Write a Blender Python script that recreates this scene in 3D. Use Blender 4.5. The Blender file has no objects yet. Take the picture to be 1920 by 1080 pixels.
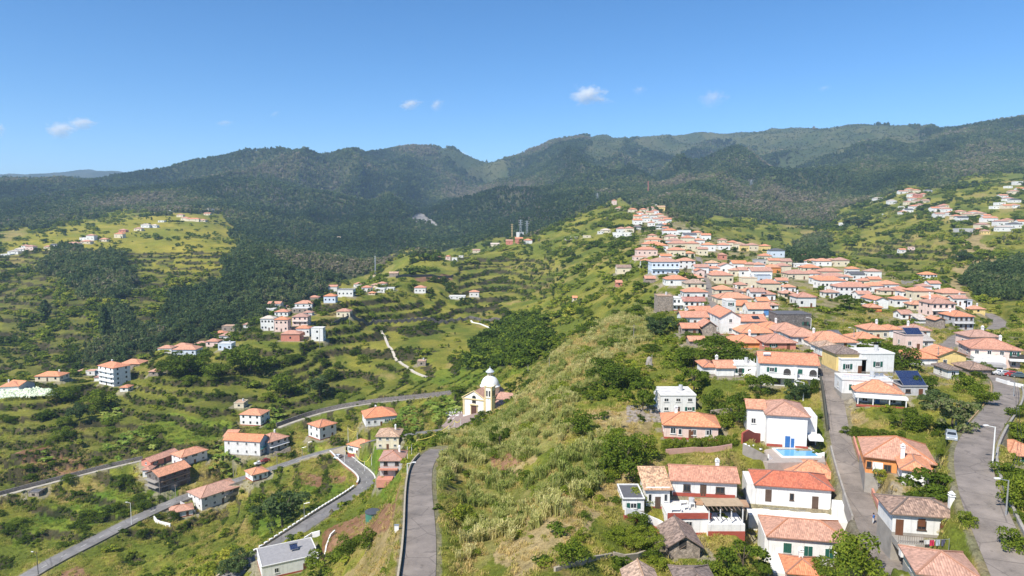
import bpy, math, random
import numpy as np
from mathutils import Vector, Matrix
random.seed(7)
RNG = np.random.default_rng(7)
R = math.radians
sc = bpy.context.scene
COL = sc.collection

# ---------------------------------------------------------------- camera, sky, sun, exposure
CAMZ = 200.0
PITCH = R(6.0)
F = 1280.0
cam_d = bpy.data.cameras.new('camera')
cam_d.sensor_width = 36.0
cam_d.lens = 24.0
cam_d.clip_start = 1.0
cam_d.clip_end = 60000.0
cam = bpy.data.objects.new('camera', cam_d)
cam.location = (0, 0, CAMZ)
cam.rotation_euler = (R(90) - PITCH, 0, 0)
COL.objects.link(cam)
sc.camera = cam

SUN_EL = R(50)
SUN_AZ = R(222)           # compass bearing of the sun, clockwise from +Y: behind the camera, to its left
sun_dir = Vector((math.sin(SUN_AZ) * math.cos(SUN_EL), math.cos(SUN_AZ) * math.cos(SUN_EL), math.sin(SUN_EL)))
world = bpy.data.worlds.new('World')
sc.world = world
world.use_nodes = True
wn = world.node_tree
wn.nodes.clear()
sky = wn.nodes.new('ShaderNodeTexSky')
sky.sky_type = 'NISHITA'
sky.sun_disc = False
sky.sun_elevation = SUN_EL
sky.sun_rotation = SUN_AZ
sky.altitude = 2500.0
sky.air_density = 1.0
sky.dust_density = 0.1
sky.ozone_density = 3.5
bg = wn.nodes.new('ShaderNodeBackground')
bg.inputs['Strength'].default_value = 0.115
wo = wn.nodes.new('ShaderNodeOutputWorld')
hs_ = wn.nodes.new('ShaderNodeHueSaturation')
hs_.inputs['Saturation'].default_value = 1.24
wn.links.new(sky.outputs[0], hs_.inputs['Color'])
wn.links.new(hs_.outputs[0], bg.inputs[0])
wn.links.new(bg.outputs[0], wo.inputs[0])
sun_d = bpy.data.lights.new('sun', 'SUN')
sun_d.energy = 4.8
sun_d.angle = R(0.53)
sun_d.color = (1.0, 0.945, 0.85)
sun_o = bpy.data.objects.new('sun', sun_d)
sun_o.rotation_euler = sun_dir.to_track_quat('Z', 'Y').to_euler()
sun_o.location = (-300, -300, 900)
COL.objects.link(sun_o)
vs = sc.view_settings
vs.view_transform = 'Standard'
vs.look = 'None'
vs.exposure = 0.6
HAZE = 0.000085
vs.gamma = 1.0
vs.use_curve_mapping = False
sc.cycles.max_bounces = 12
sc.cycles.diffuse_bounces = 3
sc.cycles.transparent_max_bounces = 6
sc.cycles.volume_bounces = 10

# ---------------------------------------------------------------- noise and geometry helpers
def _hash(ix, iy, seed):
    h = (ix.astype(np.int64) * 374761393 + iy.astype(np.int64) * 668265263 + seed * 1442695041) & 0xffffffff
    h = ((h ^ (h >> 13)) * 1274126177) & 0xffffffff
    return ((h ^ (h >> 16)) & 0xffff) / 65535.0

def vnoise(x, y, seed=0):
    x = np.asarray(x, float); y = np.asarray(y, float)
    ix = np.floor(x); iy = np.floor(y)
    fx = x - ix; fy = y - iy
    fx = fx * fx * (3 - 2 * fx); fy = fy * fy * (3 - 2 * fy)
    a = _hash(ix, iy, seed); b = _hash(ix + 1, iy, seed)
    c = _hash(ix, iy + 1, seed); d = _hash(ix + 1, iy + 1, seed)
    return (a * (1 - fx) + b * fx) * (1 - fy) + (c * (1 - fx) + d * fx) * fy

def fbm(x, y, seed=0, octv=4):
    s = 0; amp = 0.5; tot = 0
    for k in range(octv):
        s = s + amp * vnoise(x * 2 ** k, y * 2 ** k, seed + k * 17); tot += amp; amp *= 0.5
    return s / tot

def sstep(a, b, t):
    t = np.clip((t - a) / (b - a), 0, 1)
    return t * t * (3 - 2 * t)

CP, SP = math.cos(PITCH), math.sin(PITCH)
def px2us(px, py):
    a = (px - 960.0) / F; b = (540.0 - py) / F
    dy = CP + b * SP; dz = -SP + b * CP
    return a / dy, dz / dy                      # x per metre of y, z per metre of y
def us2px(u, s):
    # inverse of the line above
    b = (s * CP + SP) / (CP - s * SP)
    dy = CP + b * SP
    return 960.0 + F * u * dy, 540.0 - F * b
def pt(px, py, D):
    u, s = px2us(px, py)
    return Vector((u * D, D, CAMZ + s * D))
# ---------------------------------------------------------------- the lie of the land (survey points: picture position and distance)
ROADS = {
 'ridge_road':   (4.8, [(783,1096,88),(788,1040,97),(789,990,107),(787,940,122),(787,910,133),(790,880,147),(799,862,160),(814,848,172),(824,843,180)]),
 'valley_road':  (6.6, [(40,1088,219),(100,1052,228),(180,1012,242),(250,975,255),(350,930,274),(440,903,282),(520,875,284),(580,856,285),(640,840,286),(700,826,272),(740,817,264),(800,811,252),(862,800,240)]),
 'curving_road': (5.4, [(632,846,284),(655,868,266),(682,888,252),(690,901,243),(682,914,236),(655,933,226),(610,961,212),(560,995,200),(500,1034,190),(450,1069,184),(415,1092,180)]),
 'village_street': (4.0, [(1692,1096,82),(1662,1050,91),(1632,990,102),(1606,920,115),(1589,870,125),(1575,820,137),(1566,760,151),(1557,710,166),(1550,685,178)]),
 'hill_road':    (5.1, [(1912,1096,71),(1885,1040,77),(1853,970,85),(1835,920,93),(1823,870,104),(1826,838,112),(1848,800,126),(1876,765,142),(1889,740,155),(1885,718,168),(1868,703,180)]),
 'upper_road':   (5.5, [(1762,662,222),(1782,648,236),(1800,630,262),(1835,620,290),(1880,612,310),(1868,597,345),(1850,588,370)]),
 'upper_street': (3.4, [(1340,606,256),(1337,580,296),(1333,556,334),(1326,530,400),(1318,505,470),(1308,482,560)]),
 'foot_path':    (2.4, [(522,802,325),(560,788,334),(600,775,340),(650,764,340),(700,756,335),(750,751,326),(800,746,315),(840,741,302),(870,736,288)]),
 'field_path':   (2.2, [(-30,940,266),(0,931,270),(60,915,276),(130,897,282),(200,879,287),(270,863,291)]),
}
CTRL = [
 # near ridge with the village
 (860,1085,92),(1000,1080,86),(1100,1085,84),(1200,1080,92),(1320,1085,94),(1450,1085,97),(1560,1080,96),(1735,1060,80),(1800,1085,75),(1735,1005,86),
 (1200,1000,105),(1285,1046,100),(1320,930,114),(1300,1003,109),(1480,992,113),(1510,1060,103),(1100,1000,99),(1000,950,113),(1000,850,141),(900,850,166),(900,950,129),
 (860,1000,113),(1100,900,120),(1150,850,130),(1200,900,119),(1250,850,132),(1330,850,131),(1295,822,139),(1265,776,164),(1200,780,160),(1100,800,150),(1050,760,177),(1470,842,131),(1480,872,124),(1400,880,122),
 (1475,722,170),(1400,710,178),(1340,708,180),(1300,720,172),(1200,700,195),(1380,780,148),(1100,700,212),(950,770,220),(1000,700,262),(985,728,254),(870,900,147),(850,832,186),(880,815,205),(1150,640,262),(1050,640,322),
 (1680,880,116),(1640,760,148),(1720,745,150),(1620,705,165),(1730,830,126),(1790,760,146),(1800,700,178),(1905,875,116),(1905,800,125),(1910,960,88),(1700,925,106),
 (1860,690,190),(1735,688,185),(1780,688,190),(1680,650,215),(1620,655,205),(1560,668,190),(1500,660,195),(1420,660,200),(1310,650,222),(1250,650,230),(1230,690,205),
 (1300,610,262),(1370,630,245),(1420,634,240),(1485,620,255),(1580,620,260),(1650,600,300),(1710,655,212),(1720,600,300),(1247,585,320),(1180,580,345),(1320,560,330),(1425,594,290),(1512,576,320),(1600,560,365),
 (1660,580,330),(1730,563,360),(1790,593,310),(1805,617,270),(1850,640,225),(1790,563,370),(1880,580,345),
 (1305,528,420),(1247,520,400),(1360,540,390),(1447,549,370),(1400,520,440),(1480,530,430),(1560,542,410),(1640,548,400),(1560,522,500),(1608,524,500),(1668,545,410),(1700,530,470),(1743,528,520),
 (1500,500,590),(1580,498,600),(1430,490,620),(1350,486,640),(1280,480,580),(1225,468,620),(1200,490,560),(1270,455,720),(1300,445,800),(1400,470,760),(1435,473,740),
 (1180,440,900),(1158,447,880),(1225,425,950),(1210,405,1080),(1240,392,1200),(1160,394,1250),(1130,384,1320),
 # west flank of the ridge and the valley floor
 (1230,540,390),(1150,520,560),(1100,560,520),(1050,590,470),(1100,620,370),(1000,640,400),(1080,480,800),(1120,440,950),(1050,520,700),
 (895,780,250),(860,800,242),(905,765,262),(960,735,268),(930,690,345),(940,650,430),(990,600,520),(1000,550,700),(930,520,850),(1000,480,960),(970,452,1100),
 (850,700,370),(780,690,405),(700,700,410),(640,740,375),(780,620,505),(620,660,445),(700,606,535),(830,602,565),(930,600,575),(800,560,640),(860,552,690),(740,512,760),(830,492,900),(780,474,960),(900,478,1000),
 (580,700,400),(520,740,365),(450,760,350),(480,800,325),(560,830,305),(605,828,292),(665,858,266),(725,845,250),(733,895,232),(710,806,270),(760,780,290),(800,780,275),
 (600,900,256),(560,880,272),(620,880,262),(540,960,232),(600,930,236),(470,960,248),(418,944,274),(300,1000,246),(250,1060,228),(380,1040,220),(480,900,278),(470,1020,218),
 (545,1070,176),(540,1010,188),(640,1040,160),(700,975,172),(730,930,185),(740,1000,130),(740,1080,108),(650,1085,140),(560,1090,165),(750,890,185),(760,850,205),
 (300,850,296),(360,870,288),(490,850,296),(430,800,320),(100,1000,250),(0,1020,244),(0,980,254),(180,940,268),(100,860,300),(100,780,340),(0,860,300),(0,780,336),(200,790,338),(320,780,340),(320,700,390),
 (90,717,380),(20,738,362),(210,724,388),(250,692,410),(310,664,435),(345,666,436),(400,650,455),(425,638,465),(465,614,500),(500,619,468),(545,640,440),(562,612,475),(572,578,530),(643,595,505),(620,566,560),
 (650,553,590),(690,545,620),(716,540,650),(705,523,740),
 # left hill beyond the ravine
 (0,700,520),(100,670,560),(200,640,590),(300,620,620),(100,600,680),(0,600,680),(200,560,740),(300,560,750),(400,580,700),(0,520,880),(100,500,920),(200,500,920),(300,500,930),(400,500,900),(480,540,800),
 (20,473,1040),(130,464,1060),(200,450,1130),(280,430,1250),(380,412,1400),(100,430,1300),(0,440,1250),(430,450,1200),(150,400,1600),(250,393,1650),(430,398,1700),(560,530,850),(600,510,930),(660,500,980),
 # forest and mountains
 (0,400,1750),(100,380,2000),(200,360,2300),(0,365,2300),(300,345,2600),(450,360,2300),(400,335,2600),(500,320,2900),(520,400,1900),(480,440,1500),(560,460,1450),(640,450,1550),(600,400,2100),(650,360,2700),
 (700,430,1850),(720,390,2300),(790,412,2200),(850,350,3300),(800,340,3300),(750,320,3500),(900,330,3700),(840,440,1750),(880,410,1900),(880,380,2300),(930,375,2150),(960,352,2250),(1000,390,1800),(1060,405,1600),(900,455,1350),
 (1100,370,1950),(1100,330,2500),(1050,310,3000),(1150,300,3400),(1200,380,1900),(1230,340,3000),(1200,360,2300),(1180,400,1550),(1290,400,1500),(1250,330,3300),(1280,350,2350),(1320,283,2800),(1400,320,2450),(1400,370,1850),(1330,420,1250),
 (1480,420,1450),(1420,430,1200),(1480,380,1850),(1520,340,2400),(1500,300,3200),(1600,340,2200),(1560,400,1600),(1600,420,1300),(1530,470,950),(1600,480,800),(1620,450,1000),(1450,270,4100),(1600,290,3200),(1250,290,4000),(1400,290,3900),
 (1700,300,2700),(1700,340,1850),(1680,385,1350),(1715,360,1500),(1720,395,1200),(1780,400,1120),(1850,410,1020),(1900,430,900),(1810,440,900),(1900,380,1150),(1900,345,1400),(1800,350,1600),(1800,300,2300),(1900,290,2200),(1900,260,2700),
 (1700,440,950),(1700,480,780),(1640,500,660),(1750,500,640),(1800,480,720),(1900,500,620),(1830,540,500),(1900,560,430),(1850,500,620),(1750,450,850),
]
SKYLINE = [(-300,340,7500),(-100,336,7500),(0,329,7500),(100,332,7600),(180,319,7500),(240,328,7300),(330,317,2900),(400,304,3050),(480,298,3200),(590,293,3300),(640,302,3500),(700,300,3700),(800,293,4000),(870,296,4300),(930,303,4500),(960,305,4600),
 (1000,290,4500),(1060,277,4500),(1130,267,4600),(1200,271,4700),(1290,263,4800),(1380,263,4700),(1460,255,4600),(1520,258,4500),(1600,251,4200),(1680,246,3900),(1750,250,3700),(1800,240,3500),(1860,234,3400),(1920,228,3300),(2050,222,3200),(2300,222,3200)]
# hollows out of sight behind the crests: picture column, distance, height above the camera level in metres
HOLLOW = [(100,470,-112),(200,480,-116),(300,520,-112),(0,450,-110),(400,560,-105),(480,640,-104),(560,700,-104),(640,760,-104),(700,830,-104),(760,1150,-95),(840,1150,-95),(900,1200,-75),(1130,1500,-25),(1240,1400,-25),
 (960,2600,10),(1320,3300,120),(1000,1350,-50),(330,3400,60),(400,3600,80),(200,4200,150),(0,4200,120),(100,5500,200),(1460,1050,-62),(1560,900,-66)]
EDGE = [(2150,1085,62,),(2150,960,82),(2150,870,110),(2150,700,180),(2150,580,330),(2150,480,650),(2150,400,1100),(2150,330,1900),(2150,280,2600),
        (-250,1085,225),(-250,980,262),(-250,860,310),(-250,740,380),(-250,600,700),(-250,500,950),(-250,440,1300),(-250,390,2000),(-250,360,2700)]
P = []
for row in CTRL + SKYLINE + EDGE:
    u, s = px2us(row[0], row[1]); P.append((u, math.log(row[2]), s))
for w_, rd in ROADS.values():
    for row in rd:
        u, s = px2us(row[0], row[1]); P.append((u, math.log(row[2]), s))
for px, py, D in SKYLINE:
    u, s = px2us(px, py); P.append((u, math.log(D * 1.3), s - 0.035 - (0.06 if D < 3400 and px < 700 else 0)))
for px, D, z in HOLLOW:
    u, s = px2us(px, 500); P.append((u, math.log(D), z / D))
P = np.array(P)
VS = 0.55
A_ = np.stack([P[:, 0], P[:, 1] * VS], 1)
def _k(r2):
    return np.where(r2 > 1e-12, 0.5 * r2 * np.log(np.maximum(r2, 1e-12)), 0.0)
n = len(P)
K = _k(((A_[:, None, :] - A_[None, :, :]) ** 2).sum(-1)) + np.eye(n) * 2.5e-4
Q = np.concatenate([np.ones((n, 1)), A_], 1)
M = np.zeros((n + 3, n + 3)); M[:n, :n] = K; M[:n, n:] = Q; M[n:, :n] = Q.T
W_ = np.linalg.solve(M, np.concatenate([P[:, 2], np.zeros(3)]))

NU, NV = 1000, 1060
U0, U1 = -1.12, 1.12
V0, V1 = math.log(30.0), math.log(11000.0)
ug = np.linspace(U0, U1, NU); vg = np.linspace(V0, V1, NV)
cu, cv = ug[::2].copy(), vg[::2].copy()
cu = np.append(cu, ug[-1]); cv = np.append(cv, vg[-1])
S_c = np.zeros((len(cv), len(cu)))
vclamp = math.log(70.0)
for j, v in enumerate(cv):
    ve = max(v, vclamp)
    B = np.stack([cu, np.full(len(cu), ve * VS)], 1)
    r2 = (B[:, :1] - A_[None, :, 0]) ** 2 + (B[:, 1:] - A_[None, :, 1]) ** 2
    S_c[j] = _k(r2) @ W_[:n] + W_[n] + B @ W_[n + 1:]
    if v < vclamp: S_c[j] *= 70.0 / math.exp(v)
# to the full grid
T1 = np.stack([np.interp(ug, cu, S_c[j]) for j in range(len(cv))])
SG = np.stack([np.interp(vg, cv, T1[:, i]) for i in range(NU)], 1)
UU, VV = np.meshgrid(ug, vg)
YY = np.exp(VV); XX = UU * YY
ZZ = CAMZ + SG * YY
PX, PY = us2px(UU, SG)                          # where each piece of ground lies, for the land cover map

def poly_mask(poly, px, py):
    poly = np.array(poly, float)
    ins = np.zeros(px.shape, bool)
    x0, y0 = poly.min(0); x1, y1 = poly.max(0)
    sel = (px >= x0) & (px <= x1) & (py >= y0) & (py <= y1)
    if not sel.any(): return ins
    qx, qy = px[sel], py[sel]
    r = np.zeros(qx.shape, bool)
    m = len(poly)
    for i in range(m):
        ax, ay = poly[i]; bx, by = poly[(i + 1) % m]
        if ay == by: continue
        c = ((ay > qy) != (by > qy)) & (qx < (bx - ax) * (qy - ay) / (by - ay) + ax)
        r ^= c
    ins[sel] = r
    return ins

# mountain relief: gullies and spurs growing with distance
far = sstep(1300, 2600, YY) * (1 - sstep(5200, 6500, YY) * .5)
rid = 1 - np.abs(2 * fbm(XX / 620 + 3.1, YY / 900, 5, 4) - 1)
ZZ += far * ((rid - .74) * 185 * np.clip(YY / 3500, .35, 1.1) + (fbm(XX / 130, YY / 130, 9, 3) - .5) * 26)
fold = 1 - np.abs(2 * fbm(UU * 15 + (fbm(XX / 500, YY / 500, 15, 3) - .5) * 1.0, VV * 2.0, 17, 1) - 1)
ZZ += sstep(1350, 2000, YY) * (1 - sstep(2900, 3700, YY)) * sstep(430, 640, PX) * (1 - sstep(1600, 1800, PX)) * (fold - .6) * .026 * YY
mid = sstep(95, 150, YY) * (1 - sstep(1200, 2000, YY))
ZZ += mid * (fbm(XX / 38, YY / 38, 11, 3) - .5) * np.clip(YY / 130, 1, 6)
ZZ += (1 - sstep(600, 900, YY)) * (fbm(XX / 7, YY / 7, 13, 3) - .5) * 1.3

# land cover by region of the place (outlines read off the photograph)
wx = (fbm(XX / np.maximum(YY, 60) * 26, VV * 14, 21, 3) - .5) * 60 + (fbm(XX / np.maximum(YY, 60) * 90, VV * 50, 23, 2) - .5) * 26
wy = (fbm(XX / np.maximum(YY, 60) * 26, VV * 14, 31, 3) - .5) * 30 + (fbm(XX / np.maximum(YY, 60) * 90, VV * 50, 33, 2) - .5) * 12
QX, QY = PX + wx, PY + wy
fl = [(-600,438),(0,432),(95,428),(130,408),(220,392),(330,394),(425,396),(442,430),(440,450),(490,480),(505,500),(540,520),(580,530),(650,522),(700,508),(735,476),(800,474),(850,470),(905,455),(950,440),(1010,446),(1060,418),(1120,384),(1185,388),(1260,396),(1290,412),(1400,414),(1470,420),(1540,424),(1590,395),(1640,372),(1700,345),(1780,352),(1830,330),(1900,318),(2400,300)]
flx = [a for a, b in fl]; fly = [b for a, b in fl]
FOREST = (QY < np.interp(QX, flx, fly)) & (YY > 800)
MOOR = poly_mask([(1190,255),(1300,255),(1460,248),(1700,240),(1740,275),(1600,300),(1450,305),(1340,268),(1280,300),(1200,310)], QX, QY) | poly_mask([(830,285),(960,300),(960,345),(900,330),(840,310)], QX, QY) | poly_mask([(1100,262),(1190,265),(1180,300),(1080,300)], QX, QY) | ((YY > 4700) & (PX > 400))
FOREST &= ~MOOR
MOOR &= YY > 2500
def zone(*polys, w=1.0):
    m = np.zeros(PX.shape, bool)
    a, b = PX + wx * w, PY + wy * w
    for p in polys: m |= poly_mask(p, a, b)
    return m
WOOD = zone([(70,485),(130,468),(225,480),(245,520),(240,545),(170,570),(110,535)], [(150,690),(195,640),(190,590),(215,575),(290,610),(330,560),(420,520),(450,450),(500,480),(560,520),(640,520),(600,550),(480,600),(430,622),(300,655),(230,680)], [(1480,480),(1500,450),(1545,440),(1560,480),(1540,490)], [(1830,560),(1800,520),(1900,480),(1960,480),(1960,600),(1900,600)]) & (YY > 420)
WOODLOW = zone([(870,690),(900,640),(960,600),(1010,600),(1030,640),(990,680),(900,690)], w=.6)
REED = zone([(810,880),(830,820),(900,800),(960,760),(1000,700),(1060,650),(1130,600),(1200,570),(1240,620),(1190,660),(1130,690),(1080,760),(1060,840),(980,860),(870,880),(830,920)],
            [(1000,900),(1060,850),(1150,800),(1180,830),(1120,900),(1090,960),(1000,1000),(940,1030),(900,1085),(850,1085),(880,980),(930,920)], [(860,930),(880,900),(960,880),(980,930),(900,980)], w=.8) & (YY < 420)
DRY = zone([(930,850),(980,840),(985,870),(930,900)], [(940,1000),(1060,920),(1130,960),(1090,1040),(960,1085),(930,1060)], [(1110,780),(1210,760),(1240,810),(1150,830)], [(1640,905),(1720,905),(1720,945),(1660,945)],
           [(1800,440),(1830,440),(1900,520),(1840,560),(1760,560),(1800,500)], [(1100,880),(1230,860),(1240,900),(1130,950)], [(640,1085),(690,1000),(750,960),(750,1085)], [(1560,770),(1620,770),(1640,790),(1600,800)])
SOIL = zone([(20,850),(90,830),(130,850),(190,870),(60,890)], [(40,880),(150,855),(190,868),(60,905)], [(545,892),(600,882),(650,896),(640,905),(560,910)], [(600,1000),(690,960),(730,940),(750,950),(740,990),(640,1030),(600,1050)], [(780,520),(850,518),(852,526),(780,528)], [(920,845),(975,838),(980,862),(925,895)], [(110,1070),(150,1060),(170,1090),(110,1090)], w=.25)
GREEN = zone([(260,800),(330,770),(450,790),(440,815),(280,830)], [(20,970),(140,930),(330,890),(330,930),(120,1000),(20,1030)], [(460,1000),(540,900),(660,910),(650,930),(540,1010)], [(560,840),(640,830),(620,860)], [(1010,690),(850,730),(760,700),(880,680)], [(640,870),(720,830),(720,890),(690,900)], [(700,930),(755,880),(755,940)], w=.5)
GOLD = zone([(0,470),(60,440),(200,410),(330,395),(440,405),(440,500),(330,490),(300,470),(100,470)], [(280,490),(430,480),(440,510),(330,520)], w=.7) & (YY > 600)
TERR = ((PX < 640) & (PY > 470) | (PX < 960) & (PY > 560) | (PX > 860) & (PX < 1040) & (PY > 480) & (PY < 560)) & ~(zone([(640,1085),(690,960),(740,900),(740,870),(960,700),(960,1085)], w=0)) & (YY > 215) | zone([(1560,470),(1700,440),(1800,480),(1700,530)], w=.5)
TERR &= ~FOREST & ~WOOD
terr_w = TERR.astype(float)
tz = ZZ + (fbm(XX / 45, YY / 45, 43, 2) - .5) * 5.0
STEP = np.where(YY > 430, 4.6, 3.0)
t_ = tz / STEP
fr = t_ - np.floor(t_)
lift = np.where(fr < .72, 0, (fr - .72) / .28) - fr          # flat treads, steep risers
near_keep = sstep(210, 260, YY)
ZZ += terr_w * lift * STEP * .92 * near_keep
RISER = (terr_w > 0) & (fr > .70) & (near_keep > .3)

# the long walled terraces: polyline with height of the step, raised on the far side
STEPS = [(3.4, 16, [(620,612,515),(700,606,535),(800,601,560),(880,597,575),(960,601,570)]),
         (2.6, 12, [(735,521,745),(790,516,770),(852,517,775)]),
         (3.0, 12, [(0,905,283),(60,892,288),(130,872,293),(200,856,298),(290,838,305)]),
         (2.8, 12, [(0,875,293),(90,852,300),(150,838,307)]),
         (2.6, 10, [(540,790,336),(620,764,344),(700,749,340),(800,738,322),(866,731,296)])]
def polyline_dist(pts, n_per=4.0):
    """dense samples of a polyline with tangents"""
    out = []
    for a, b in zip(pts[:-1], pts[1:]):
        L = (b - a).length; k = max(2, int(L / n_per))
        for i in range(k): out.append(a.lerp(b, i / k))
    out.append(pts[-1])
    return out
for h_, wd, poly in STEPS:
    q = polyline_dist([Vector((px2us(a, b)[0] * D, D, 0)) for a, b, D in poly], 3.0)
    q = np.array([[p.x, p.y] for p in q])
    lo, hi = q.min(0) - 40, q.max(0) + 40
    sel = np.where((XX > lo[0]) & (XX < hi[0]) & (YY > lo[1]) & (YY < hi[1]))
    X, Y = XX[sel], YY[sel]
    # distance beyond the line along y, where the line is a function of x
    o = np.argsort(q[:, 0])
    yl = np.interp(X, q[o, 0], q[o, 1])
    inside = (X > q[:, 0].min()) & (X < q[:, 0].max())
    d = Y - yl
    add = np.where(inside & (d > 0), h_ * np.exp(-np.maximum(d, 0) / wd) * np.minimum(1, d / .8), 0)
    ZZ[sel] += add
    RISER[sel] |= inside & (d > -1.0) & (d < 2.2)

# height lookups on the grid
def grid_z(x, y):
    x = np.asarray(x, float); y = np.maximum(np.asarray(y, float), 31.0)
    fu = np.clip((x / y - U0) / (U1 - U0) * (NU - 1), 0, NU - 1.001)
    fv = np.clip((np.log(y) - V0) / (V1 - V0) * (NV - 1), 0, NV - 1.001)
    i = fu.astype(int); j = fv.astype(int); a = fu - i; b = fv - j
    return (ZZ[j, i] * (1 - a) + ZZ[j, i + 1] * a) * (1 - b) + (ZZ[j + 1, i] * (1 - a) + ZZ[j + 1, i + 1] * a) * b
def H(x, y): return float(grid_z(x, y))
vfine = np.exp(np.linspace(math.log(58), math.log(9000), 3000))
def cast(px, py, dmin=58.0):
    """first ground seen along the line of sight"""
    u, s = px2us(px, py)
    z = grid_z(u * vfine, vfine)
    hit = (z - CAMZ >= s * vfine) & (vfine >= dmin)
    k = int(np.argmax(hit))
    if not hit[k]: k = len(vfine) - 1
    D = vfine[k]
    return Vector((u * D, D, float(z[k])))

# roads cut and filled into the slope
ROADPTS = {}
def flatten_line(q, half, soft):
    Q2 = np.array([[p.x, p.y, p.z] for p in q])
    lo = Q2[:, :2].min(0) - half - soft - 2; hi = Q2[:, :2].max(0) + half + soft + 2
    sel = np.where((XX > lo[0]) & (XX < hi[0]) & (YY > lo[1]) & (YY < hi[1]))
    X, Y = XX[sel], YY[sel]
    best = np.full(X.shape, 1e9); zb = np.zeros(X.shape)
    for k in range(len(Q2) - 1):
        a = Q2[k, :2]; d = Q2[k + 1, :2] - a; L2 = d @ d
        if L2 < 1e-9: continue
        t = np.clip(((X - a[0]) * d[0] + (Y - a[1]) * d[1]) / L2, 0, 1)
        dd = np.hypot(X - a[0] - t * d[0], Y - a[1] - t * d[1])
        m = dd < best
        best[m] = dd[m]; zb[m] = (Q2[k, 2] + t * (Q2[k + 1, 2] - Q2[k, 2]))[m]
    w = 1 - sstep(half, half + soft, best)
    ZZ[sel] = ZZ[sel] * (1 - w) + zb * w
    return sel, best
def smooth_line(pts, it=2):
    for _ in range(it):
        new = [pts[0]]
        for a, b in zip(pts[:-1], pts[1:]):
            new += [a.lerp(b, .25), a.lerp(b, .75)]
        new.append(pts[-1]); pts = new
    return pts
ROADMASK = np.zeros(PX.shape, bool)
for nm, (wd, rd) in ROADS.items():
    pts = [pt(*r) for r in rd]
    q = smooth_line(pts, 2)
    ROADPTS[nm] = q
    sel, best = flatten_line(q, wd / 2 + .9, 3.2)
    rm = best < wd / 2 + .9
    ROADMASK[sel] |= rm
    RISER[sel] &= ~rm
# ---------------------------------------------------------------- houses: two lower front corners in the survey picture, wall height, roof, wall and roof colour, windows, storeys, label
# roof: h hipped, x ridge along the front, y gable to the front, f flat, m single pitch.  walls: w white c cream p pink b blue g grey s stone o orange y yellow r coral d dark stone
# roof colour: o orange t terracotta r red b brown k grey p pale e beige w white
HOUSES = []
def hs(x1, y1, x2, y2, h, roof='h', wall='w', rc='o', nw=3, st=1, label=None, cl=None, **k):
    HOUSES.append(dict(x1=x1, y1=y1, x2=x2, y2=y2, h=h, roof=roof, wall=wall, rc=rc, nw=nw, st=st, label=label, cl=cl, **k))
def fr(x1, x2, y, h, roof='h', wall='w', rc='o', nw=3, st=1, label=None, cl=None, **k):
    hs(x1, y, x2, y, h, roof, wall, rc, nw, st, label, cl, **k)

# --- near, right hand ridge
hs(1245,822,1346,827,26,'h','p','o',3,1,'salmon pink bungalow with orange hipped roof behind a vine hedge', dep=7.5, hero='peach')
fr(1238,1304,776,34,'f','w','w',3,2,'abandoned white block house with stained flat concrete roof beside rubble', dep=8, hero='block')
hs(1260,929,1381,935,30,'x','w','t',0,1,'white house with wide salmon gabled roof above a red and white terrace', dep=6.2, pitch=.42, hero='gable')
fr(1254,1312,1047,23,'y','s','b',0,1,'old stone hut with weathered brown tiled gable roof and an empty window', dep=6.4, pitch=.64, hero='hut')
hs(1417,945,1557,956,38,'h','w','r',0,1,'white house with weathered red hipped roof on a white walled terrace', dep=6.6, hero='terrace')
hs(1478,911,1573,919,20,'h','w','o',1,1,'white house with orange hipped roof tucked behind the weathered red one', dep=8)
hs(1440,1054,1588,1067,52,'h','w','o',0,1,'white house with three dark green shuttered windows and orange hipped roof', dep=7, hero='shutter')
hs(1478,1095,1538,1101,22,'h','w','t',1,1,'small red hipped roof with a white chimney at the bottom edge', dep=5, chim=.5)
hs(1437,836,1512,841,60,'h','w','o',0,2,'large plain white house with orange roof above the swimming pool', dep=9.5, hero='pool')
hs(1424,721,1532,727,41,'x','w','t',0,2,'white two storey double house with arched balconies and red roof', dep=9, hero='double')
fr(1376,1420,706,20,'f','w','w',2,1,'low white building with outside stairs and posts on its flat roof', dep=6, hero='stairs')
fr(1320,1344,704,15,'h','w','t',0,1,'low cottage with red hipped roof and white wall in the garden', dep=7)
fr(1344,1376,708,17,'x','w','o',0,1,'white blank walled cottage with pale chimney among green shrubs', dep=6, chim=.2)
fr(1577,1623,702,27,'f','w','w',2,1,'white house with two green shuttered windows and grey band above the street', dep=6, shut='green')
fr(1615,1675,700,36,'f','w','w',1,1,'tall plain white walled house with single green window behind the street', dep=7, shut='green')
hs(1578,740,1672,744,28,'f','w','w',2,1,'white house with railed roof terrace and a small green window', dep=6, shut='green', hero='railed')
hs(1604,754,1690,760,21,'h','w','o',0,1,'blue and white bungalow with bright orange hipped roof and open veranda', dep=8, hero='veranda')
fr(1690,1738,742,16,'f','g','k',2,1,'low grey house carrying a tilted solar panel array on its roof', dep=6, solar=(3,2,.05,.7))
hs(1622,890,1748,906,36,'h','o','o',0,1,'big orange walled house with a wide orange hipped roof', dep=10, pitch=.46, hero='orange')
hs(1690,909,1742,916,30,'h','w','o',0,1,'low white wing with orange roof and white chimney on the orange house', dep=7, chim=.12)
hs(1672,1002,1799,1012,41,'h','w','b',0,1,'white house with mottled brown tile roof and brown door beside the street', dep=5.8, pitch=.36, hero='brown')
hs(1722,1103,1834,1117,30,'h','c','o',2,1,'bright orange hipped roof below the washing line at the bottom edge', dep=6)
fr(1190,1246,1168,34,'y','c','e',0,1,'pale peach gabled roof cut off by the bottom edge', dep=8, pitch=.6)
fr(1280,1346,1146,38,'h','s','b',0,1,'greyish brown hipped roof cut off by the bottom edge below the stone hut', dep=6)
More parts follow.
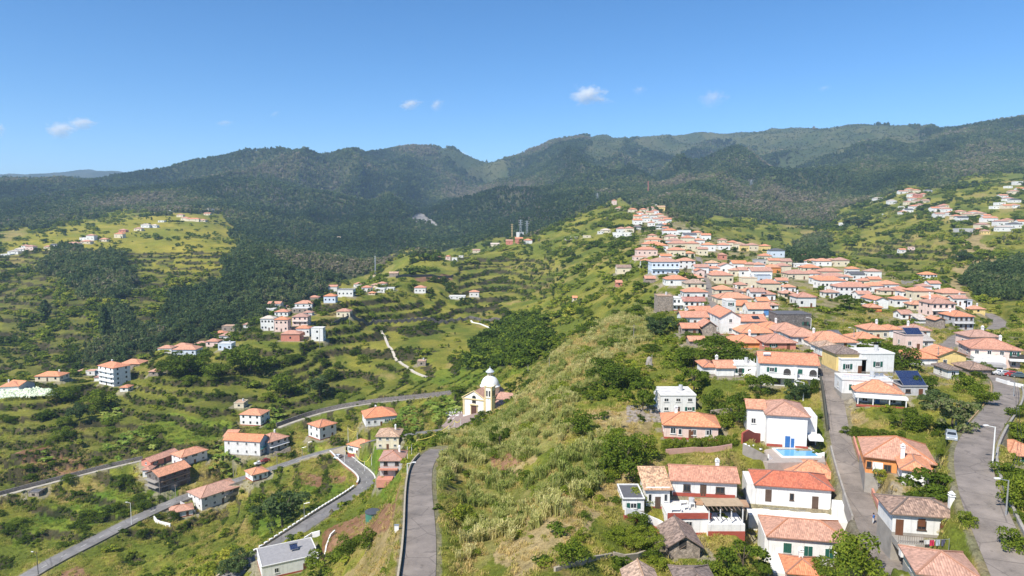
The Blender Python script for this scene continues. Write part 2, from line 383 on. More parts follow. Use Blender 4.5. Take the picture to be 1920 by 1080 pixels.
fr(1890,1960,874,19,'h','c','o',2,1,'cream cottage with orange roof and green door below the wide road', dep=7, shut='green')
hs(1818,688,1912,693,35,'h','p','t',4,2,'large pale pink house with broad red hipped roof beside the car park', dep=10, hero='pink')
fr(1820,1868,655,18,'h','p','o',1,1,'pink house with small orange double roof behind the large pale pink house', dep=7)
fr(1706,1756,686,13,'h','w','o',0,1,'long low house with plain orange hipped roof below the solar house', dep=9)
fr(1758,1810,692,24,'y','y','o',2,1,'yellow house with low gabled orange roof facing the road', dep=8)
fr(1777,1797,712,18,'h','w','b',1,1,'narrow white house with brown tiled roof next to the yellow house', dep=6)
fr(1819,1858,704,10,'h','s','b',0,1,'low outbuilding with brown tiled hipped roof above the wide road', dep=7)
fr(1540,1578,670,17,'h','w','e',1,1,'white cottage with pale beige hipped roof and brown window', dep=7)
fr(1567,1611,698,34,'h','y','b',0,1,'yellow walled house with striped brown and orange hipped roof', dep=8)
fr(1698,1728,657,22,'f','p','k',2,1,'pink house carrying a large blue solar panel array on its roof', dep=7, solar=(6,3,.02,.9))
fr(1724,1748,655,12,'m','w','p',1,1,'white lean to building with pale roof beside the solar house', dep=7)
fr(1560,1574,638,7,'x','w','k',1,1,'small white house with dark grey roof among the bushes below the field', dep=5)

# --- row of roofs above the double house
C = 'in the row of big orange roofs'
fr(1526,1602,654,9,'h','w','o',2,1,'wide orange hipped roof spanning the row behind the beige roofed cottage', dep=11)
fr(1608,1650,650,10,'h','w','o',2,1,'house with twin orange roof and white porch right of the wide roof', dep=8)
fr(1628,1664,638,15,'h','c','o',3,1,'cream house with orange hipped roof leftmost below the open grass field', dep=8)
fr(1668,1688,636,14,'h','w','o',1,1,'narrow house with pointed orange roof between cream and solar houses', dep=7)
fr(1708,1742,633,10,'h','w','o',2,1,'house with orange roof just behind the blue solar panel array', dep=8)
fr(1488,1538,648,13,'h','w','o',2,1,'white house with orange roof behind the coral house', dep=9)
fr(1436,1492,656,12,'h','r','t',2,1,'coral walled house with deep red orange hipped roof and hedge', dep=9)
fr(1383,1426,655,9,'h','o','o',0,1,'low orange walled house with broad orange roof beside the round trees', dep=9)
fr(1434,1474,630,10,'h','w','o',2,1,'house with stepped orange roofs in front of the grey stone block', dep=9)
fr(1393,1450,636,9,'h','w','o',3,1,'white fronted house with very wide flat orange roof', dep=11)
fr(1458,1508,634,10,'h','w','o',2,1,'house with long low orange roof below the stone block wall', dep=10)
fr(1457,1520,620,30,'f','d','k',3,1,'ruined grey stone block with flat top and square openings', dep=9, hero='stone')
fr(1352,1386,628,26,'y','w','t',1,2,'white house with black edged gable front facing the valley', dep=16, pitch=.6)
fr(1386,1434,616,10,'x','w','t',0,1,'house with plain red roof carrying one dark skylight panel', dep=9, skyl=1)
fr(1403,1443,596,16,'x','w','o',2,1,'white house with bright blue gable wall and orange roof', dep=8, pitch=.5, hero='bluegable')
fr(1422,1440,574,7,'x','w','o',0,1,'small orange roof directly above the blue gable', dep=6)
fr(1441,1458,582,7,'h','w','o',1,1,'small orange pyramid roof beside the blue gable', dep=6)
fr(1350,1406,574,11,'h','c','o',3,1,'cream house with very broad orange roof beside the street', dep=10)
fr(1362,1378,592,22,'f','w','w',1,2,'slim white tower like house with flat roof by the street', dep=6)
fr(1378,1402,589,12,'x','c','t',2,1,'cream house with plain red roof squeezed beside the slim tower', dep=8)

# --- along the upper street
fr(1285,1325,562,11,'h','w','t',3,1,'white house with three dark windows and orange roof above the arcade house', dep=8)
fr(1284,1321,576,8,'x','w','r',4,1,'red roofed house with a white arcade front', dep=7)
fr(1297,1332,593,6,'x','w','t',1,1,'house with plain red roof between the arcade and big white houses', dep=8)
fr(1281,1325,611,12,'x','w','t',3,1,'white house with three square windows and red gabled roof at slope edge', dep=8)
fr(1281,1308,630,11,'x','s','t',2,1,'stone cottage with red gabled roof and two small windows', dep=6)
fr(1318,1342,628,12,'y','s','t',0,1,'roofless stone gable ruin beside a small red roof', dep=7, pitch=.7)
fr(1295,1320,649,7,'x','s','o',0,1,'tiny stone shed with orange roof above the round trees', dep=5)
fr(1234,1260,587,25,'f','s','e',0,1,'square beige stone tower block at the slope edge', dep=8)
fr(1262,1283,583,18,'f','w','w',3,2,'pale house with stacked white balconies beside the stone tower', dep=7, balc=1)
fr(1360,1392,555,6,'h','w','b',3,1,'long low house with brown roof above the broad orange roof', dep=7)
fr(1345,1372,553,8,'h','w','o',2,1,'white house with orange roof at the top end of the lower street', dep=8)
fr(1224,1271,517,20,'h','b','o',6,2,'large light blue house with long balcony and orange roof', dep=12, balc=1)
fr(1251,1288,536,9,'h','w','t',2,1,'house with red hipped roof just below the light blue house', dep=9)
fr(1288,1322,542,8,'h','c','e',3,1,'cream house with beige hipped roof left of the street', dep=9)
fr(1292,1318,529,6,'h','c','o',2,1,'cream house with orange roof second above the beige roof', dep=8)
fr(1306,1320,521,10,'y','p','t',1,1,'small pink gabled house at the street bend', dep=7)
fr(1273,1302,504,11,'h','w','o',3,2,'white two storey house with orange roof above the light blue house', dep=9)
fr(1285,1302,483,6,'h','c','o',2,1,None,'below the hilltop cluster')
fr(1256,1284,481,9,'h','c','t',3,1,None,'below the hilltop cluster')
fr(1256,1292,466,7,'h','c','t',3,1,None,'below the hilltop cluster')
fr(1253,1278,458,5,'h','w','t',2,1,None,'below the hilltop cluster')
fr(1208,1242,467,7,'h','c','t',3,1,None,'on the slope edge terrace')
fr(1196,1231,480,9,'h','p','t',4,1,None,'on the slope edge terrace')
fr(1190,1212,488,5,'f','p','t',2,1,None,'on the slope edge terrace')
fr(1213,1241,456,5,'h','c','o',2,1,None,'on the slope edge terrace')
fr(1217,1231,447,4,'h','c','t',1,1,None,'on the slope edge terrace')
fr(1270,1294,441,7,'f','w','w',3,1,None,'under the hilltop cluster')
fr(1246,1268,443,8,'h','w','t',3,1,None,'under the hilltop cluster')
fr(1250,1270,450,5,'h','c','t',2,1,None,'under the hilltop cluster')
fr(1283,1305,451,8,'x','w','k',3,1,None,'under the hilltop cluster')
fr(1301,1316,444,6,'h','c','t',2,1,None,'under the hilltop cluster')
for i, (x, y, w, h, wl, r_) in enumerate([(1196,412,13,5,'c','t'),(1200,404,12,4,'w','t'),(1207,398,12,4,'c','t'),(1196,421,15,6,'w','t'),(1209,410,13,5,'w','t'),(1213,417,12,6,'w','e'),(1219,405,12,5,'c','t'),(1222,395,13,4,'c','t'),(1233,392,15,5,'y','p'),
        (1240,396,13,6,'y','e'),(1229,402,12,5,'w','t'),(1226,412,12,6,'w','e'),(1232,419,13,6,'w','t'),(1237,409,14,5,'c','t'),(1245,414,14,5,'c','t'),(1252,419,13,6,'w','t'),(1243,422,12,6,'w','t'),(1239,430,13,6,'w','k'),(1250,428,12,5,'w','t'),(1222,424,11,5,'w','t'),(1196,430,14,4,'w','b'),(1248,434,10,5,'g','t')]):
    fr(x - w / 2, x + w / 2, y, h, 'h' if i % 3 else 'x', wl, r_, 2, 1, None, 'of the crowded hilltop cluster')
fr(1158,1174,438,7,'h','w','t',2,1,None,'on the outlying shoulder')
fr(1173,1188,437,7,'h','c','t',2,1,None,'on the outlying shoulder')
fr(1151,1166,447,8,'f','w','w',3,1,None,'on the outlying shoulder')
fr(1166,1184,444,6,'f','w','w',3,1,None,'on the outlying shoulder')
fr(1127,1146,437,5,'h','c','p',2,1,None,'on the outlying shoulder')
fr(1121,1132,439,4,'f','w','w',2,1,None,'on the outlying shoulder')
fr(1156,1169,395,4,'h','c','t',2,1,None,'at the village top end')
fr(1180,1194,398,4,'h','c','t',2,1,None,'at the village top end')
fr(1148,1156,384,6,'h','p','t',1,1,None,'at the village top end')
fr(1074,1082,566,7,'x','c','o',1,1,'tiny orange roofed hut alone on the green flank', None)
fr(1156,1166,538,6,'x','r','t',1,1,'tiny red roofed hut at the end of a stone wall', None)
fr(1158,1182,514,9,'x','c','b',1,1,'crumbling ochre stone house alone on the upper flank', None)
fr(1211,1228,531,6,'x','s','t',0,1,'small stone shed with red roof under the light blue house', None)
fr(1060,1084,449,4,'f','w','w',1,1,'low white flat shed on the far green shoulder', None)
fr(1094,1108,446,4,'f','c','p',1,1,'pale tiny shed on the ploughed shoulder terraces', None)

# --- middle of the village, right of the street
C1 = 'along the far hillside row'
for x, y, w, h, wl, r_ in [(1356,457,14,5,'c','t'),(1358,469,20,7,'w','t'),(1375,465,16,8,'c','t'),(1387,469,15,9,'c','e'),(1397,471,14,8,'y','t'),(1412,470,18,8,'c','t'),(1436,473,16,9,'y','t')]:
    fr(x - w / 2, x + w / 2, y, h, 'h', wl, r_, 2, 1, None, C1)
fr(1350,1362,487,7,'h','r','t',1,1,'small coral house with red roof alone among green shrubs', None)
C2 = 'along the upper lane'
fr(1446,1470,483,10,'h','b','k',2,1,None,C2)
fr(1427,1446,489,7,'h','c','t',2,1,None,C2)
fr(1449,1483,497,5,'x','c','t',2,1,None,C2)
fr(1438,1463,512,8,'h','o','o',2,1,None,C2)
fr(1327,1348,504,8,'h','w','e',2,1,None,C2)
fr(1418,1438,498,8,'f','g','k',2,1,None,C2)
C3 = 'near the white gabled house'
fr(1330,1350,514,8,'h','w','t',2,1,None,C3)
fr(1352,1373,514,12,'y','w','t',2,1,'white gabled house with two windows high in the village middle', None)
fr(1337,1373,532,12,'h','c','t',4,1,None,C3)
fr(1372,1388,519,9,'h','c','o',2,1,None,C3)
fr(1387,1412,519,9,'x','w','t',2,1,None,C3)
fr(1411,1446,523,11,'x','w','t',3,1,None,C3)
fr(1422,1444,532,12,'f','b','k',2,1,None,C3)
fr(1394,1418,542,16,'f','c','e',2,1,'plain cream block house with flat top below the blue grey house', None, dep=7)
fr(1430,1462,551,15,'h','c','t',3,1,'cream house with large red hipped roof and tall plain side', None)
fr(1471,1491,549,8,'h','w','o',2,1,'little white house with orange roof beside the cream one', None)
fr(1480,1516,524,8,'h','c','t',2,1,'house with the largest orange roof of the village middle', None, dep=12)
fr(1344,1372,555,9,'h','c','o',2,1,None,C3)
C4 = 'in the upper row facing the ravine'
for x, y, w, h, wl, r_ in [(1511,489,20,6,'c','t'),(1528,498,22,6,'w','o'),(1545,499,26,7,'w','o'),(1561,498,20,7,'w','o'),(1579,500,24,9,'c','t')]:
    fr(x - w / 2, x + w / 2, y, h, 'h', wl, r_, 2, 1, None, C4)
C5 = 'behind the long white house'
fr(1495,1522,502,5,'f','w','w',2,1,None,C5)
fr(1508,1537,510,6,'h','c','t',3,1,None,C5)
fr(1540,1578,522,10,'h','c','t',4,1,None,C5)
fr(1512,1540,521,6,'h','w','t',3,1,None,C5)
fr(1548,1588,528,7,'h','w','t',3,1,None,C5)
fr(1580,1598,528,6,'h','c','o',1,1,None,C5)
fr(1597,1620,525,8,'x','w','k',2,1,'pale house with grey gabled roof at the ravine edge', None)
fr(1541,1583,542,12,'h','w','t',6,1,'long white house with a row of six windows', None)
fr(1586,1604,539,4,'h','w','o',1,1,None,C5)
fr(1548,1571,559,8,'h','w','o',3,1,'small white house with three windows and orange roof on the meadow', None)
fr(1575,1628,559,16,'h','w','t',6,2,'two storey white house with red roof behind the dark round tree', None)
fr(1628,1654,549,10,'h','w','o',3,1,None,'beyond the dark round tree')
fr(1654,1684,545,9,'h','w','o',4,1,None,'beyond the dark round tree')
fr(1655,1678,553,6,'h','c','o',2,1,None,'beyond the dark round tree')
fr(1496,1528,577,15,'h','w','t',2,1,'square white house with orange roof standing alone on the grass field', None, dep=9)
fr(1713,1748,564,14,'h','c','t',2,1,'cream two storey house with red roof above the pink balcony house', None)
fr(1769,1808,564,11,'h','c','o',2,1,'cream house with orange roof topmost at the eastern row', None)
fr(1746,1778,570,7,'h','c','t',2,1,'house with long red roof left of the cream eastern house', None)
fr(1788,1812,573,10,'x','w','t',3,1,'white fronted house with a row of windows under the cream eastern house', None)
fr(1748,1788,595,20,'h','p','t',4,2,'pink house with arcaded balcony and double red roof', None, dep=10, balc=1)
fr(1789,1823,618,19,'h','g','t',4,2,'grey fronted two storey house with railings and red roof', None, dep=10, balc=1)
fr(1811,1822,575,9,'f','b','k',1,1,'tiny blue box shaped house at the row end', None)
fr(1822,1846,588,6,'h','y','o',1,1,'small yellow house with bright orange roof near the road bend', None)
fr(1754,1771,616,12,'y','s','o',0,1,'beige windowless barn with orange gable roof on the meadow', None)
fr(1724,1740,608,6,'m','w','p',0,1,'pale lean to shed in the meadow', None)
fr(1642,1664,580,13,'y','w','t',0,1,'white gabled barn with red roof behind dark shrubs', None, dep=14)
fr(1630,1652,585,6,'h','o','o',0,1,'low orange roof in front of the white gabled barn', None)
fr(1732,1755,528,10,'h','w','o',4,2,'lone white two storey house across the ravine on the grey terrace', None)
fr(1688,1698,475,5,'x','w','o',1,1,'tiny lone white house on the bright green terraces', None)
fr(1708,1715,469,4,'f','p','t',1,1,'tiny pink shed above the bright green terraces', None)
# --- far right hill
for nm, L in (('of the highest far hillside hamlet', [(1695,363,16,3,'w','t'),(1707,360,12,4,'c','t'),(1719,362,13,4,'c','t'),(1712,369,13,4,'w','t'),(1723,371,12,4,'r','r'),(1733,368,10,3,'c','t'),(1742,361,11,3,'w','k'),(1712,377,12,4,'w','t'),(1721,382,12,4,'c','t'),(1705,384,12,4,'c','t'),(1716,392,14,4,'w','t'),(1727,388,12,3,'c','t'),(1705,399,14,4,'w','k'),(1695,402,12,3,'w','t'),(1674,383,14,5,'w','p'),(1650,376,20,3,'w','p'),(1737,380,11,3,'c','t'),(1692,391,8,3,'w','w'),(1662,405,8,3,'w','w'),(1579,424,7,5,'w','w')]),
      ('in the long far hillside string', [(1755,397,14,5,'w','t'),(1766,394,12,5,'p','t'),(1773,390,12,4,'c','t'),(1778,398,14,5,'w','t'),(1763,408,16,5,'w','t'),(1787,405,14,5,'w','o'),(1796,412,14,5,'c','t'),(1803,402,16,4,'c','o'),(1806,416,18,6,'w','k'),(1818,408,16,5,'c','o'),(1830,404,16,5,'w','o'),(1842,407,14,5,'c','o'),(1852,411,12,5,'w','t')]),
      ('of the far right hilltop group', [(1883,372,14,4,'w','t'),(1893,377,14,4,'w','t'),(1906,380,16,4,'w','k'),(1878,385,14,4,'w','w'),(1890,391,14,4,'c','t'),(1905,390,14,4,'w','t'),(1868,392,12,4,'w','w'),(1903,364,16,4,'c','o'),(1915,359,12,4,'w','t'),(1911,347,14,5,'w','w'),(1893,353,10,3,'w','w')]),
      ('along the far right road', [(1858,417,24,6,'w','t'),(1880,423,20,6,'w','t'),(1893,419,14,5,'c','t'),(1906,428,20,6,'w','k'),(1919,422,16,5,'w','t'),(1888,434,26,6,'w','p'),(1845,428,20,5,'c','t'),(1838,437,14,5,'y','t'),(1812,438,30,7,'g','w'),(1850,440,12,5,'y','o')])):
    for i, (x, y, w, h, wl, r_) in enumerate(L):
        fr(x - w / 2, x + w / 2, y, h, 'f' if r_ in 'w' else ('h' if i % 4 else 'x'), wl, r_, 2, 1, None, nm)

# --- left valley, near the road
hs(379,957,456,930,23,'h','w','o',5,2,'big white two storey house with orange hipped roof below the valley road', None, dep=11, hero='big')
hs(321,974,362,966,12,'h','w','o',2,1,'small white annex with orange roof below the big white house', None, dep=6)
hs(300,925,357,905,31,'x','d','o',3,3,'tall brown stone house with long orange roof and garages on the road', None, dep=9, hero='garage')
fr(268,282,897,16,'h','w','t',1,1,'narrow pale house wing left of the brown stone house', None)
hs(283,877,335,858,10,'x','r','t',3,1,'low coral red house with flat roof terrace behind the brown stone house', None, dep=6)
hs(342,876,389,861,18,'h','w','o',3,2,'white two storey house with blue windows and orange roof beside banana plants', None, dep=8)
hs(488,856,503,846,28,'y','w','t',2,2,'white house with light blue gable end and red roof by the road', None, dep=17, pitch=.55, hero='lightgable')
hs(505,850,541,838,20,'h','g','o',3,2,'grey house with wide orange roof and covered terraces beside the light blue gable', None, dep=10, balc=1)
hs(489,799,506,789,20,'h','w','o',2,2,'white house with orange roof above the footpath bend', None, dep=11)
fr(439,457,766,9,'f','c','e',1,1,'roofless cream ruin on the terraces above the footpath', None, dep=6)
hs(474,904,503,896,13,'h','w','o',3,1,'little white cottage with blue window frames and orange roof under the road', None, dep=7)
hs(600,826,631,817,24,'h','w','t',2,2,'white cube house with red pyramid roof beside the road junction', None, dep=9)
hs(686,802,744,796,18,'h','w','t',5,1,'white house with glazed veranda and broad red hipped roof', None, dep=11, pitch=.5, chim=.4)
hs(652,850,687,858,17,'h','w','o',3,1,'white house with row of cellar windows and salmon roof at the junction', None, dep=8)
fr(706,748,843,24,'h','c','e',3,2,'cream two storey house with pale peach roof below the church road', None, dep=9)
fr(713,755,895,32,'h','g','t',2,2,'grey two storey house with salmon roof and balcony above the curving road', None, dep=8, hero='greybalc')
hs(492,1088,598,1064,25,'f','w','g',2,1,'modern white house with plain grey flat roof and solar heater', None, dep=11, hero='modern')
fr(420,440,826,7,'m','c','o',0,1,'tiny sloping orange roof among banana plants', None)

# --- left ridge hamlets
hs(0,741,36,739,15,'h','w','o',2,1,'white house with orange roof at the left edge behind flowering plants', None, dep=9)
hs(36,739,66,731,14,'y','g','o',1,1,'grey gabled house with orange roof second from the left edge', None, dep=9)
fr(66,112,716,9,'h','c','o',3,1,'long low cream house with orange roof above the terraced bank', None, dep=9)
hs(186,719,214,725,34,'h','w','t',3,4,'tall pinkish white four storey house with red roof stepping down the slope', None, dep=10, balc=1)
fr(224,262,692,9,'h','s','o',2,1,'low house with long orange roof behind the four storey house', None)
fr(139,166,703,4,'h','c','o',1,1,'low orange roof left of the four storey house', None)
fr(161,178,704,8,'f','w','o',1,1,'small white house front beside the four storey house', None)
fr(177,201,715,7,'h','w','r',1,1,'red roofed white annex at the foot of the four storey house', None)
fr(225,240,735,7,'h','w','t',1,1,'small white shed with red roof below the four storey house', None)
fr(279,297,706,8,'h','s','o',1,1,'stone shed with orange roof half hidden in greenery', None)
fr(296,322,663,9,'h','w','o',2,1,None,'of the hillside hamlet by dark woods')
fr(324,352,655,5,'h','s','o',2,1,None,'of the hillside hamlet by dark woods')
fr(324,367,667,11,'h','b','o',4,1,None,'of the hillside hamlet by dark woods')
fr(365,386,649,4,'h','c','t',1,1,None,'of the hillside hamlet by dark woods')
fr(386,409,650,9,'h','p','t',2,1,None,'of the hillside hamlet by dark woods')
fr(401,421,630,5,'h','c','t',1,1,None,'of the hillside hamlet by dark woods')
fr(411,438,639,9,'h','w','t',2,1,None,'of the hillside hamlet by dark woods')
fr(416,440,622,10,'f','s','e',2,1,None,'of the hillside hamlet by dark woods')
fr(409,434,657,12,'f','b','w',3,1,None,'of the hillside hamlet by dark woods')
fr(456,471,615,6,'h','w','t',1,1,None,'at the near end of the pink hamlet')
fr(441,454,617,4,'h','c','t',1,1,None,'at the near end of the pink hamlet')
fr(502,526,579,9,'x','w','t',2,1,'white house with red gabled roof topmost of the pink hamlet', None)
fr(493,514,588,8,'f','w','w',2,1,'white flat topped house at the wood edge of the pink hamlet', None)
fr(515,540,594,8,'h','w','t',3,1,'white house with red roof in the middle of the pink hamlet', None)
fr(529,546,582,5,'h','c','t',1,1,'small red roof behind the middle of the pink hamlet', None)
fr(553,586,578,8,'h','w','o',3,1,'white house with the widest orange roof in the pink hamlet', None, dep=10)
fr(547,577,587,8,'f','s','w',3,1,'white terrace house below the widest orange roof', None)
fr(579,597,562,4,'h','s','t',0,1,'dark little shed with red roof beside the grey roofed house', None)
fr(607,629,568,12,'h','b','t',3,1,'pale blue grey house with pinkish roof at the valley edge', None)
fr(615,632,548,10,'x','w','t',1,1,'white blank gable house with red roof against the dark forest', None)
fr(633,662,556,12,'f','w','k',4,1,'modern white flat roofed house with dark windows against the forest', None)
C6 = 'of the small hamlet below the terraced knoll'
for x, y, w, h, rf, wl, r_ in [(672,539,18,6,'h','w','t'),(716,540,16,8,'h','w','t'),(703,539,15,4,'h','c','o'),(687,547,18,7,'h','w','t'),(712,549,18,7,'f','w','w'),(697,553,12,3,'h','c','o'),(704,524,10,7,'f','c','t'),(732,545,14,5,'f','w','w')]:
    fr(x - w / 2, x + w / 2, y, h, rf, wl, r_, 2, 1, None, C6)
fr(730,746,519,6,'x','s','e',0,1,'stone hut with pale roof at the long terrace wall', None)
fr(631,656,595,10,'h','c','t',3,1,'house with coral veranda and red roof above the dark wall', None)
fr(568,585,592,5,'h','w','t',1,1,'small red roof between the widest roof and the pink villa', None)
fr(548,577,612,16,'h','p','t',3,2,'pink two storey villa with balconies and red roof', None, balc=1)
fr(515,540,622,22,'h','p','t',3,2,'pinkish white terraced house with red roof and garage door', None)
fr(489,514,620,22,'h','w','p',4,2,'white house with pale roof and wide glass front in the pink hamlet', None)
fr(555,580,630,12,'h','w','t',4,1,'white house with red roof and long window row at the hamlet foot', None)
fr(584,606,640,24,'f','w','w',1,2,'tall white and light blue flat roofed house at the hamlet edge', None)
fr(527,562,640,13,'h','r','t',1,1,'low red walled house with red roof at the hamlet foot', None, dep=9)
fr(777,798,550,10,'h','w','t',3,1,'white house with red roof alone amid mid valley trees', None)
fr(880,898,557,9,'h','w','o',2,1,'white house with orange roof beside long white sheds', None)
fr(842,872,561,5,'f','w','w',3,1,'long low white shed in the mid valley', None)
for x, y, w, h, rf, wl, r_, lb in [(820,487,10,5,'x','r','t','coral walled hut on top of the terraced knoll'),(840,487,9,6,'h','p','t','pink hut second on top of the terraced knoll'),(852,489,10,5,'f','w','w','white flat hut on top of the terraced knoll'),(864,483,9,3,'f','w','w','tiny white shed beside the knoll top huts'),
        (893,474,14,4,'x','c','t','ochre shed on the terraced shoulder edge'),(928,462,16,4,'x','c','p','pale ruined shed on the shoulder crest'),
        (955,459,13,7,'x','r','t','coral house below the pylon building'),(973,457,14,9,'x','r','t','tall coral house beside the pylon building'),(990,457,16,6,'h','w','t','white house with red roof below the pylons'),(976,445,16,9,'f','w','w','white square pylon station building'),
        (790,687,16,9,'f','s','e','square grey stone hut on the green terraces'),(63,932,20,8,'f','s','k','small grey stone hut below the field path')]:
    fr(x - w / 2, x + w / 2, y, h, rf, wl, r_, 1, 1, lb, None)
# --- far left hill
C7 = 'on the far golden hillside'
for x, y, w, h, rf, wl, r_ in [(10,480,18,3,'f','w','w'),(24,477,20,5,'h','w','p'),(36,472,18,4,'h','w','p'),(55,470,15,7,'h','p','t'),(46,466,12,4,'h','w','t'),(88,468,12,5,'h','c','t'),(101,466,13,6,'x','w','k'),(118,463,20,4,'h','w','o'),(136,462,22,5,'h','w','o'),(156,451,14,5,'f','w','w'),(169,451,15,9,'h','w','t'),(160,457,18,4,'h','c','t'),(193,453,14,4,'h','c','o')]:
    fr(x - w / 2, x + w / 2, y, h, rf, wl, r_, 2, 1, None, C7)
C8 = 'on the golden hill crest'
for x, y, w, h, rf, wl, r_ in [(222,446,16,7,'h','c','t'),(229,436,13,4,'h','r','t'),(258,433,14,4,'h','c','o'),(272,427,16,5,'h','w','p'),(288,427,12,4,'h','w','p'),(302,417,11,3,'f','w','w'),(337,407,12,4,'h','c','t'),(346,413,14,4,'h','c','t'),(361,415,24,4,'h','c','t'),(378,416,14,3,'h','c','o'),(392,398,13,5,'h','w','w'),(388,404,12,3,'x','c','t'),(321,397,8,3,'f','w','w')]:
    fr(x - w / 2, x + w / 2, y, h, rf, wl, r_, 2, 1, None, C8)
fr(632,640,450,6,'f','c','o',0,1,'square ochre hut standing alone in the dark forest', None)

for nm, L in (('in the gaps of the upper village', [(1330,471),(1318,479),(1300,471),(1311,461),(1324,453),(1291,459),(1241,471),(1249,491),(1212,500),(1233,500),(1316,513)]),
              ('in the gaps of the middle village', [(1345,525),(1387,506),(1409,509),(1424,511),(1452,502),(1470,513),(1441,539),(1467,537),(1391,546),(1407,557),(1421,562),(1441,564),(1479,561)]),
              ('in the gaps of the eastern village', [(1536,533),(1607,546),(1623,537),(1601,516),(1641,537),(1691,553),(1702,561),(1621,566),(1691,576),(1722,583),(1753,546),(1736,549),(1640,522),(1700,600)])):
    for i, (x, y) in enumerate(L):
        w = 15 + (x * 7 + y * 3) % 7 + (3 if y > 500 else 0)
        fr(x - w / 2, x + w / 2, y, 8 + (x + y) % 4, 'hxh'[i % 3], 'wcw'[(x // 3) % 3], 'ott'[i % 3], 2, 1, None, nm)
# ---------------------------------------------------------------- houses set on the ground: positions, sizes, level pads
for h in HOUSES:
    mx, my = (h['x1'] + h['x2']) / 2, (h['y1'] + h['y2']) / 2
    c = cast(mx, my)
    D = c.y
    for _ in range(2):
        pass
    z0 = c.z
    def on(px, py):
        u, s = px2us(px, py)
        d = (z0 - CAMZ) / s if (h['y1'] != h['y2'] and s < -0.06) else D
        return Vector((u * d, d, z0))
    a, b = on(h['x1'], h['y1']), on(h['x2'], h['y2'])
    h['a'] = a; h['D'] = D; h['z'] = z0
    h['W'] = (b - a).length; h['rot'] = math.atan2(b.y - a.y, b.x - a.x)
    h['k'] = D / F
    h['Hm'] = h['h'] * h['k'] * 1.02
    if D > 200 and mx > 1150 and not h.get('hero'):        # crowded village: wide eaves, deep plans
        g_ = h['W'] * .05; h['a'] = a = a - Vector((math.cos(h['rot']), math.sin(h['rot']), 0)) * g_; h['W'] += 2 * g_; h['Hm'] *= 1.25
        h['dep'] = h.get('dep') or min(10.5, max(6.5, .85 * h['W']))
    h['dep'] = h.get('dep') or min(10.0, max(5.5, .8 * h['W']))
    ca, sa = math.cos(h['rot']), math.sin(h['rot'])
    # level pad
    cx, cy = a.x + ca * h['W'] / 2 - sa * h['dep'] / 2, a.y + sa * h['W'] / 2 + ca * h['dep'] / 2
    rad = math.hypot(h['W'], h['dep']) / 2 + 8
    sel = np.where((XX > cx - rad) & (XX < cx + rad) & (YY > cy - rad) & (YY < cy + rad))
    dx, dy = XX[sel] - a.x, YY[sel] - a.y
    lx, ly = dx * ca + dy * sa, -dx * sa + dy * ca
    ex = np.maximum(np.maximum(-lx, lx - h['W']), 0); ey = np.maximum(np.maximum(-ly * (2.6 if h.get('hero') in ('terrace', 'gable', 'shutter', 'hut') else 1.0), ly - h['dep']), 0)
    dd = np.hypot(ex, ey)
    w = 1 - sstep(1.2, 5.0 if D < 500 else 7.0, dd)
    zz = ZZ[sel]
    ZZ[sel] = zz * (1 - w) + np.minimum(zz, z0 + .0) * w * .5 + z0 * w * .5
    ZZ[sel] = np.where(w > .98, z0 - .02, ZZ[sel])
    RISER[sel] &= ~(dd < 3)
    h['c'] = (cx, cy)
    if h['roof'] != 'f': h['Hm'] += .4

for nm, (wd, rd) in ROADS.items():
    flatten_line(ROADPTS[nm], wd / 2 + .5, 2.0)

for h in HOUSES:                                        # the drop below the terrace wall
    if h.get('hero') != 'terrace': continue
    ca, sa = math.cos(h['rot']), math.sin(h['rot'])
    dx, dy = XX - h['a'].x, YY - h['a'].y
    lx, ly = dx * ca + dy * sa, -dx * sa + dy * ca
    w = sstep(-5, -2.5, lx) * (1 - sstep(h['W'] + 3.0, h['W'] + 5.5, lx)) * (1 - sstep(-1.2, -.6, ly)) * sstep(-10.5, -7, ly)
    ZZ[:] = ZZ * (1 - w) + np.minimum(ZZ, h['z'] - 3.3) * w

# ---------------------------------------------------------------- materials
MATS = {}
def new_mat(name):
    m = bpy.data.materials.new(name); m.use_nodes = True
    nt = m.node_tree; b = nt.nodes['Principled BSDF']
    return m, nt, b
def mix_rgb(nt, fac, a, b, mode='MIX'):
    n = nt.nodes.new('ShaderNodeMix'); n.data_type = 'RGBA'; n.blend_type = mode
    for sock, v in ((n.inputs[0], fac), (n.inputs[6], a), (n.inputs[7], b)):
        if isinstance(v, (int, float)): sock.default_value = v
        elif isinstance(v, tuple): sock.default_value = (*v[:3], 1)
        else: nt.links.new(v, sock)
    return n.outputs[2]
def ramp(nt, fac, stops):
    n = nt.nodes.new('ShaderNodeValToRGB')
    while len(n.color_ramp.elements) < len(stops): n.color_ramp.elements.new(.5)
    for e, (p, c) in zip(n.color_ramp.elements, stops):
        e.position = p; e.color = (*c, 1) if isinstance(c, tuple) else (c, c, c, 1)
    nt.links.new(fac, n.inputs[0]); return n.outputs[0]
def noise(nt, vec, scale, det=3, rough=.55):
    n = nt.nodes.new('ShaderNodeTexNoise'); n.inputs['Scale'].default_value = scale
    n.inputs['Detail'].default_value = det; n.inputs['Roughness'].default_value = rough
    if vec is not None: nt.links.new(vec, n.inputs['Vector'])
    return n.outputs['Fac']
def coord(nt, which='Object'):
    return nt.nodes.new('ShaderNodeTexCoord').outputs[which]
def math_n(nt, op, a, b=None):
    n = nt.nodes.new('ShaderNodeMath'); n.operation = op
    for i, v in enumerate((a, b)):
        if v is None: continue
        if isinstance(v, (int, float)): n.inputs[i].default_value = v
        else: nt.links.new(v, n.inputs[i])
    return n.outputs[0]
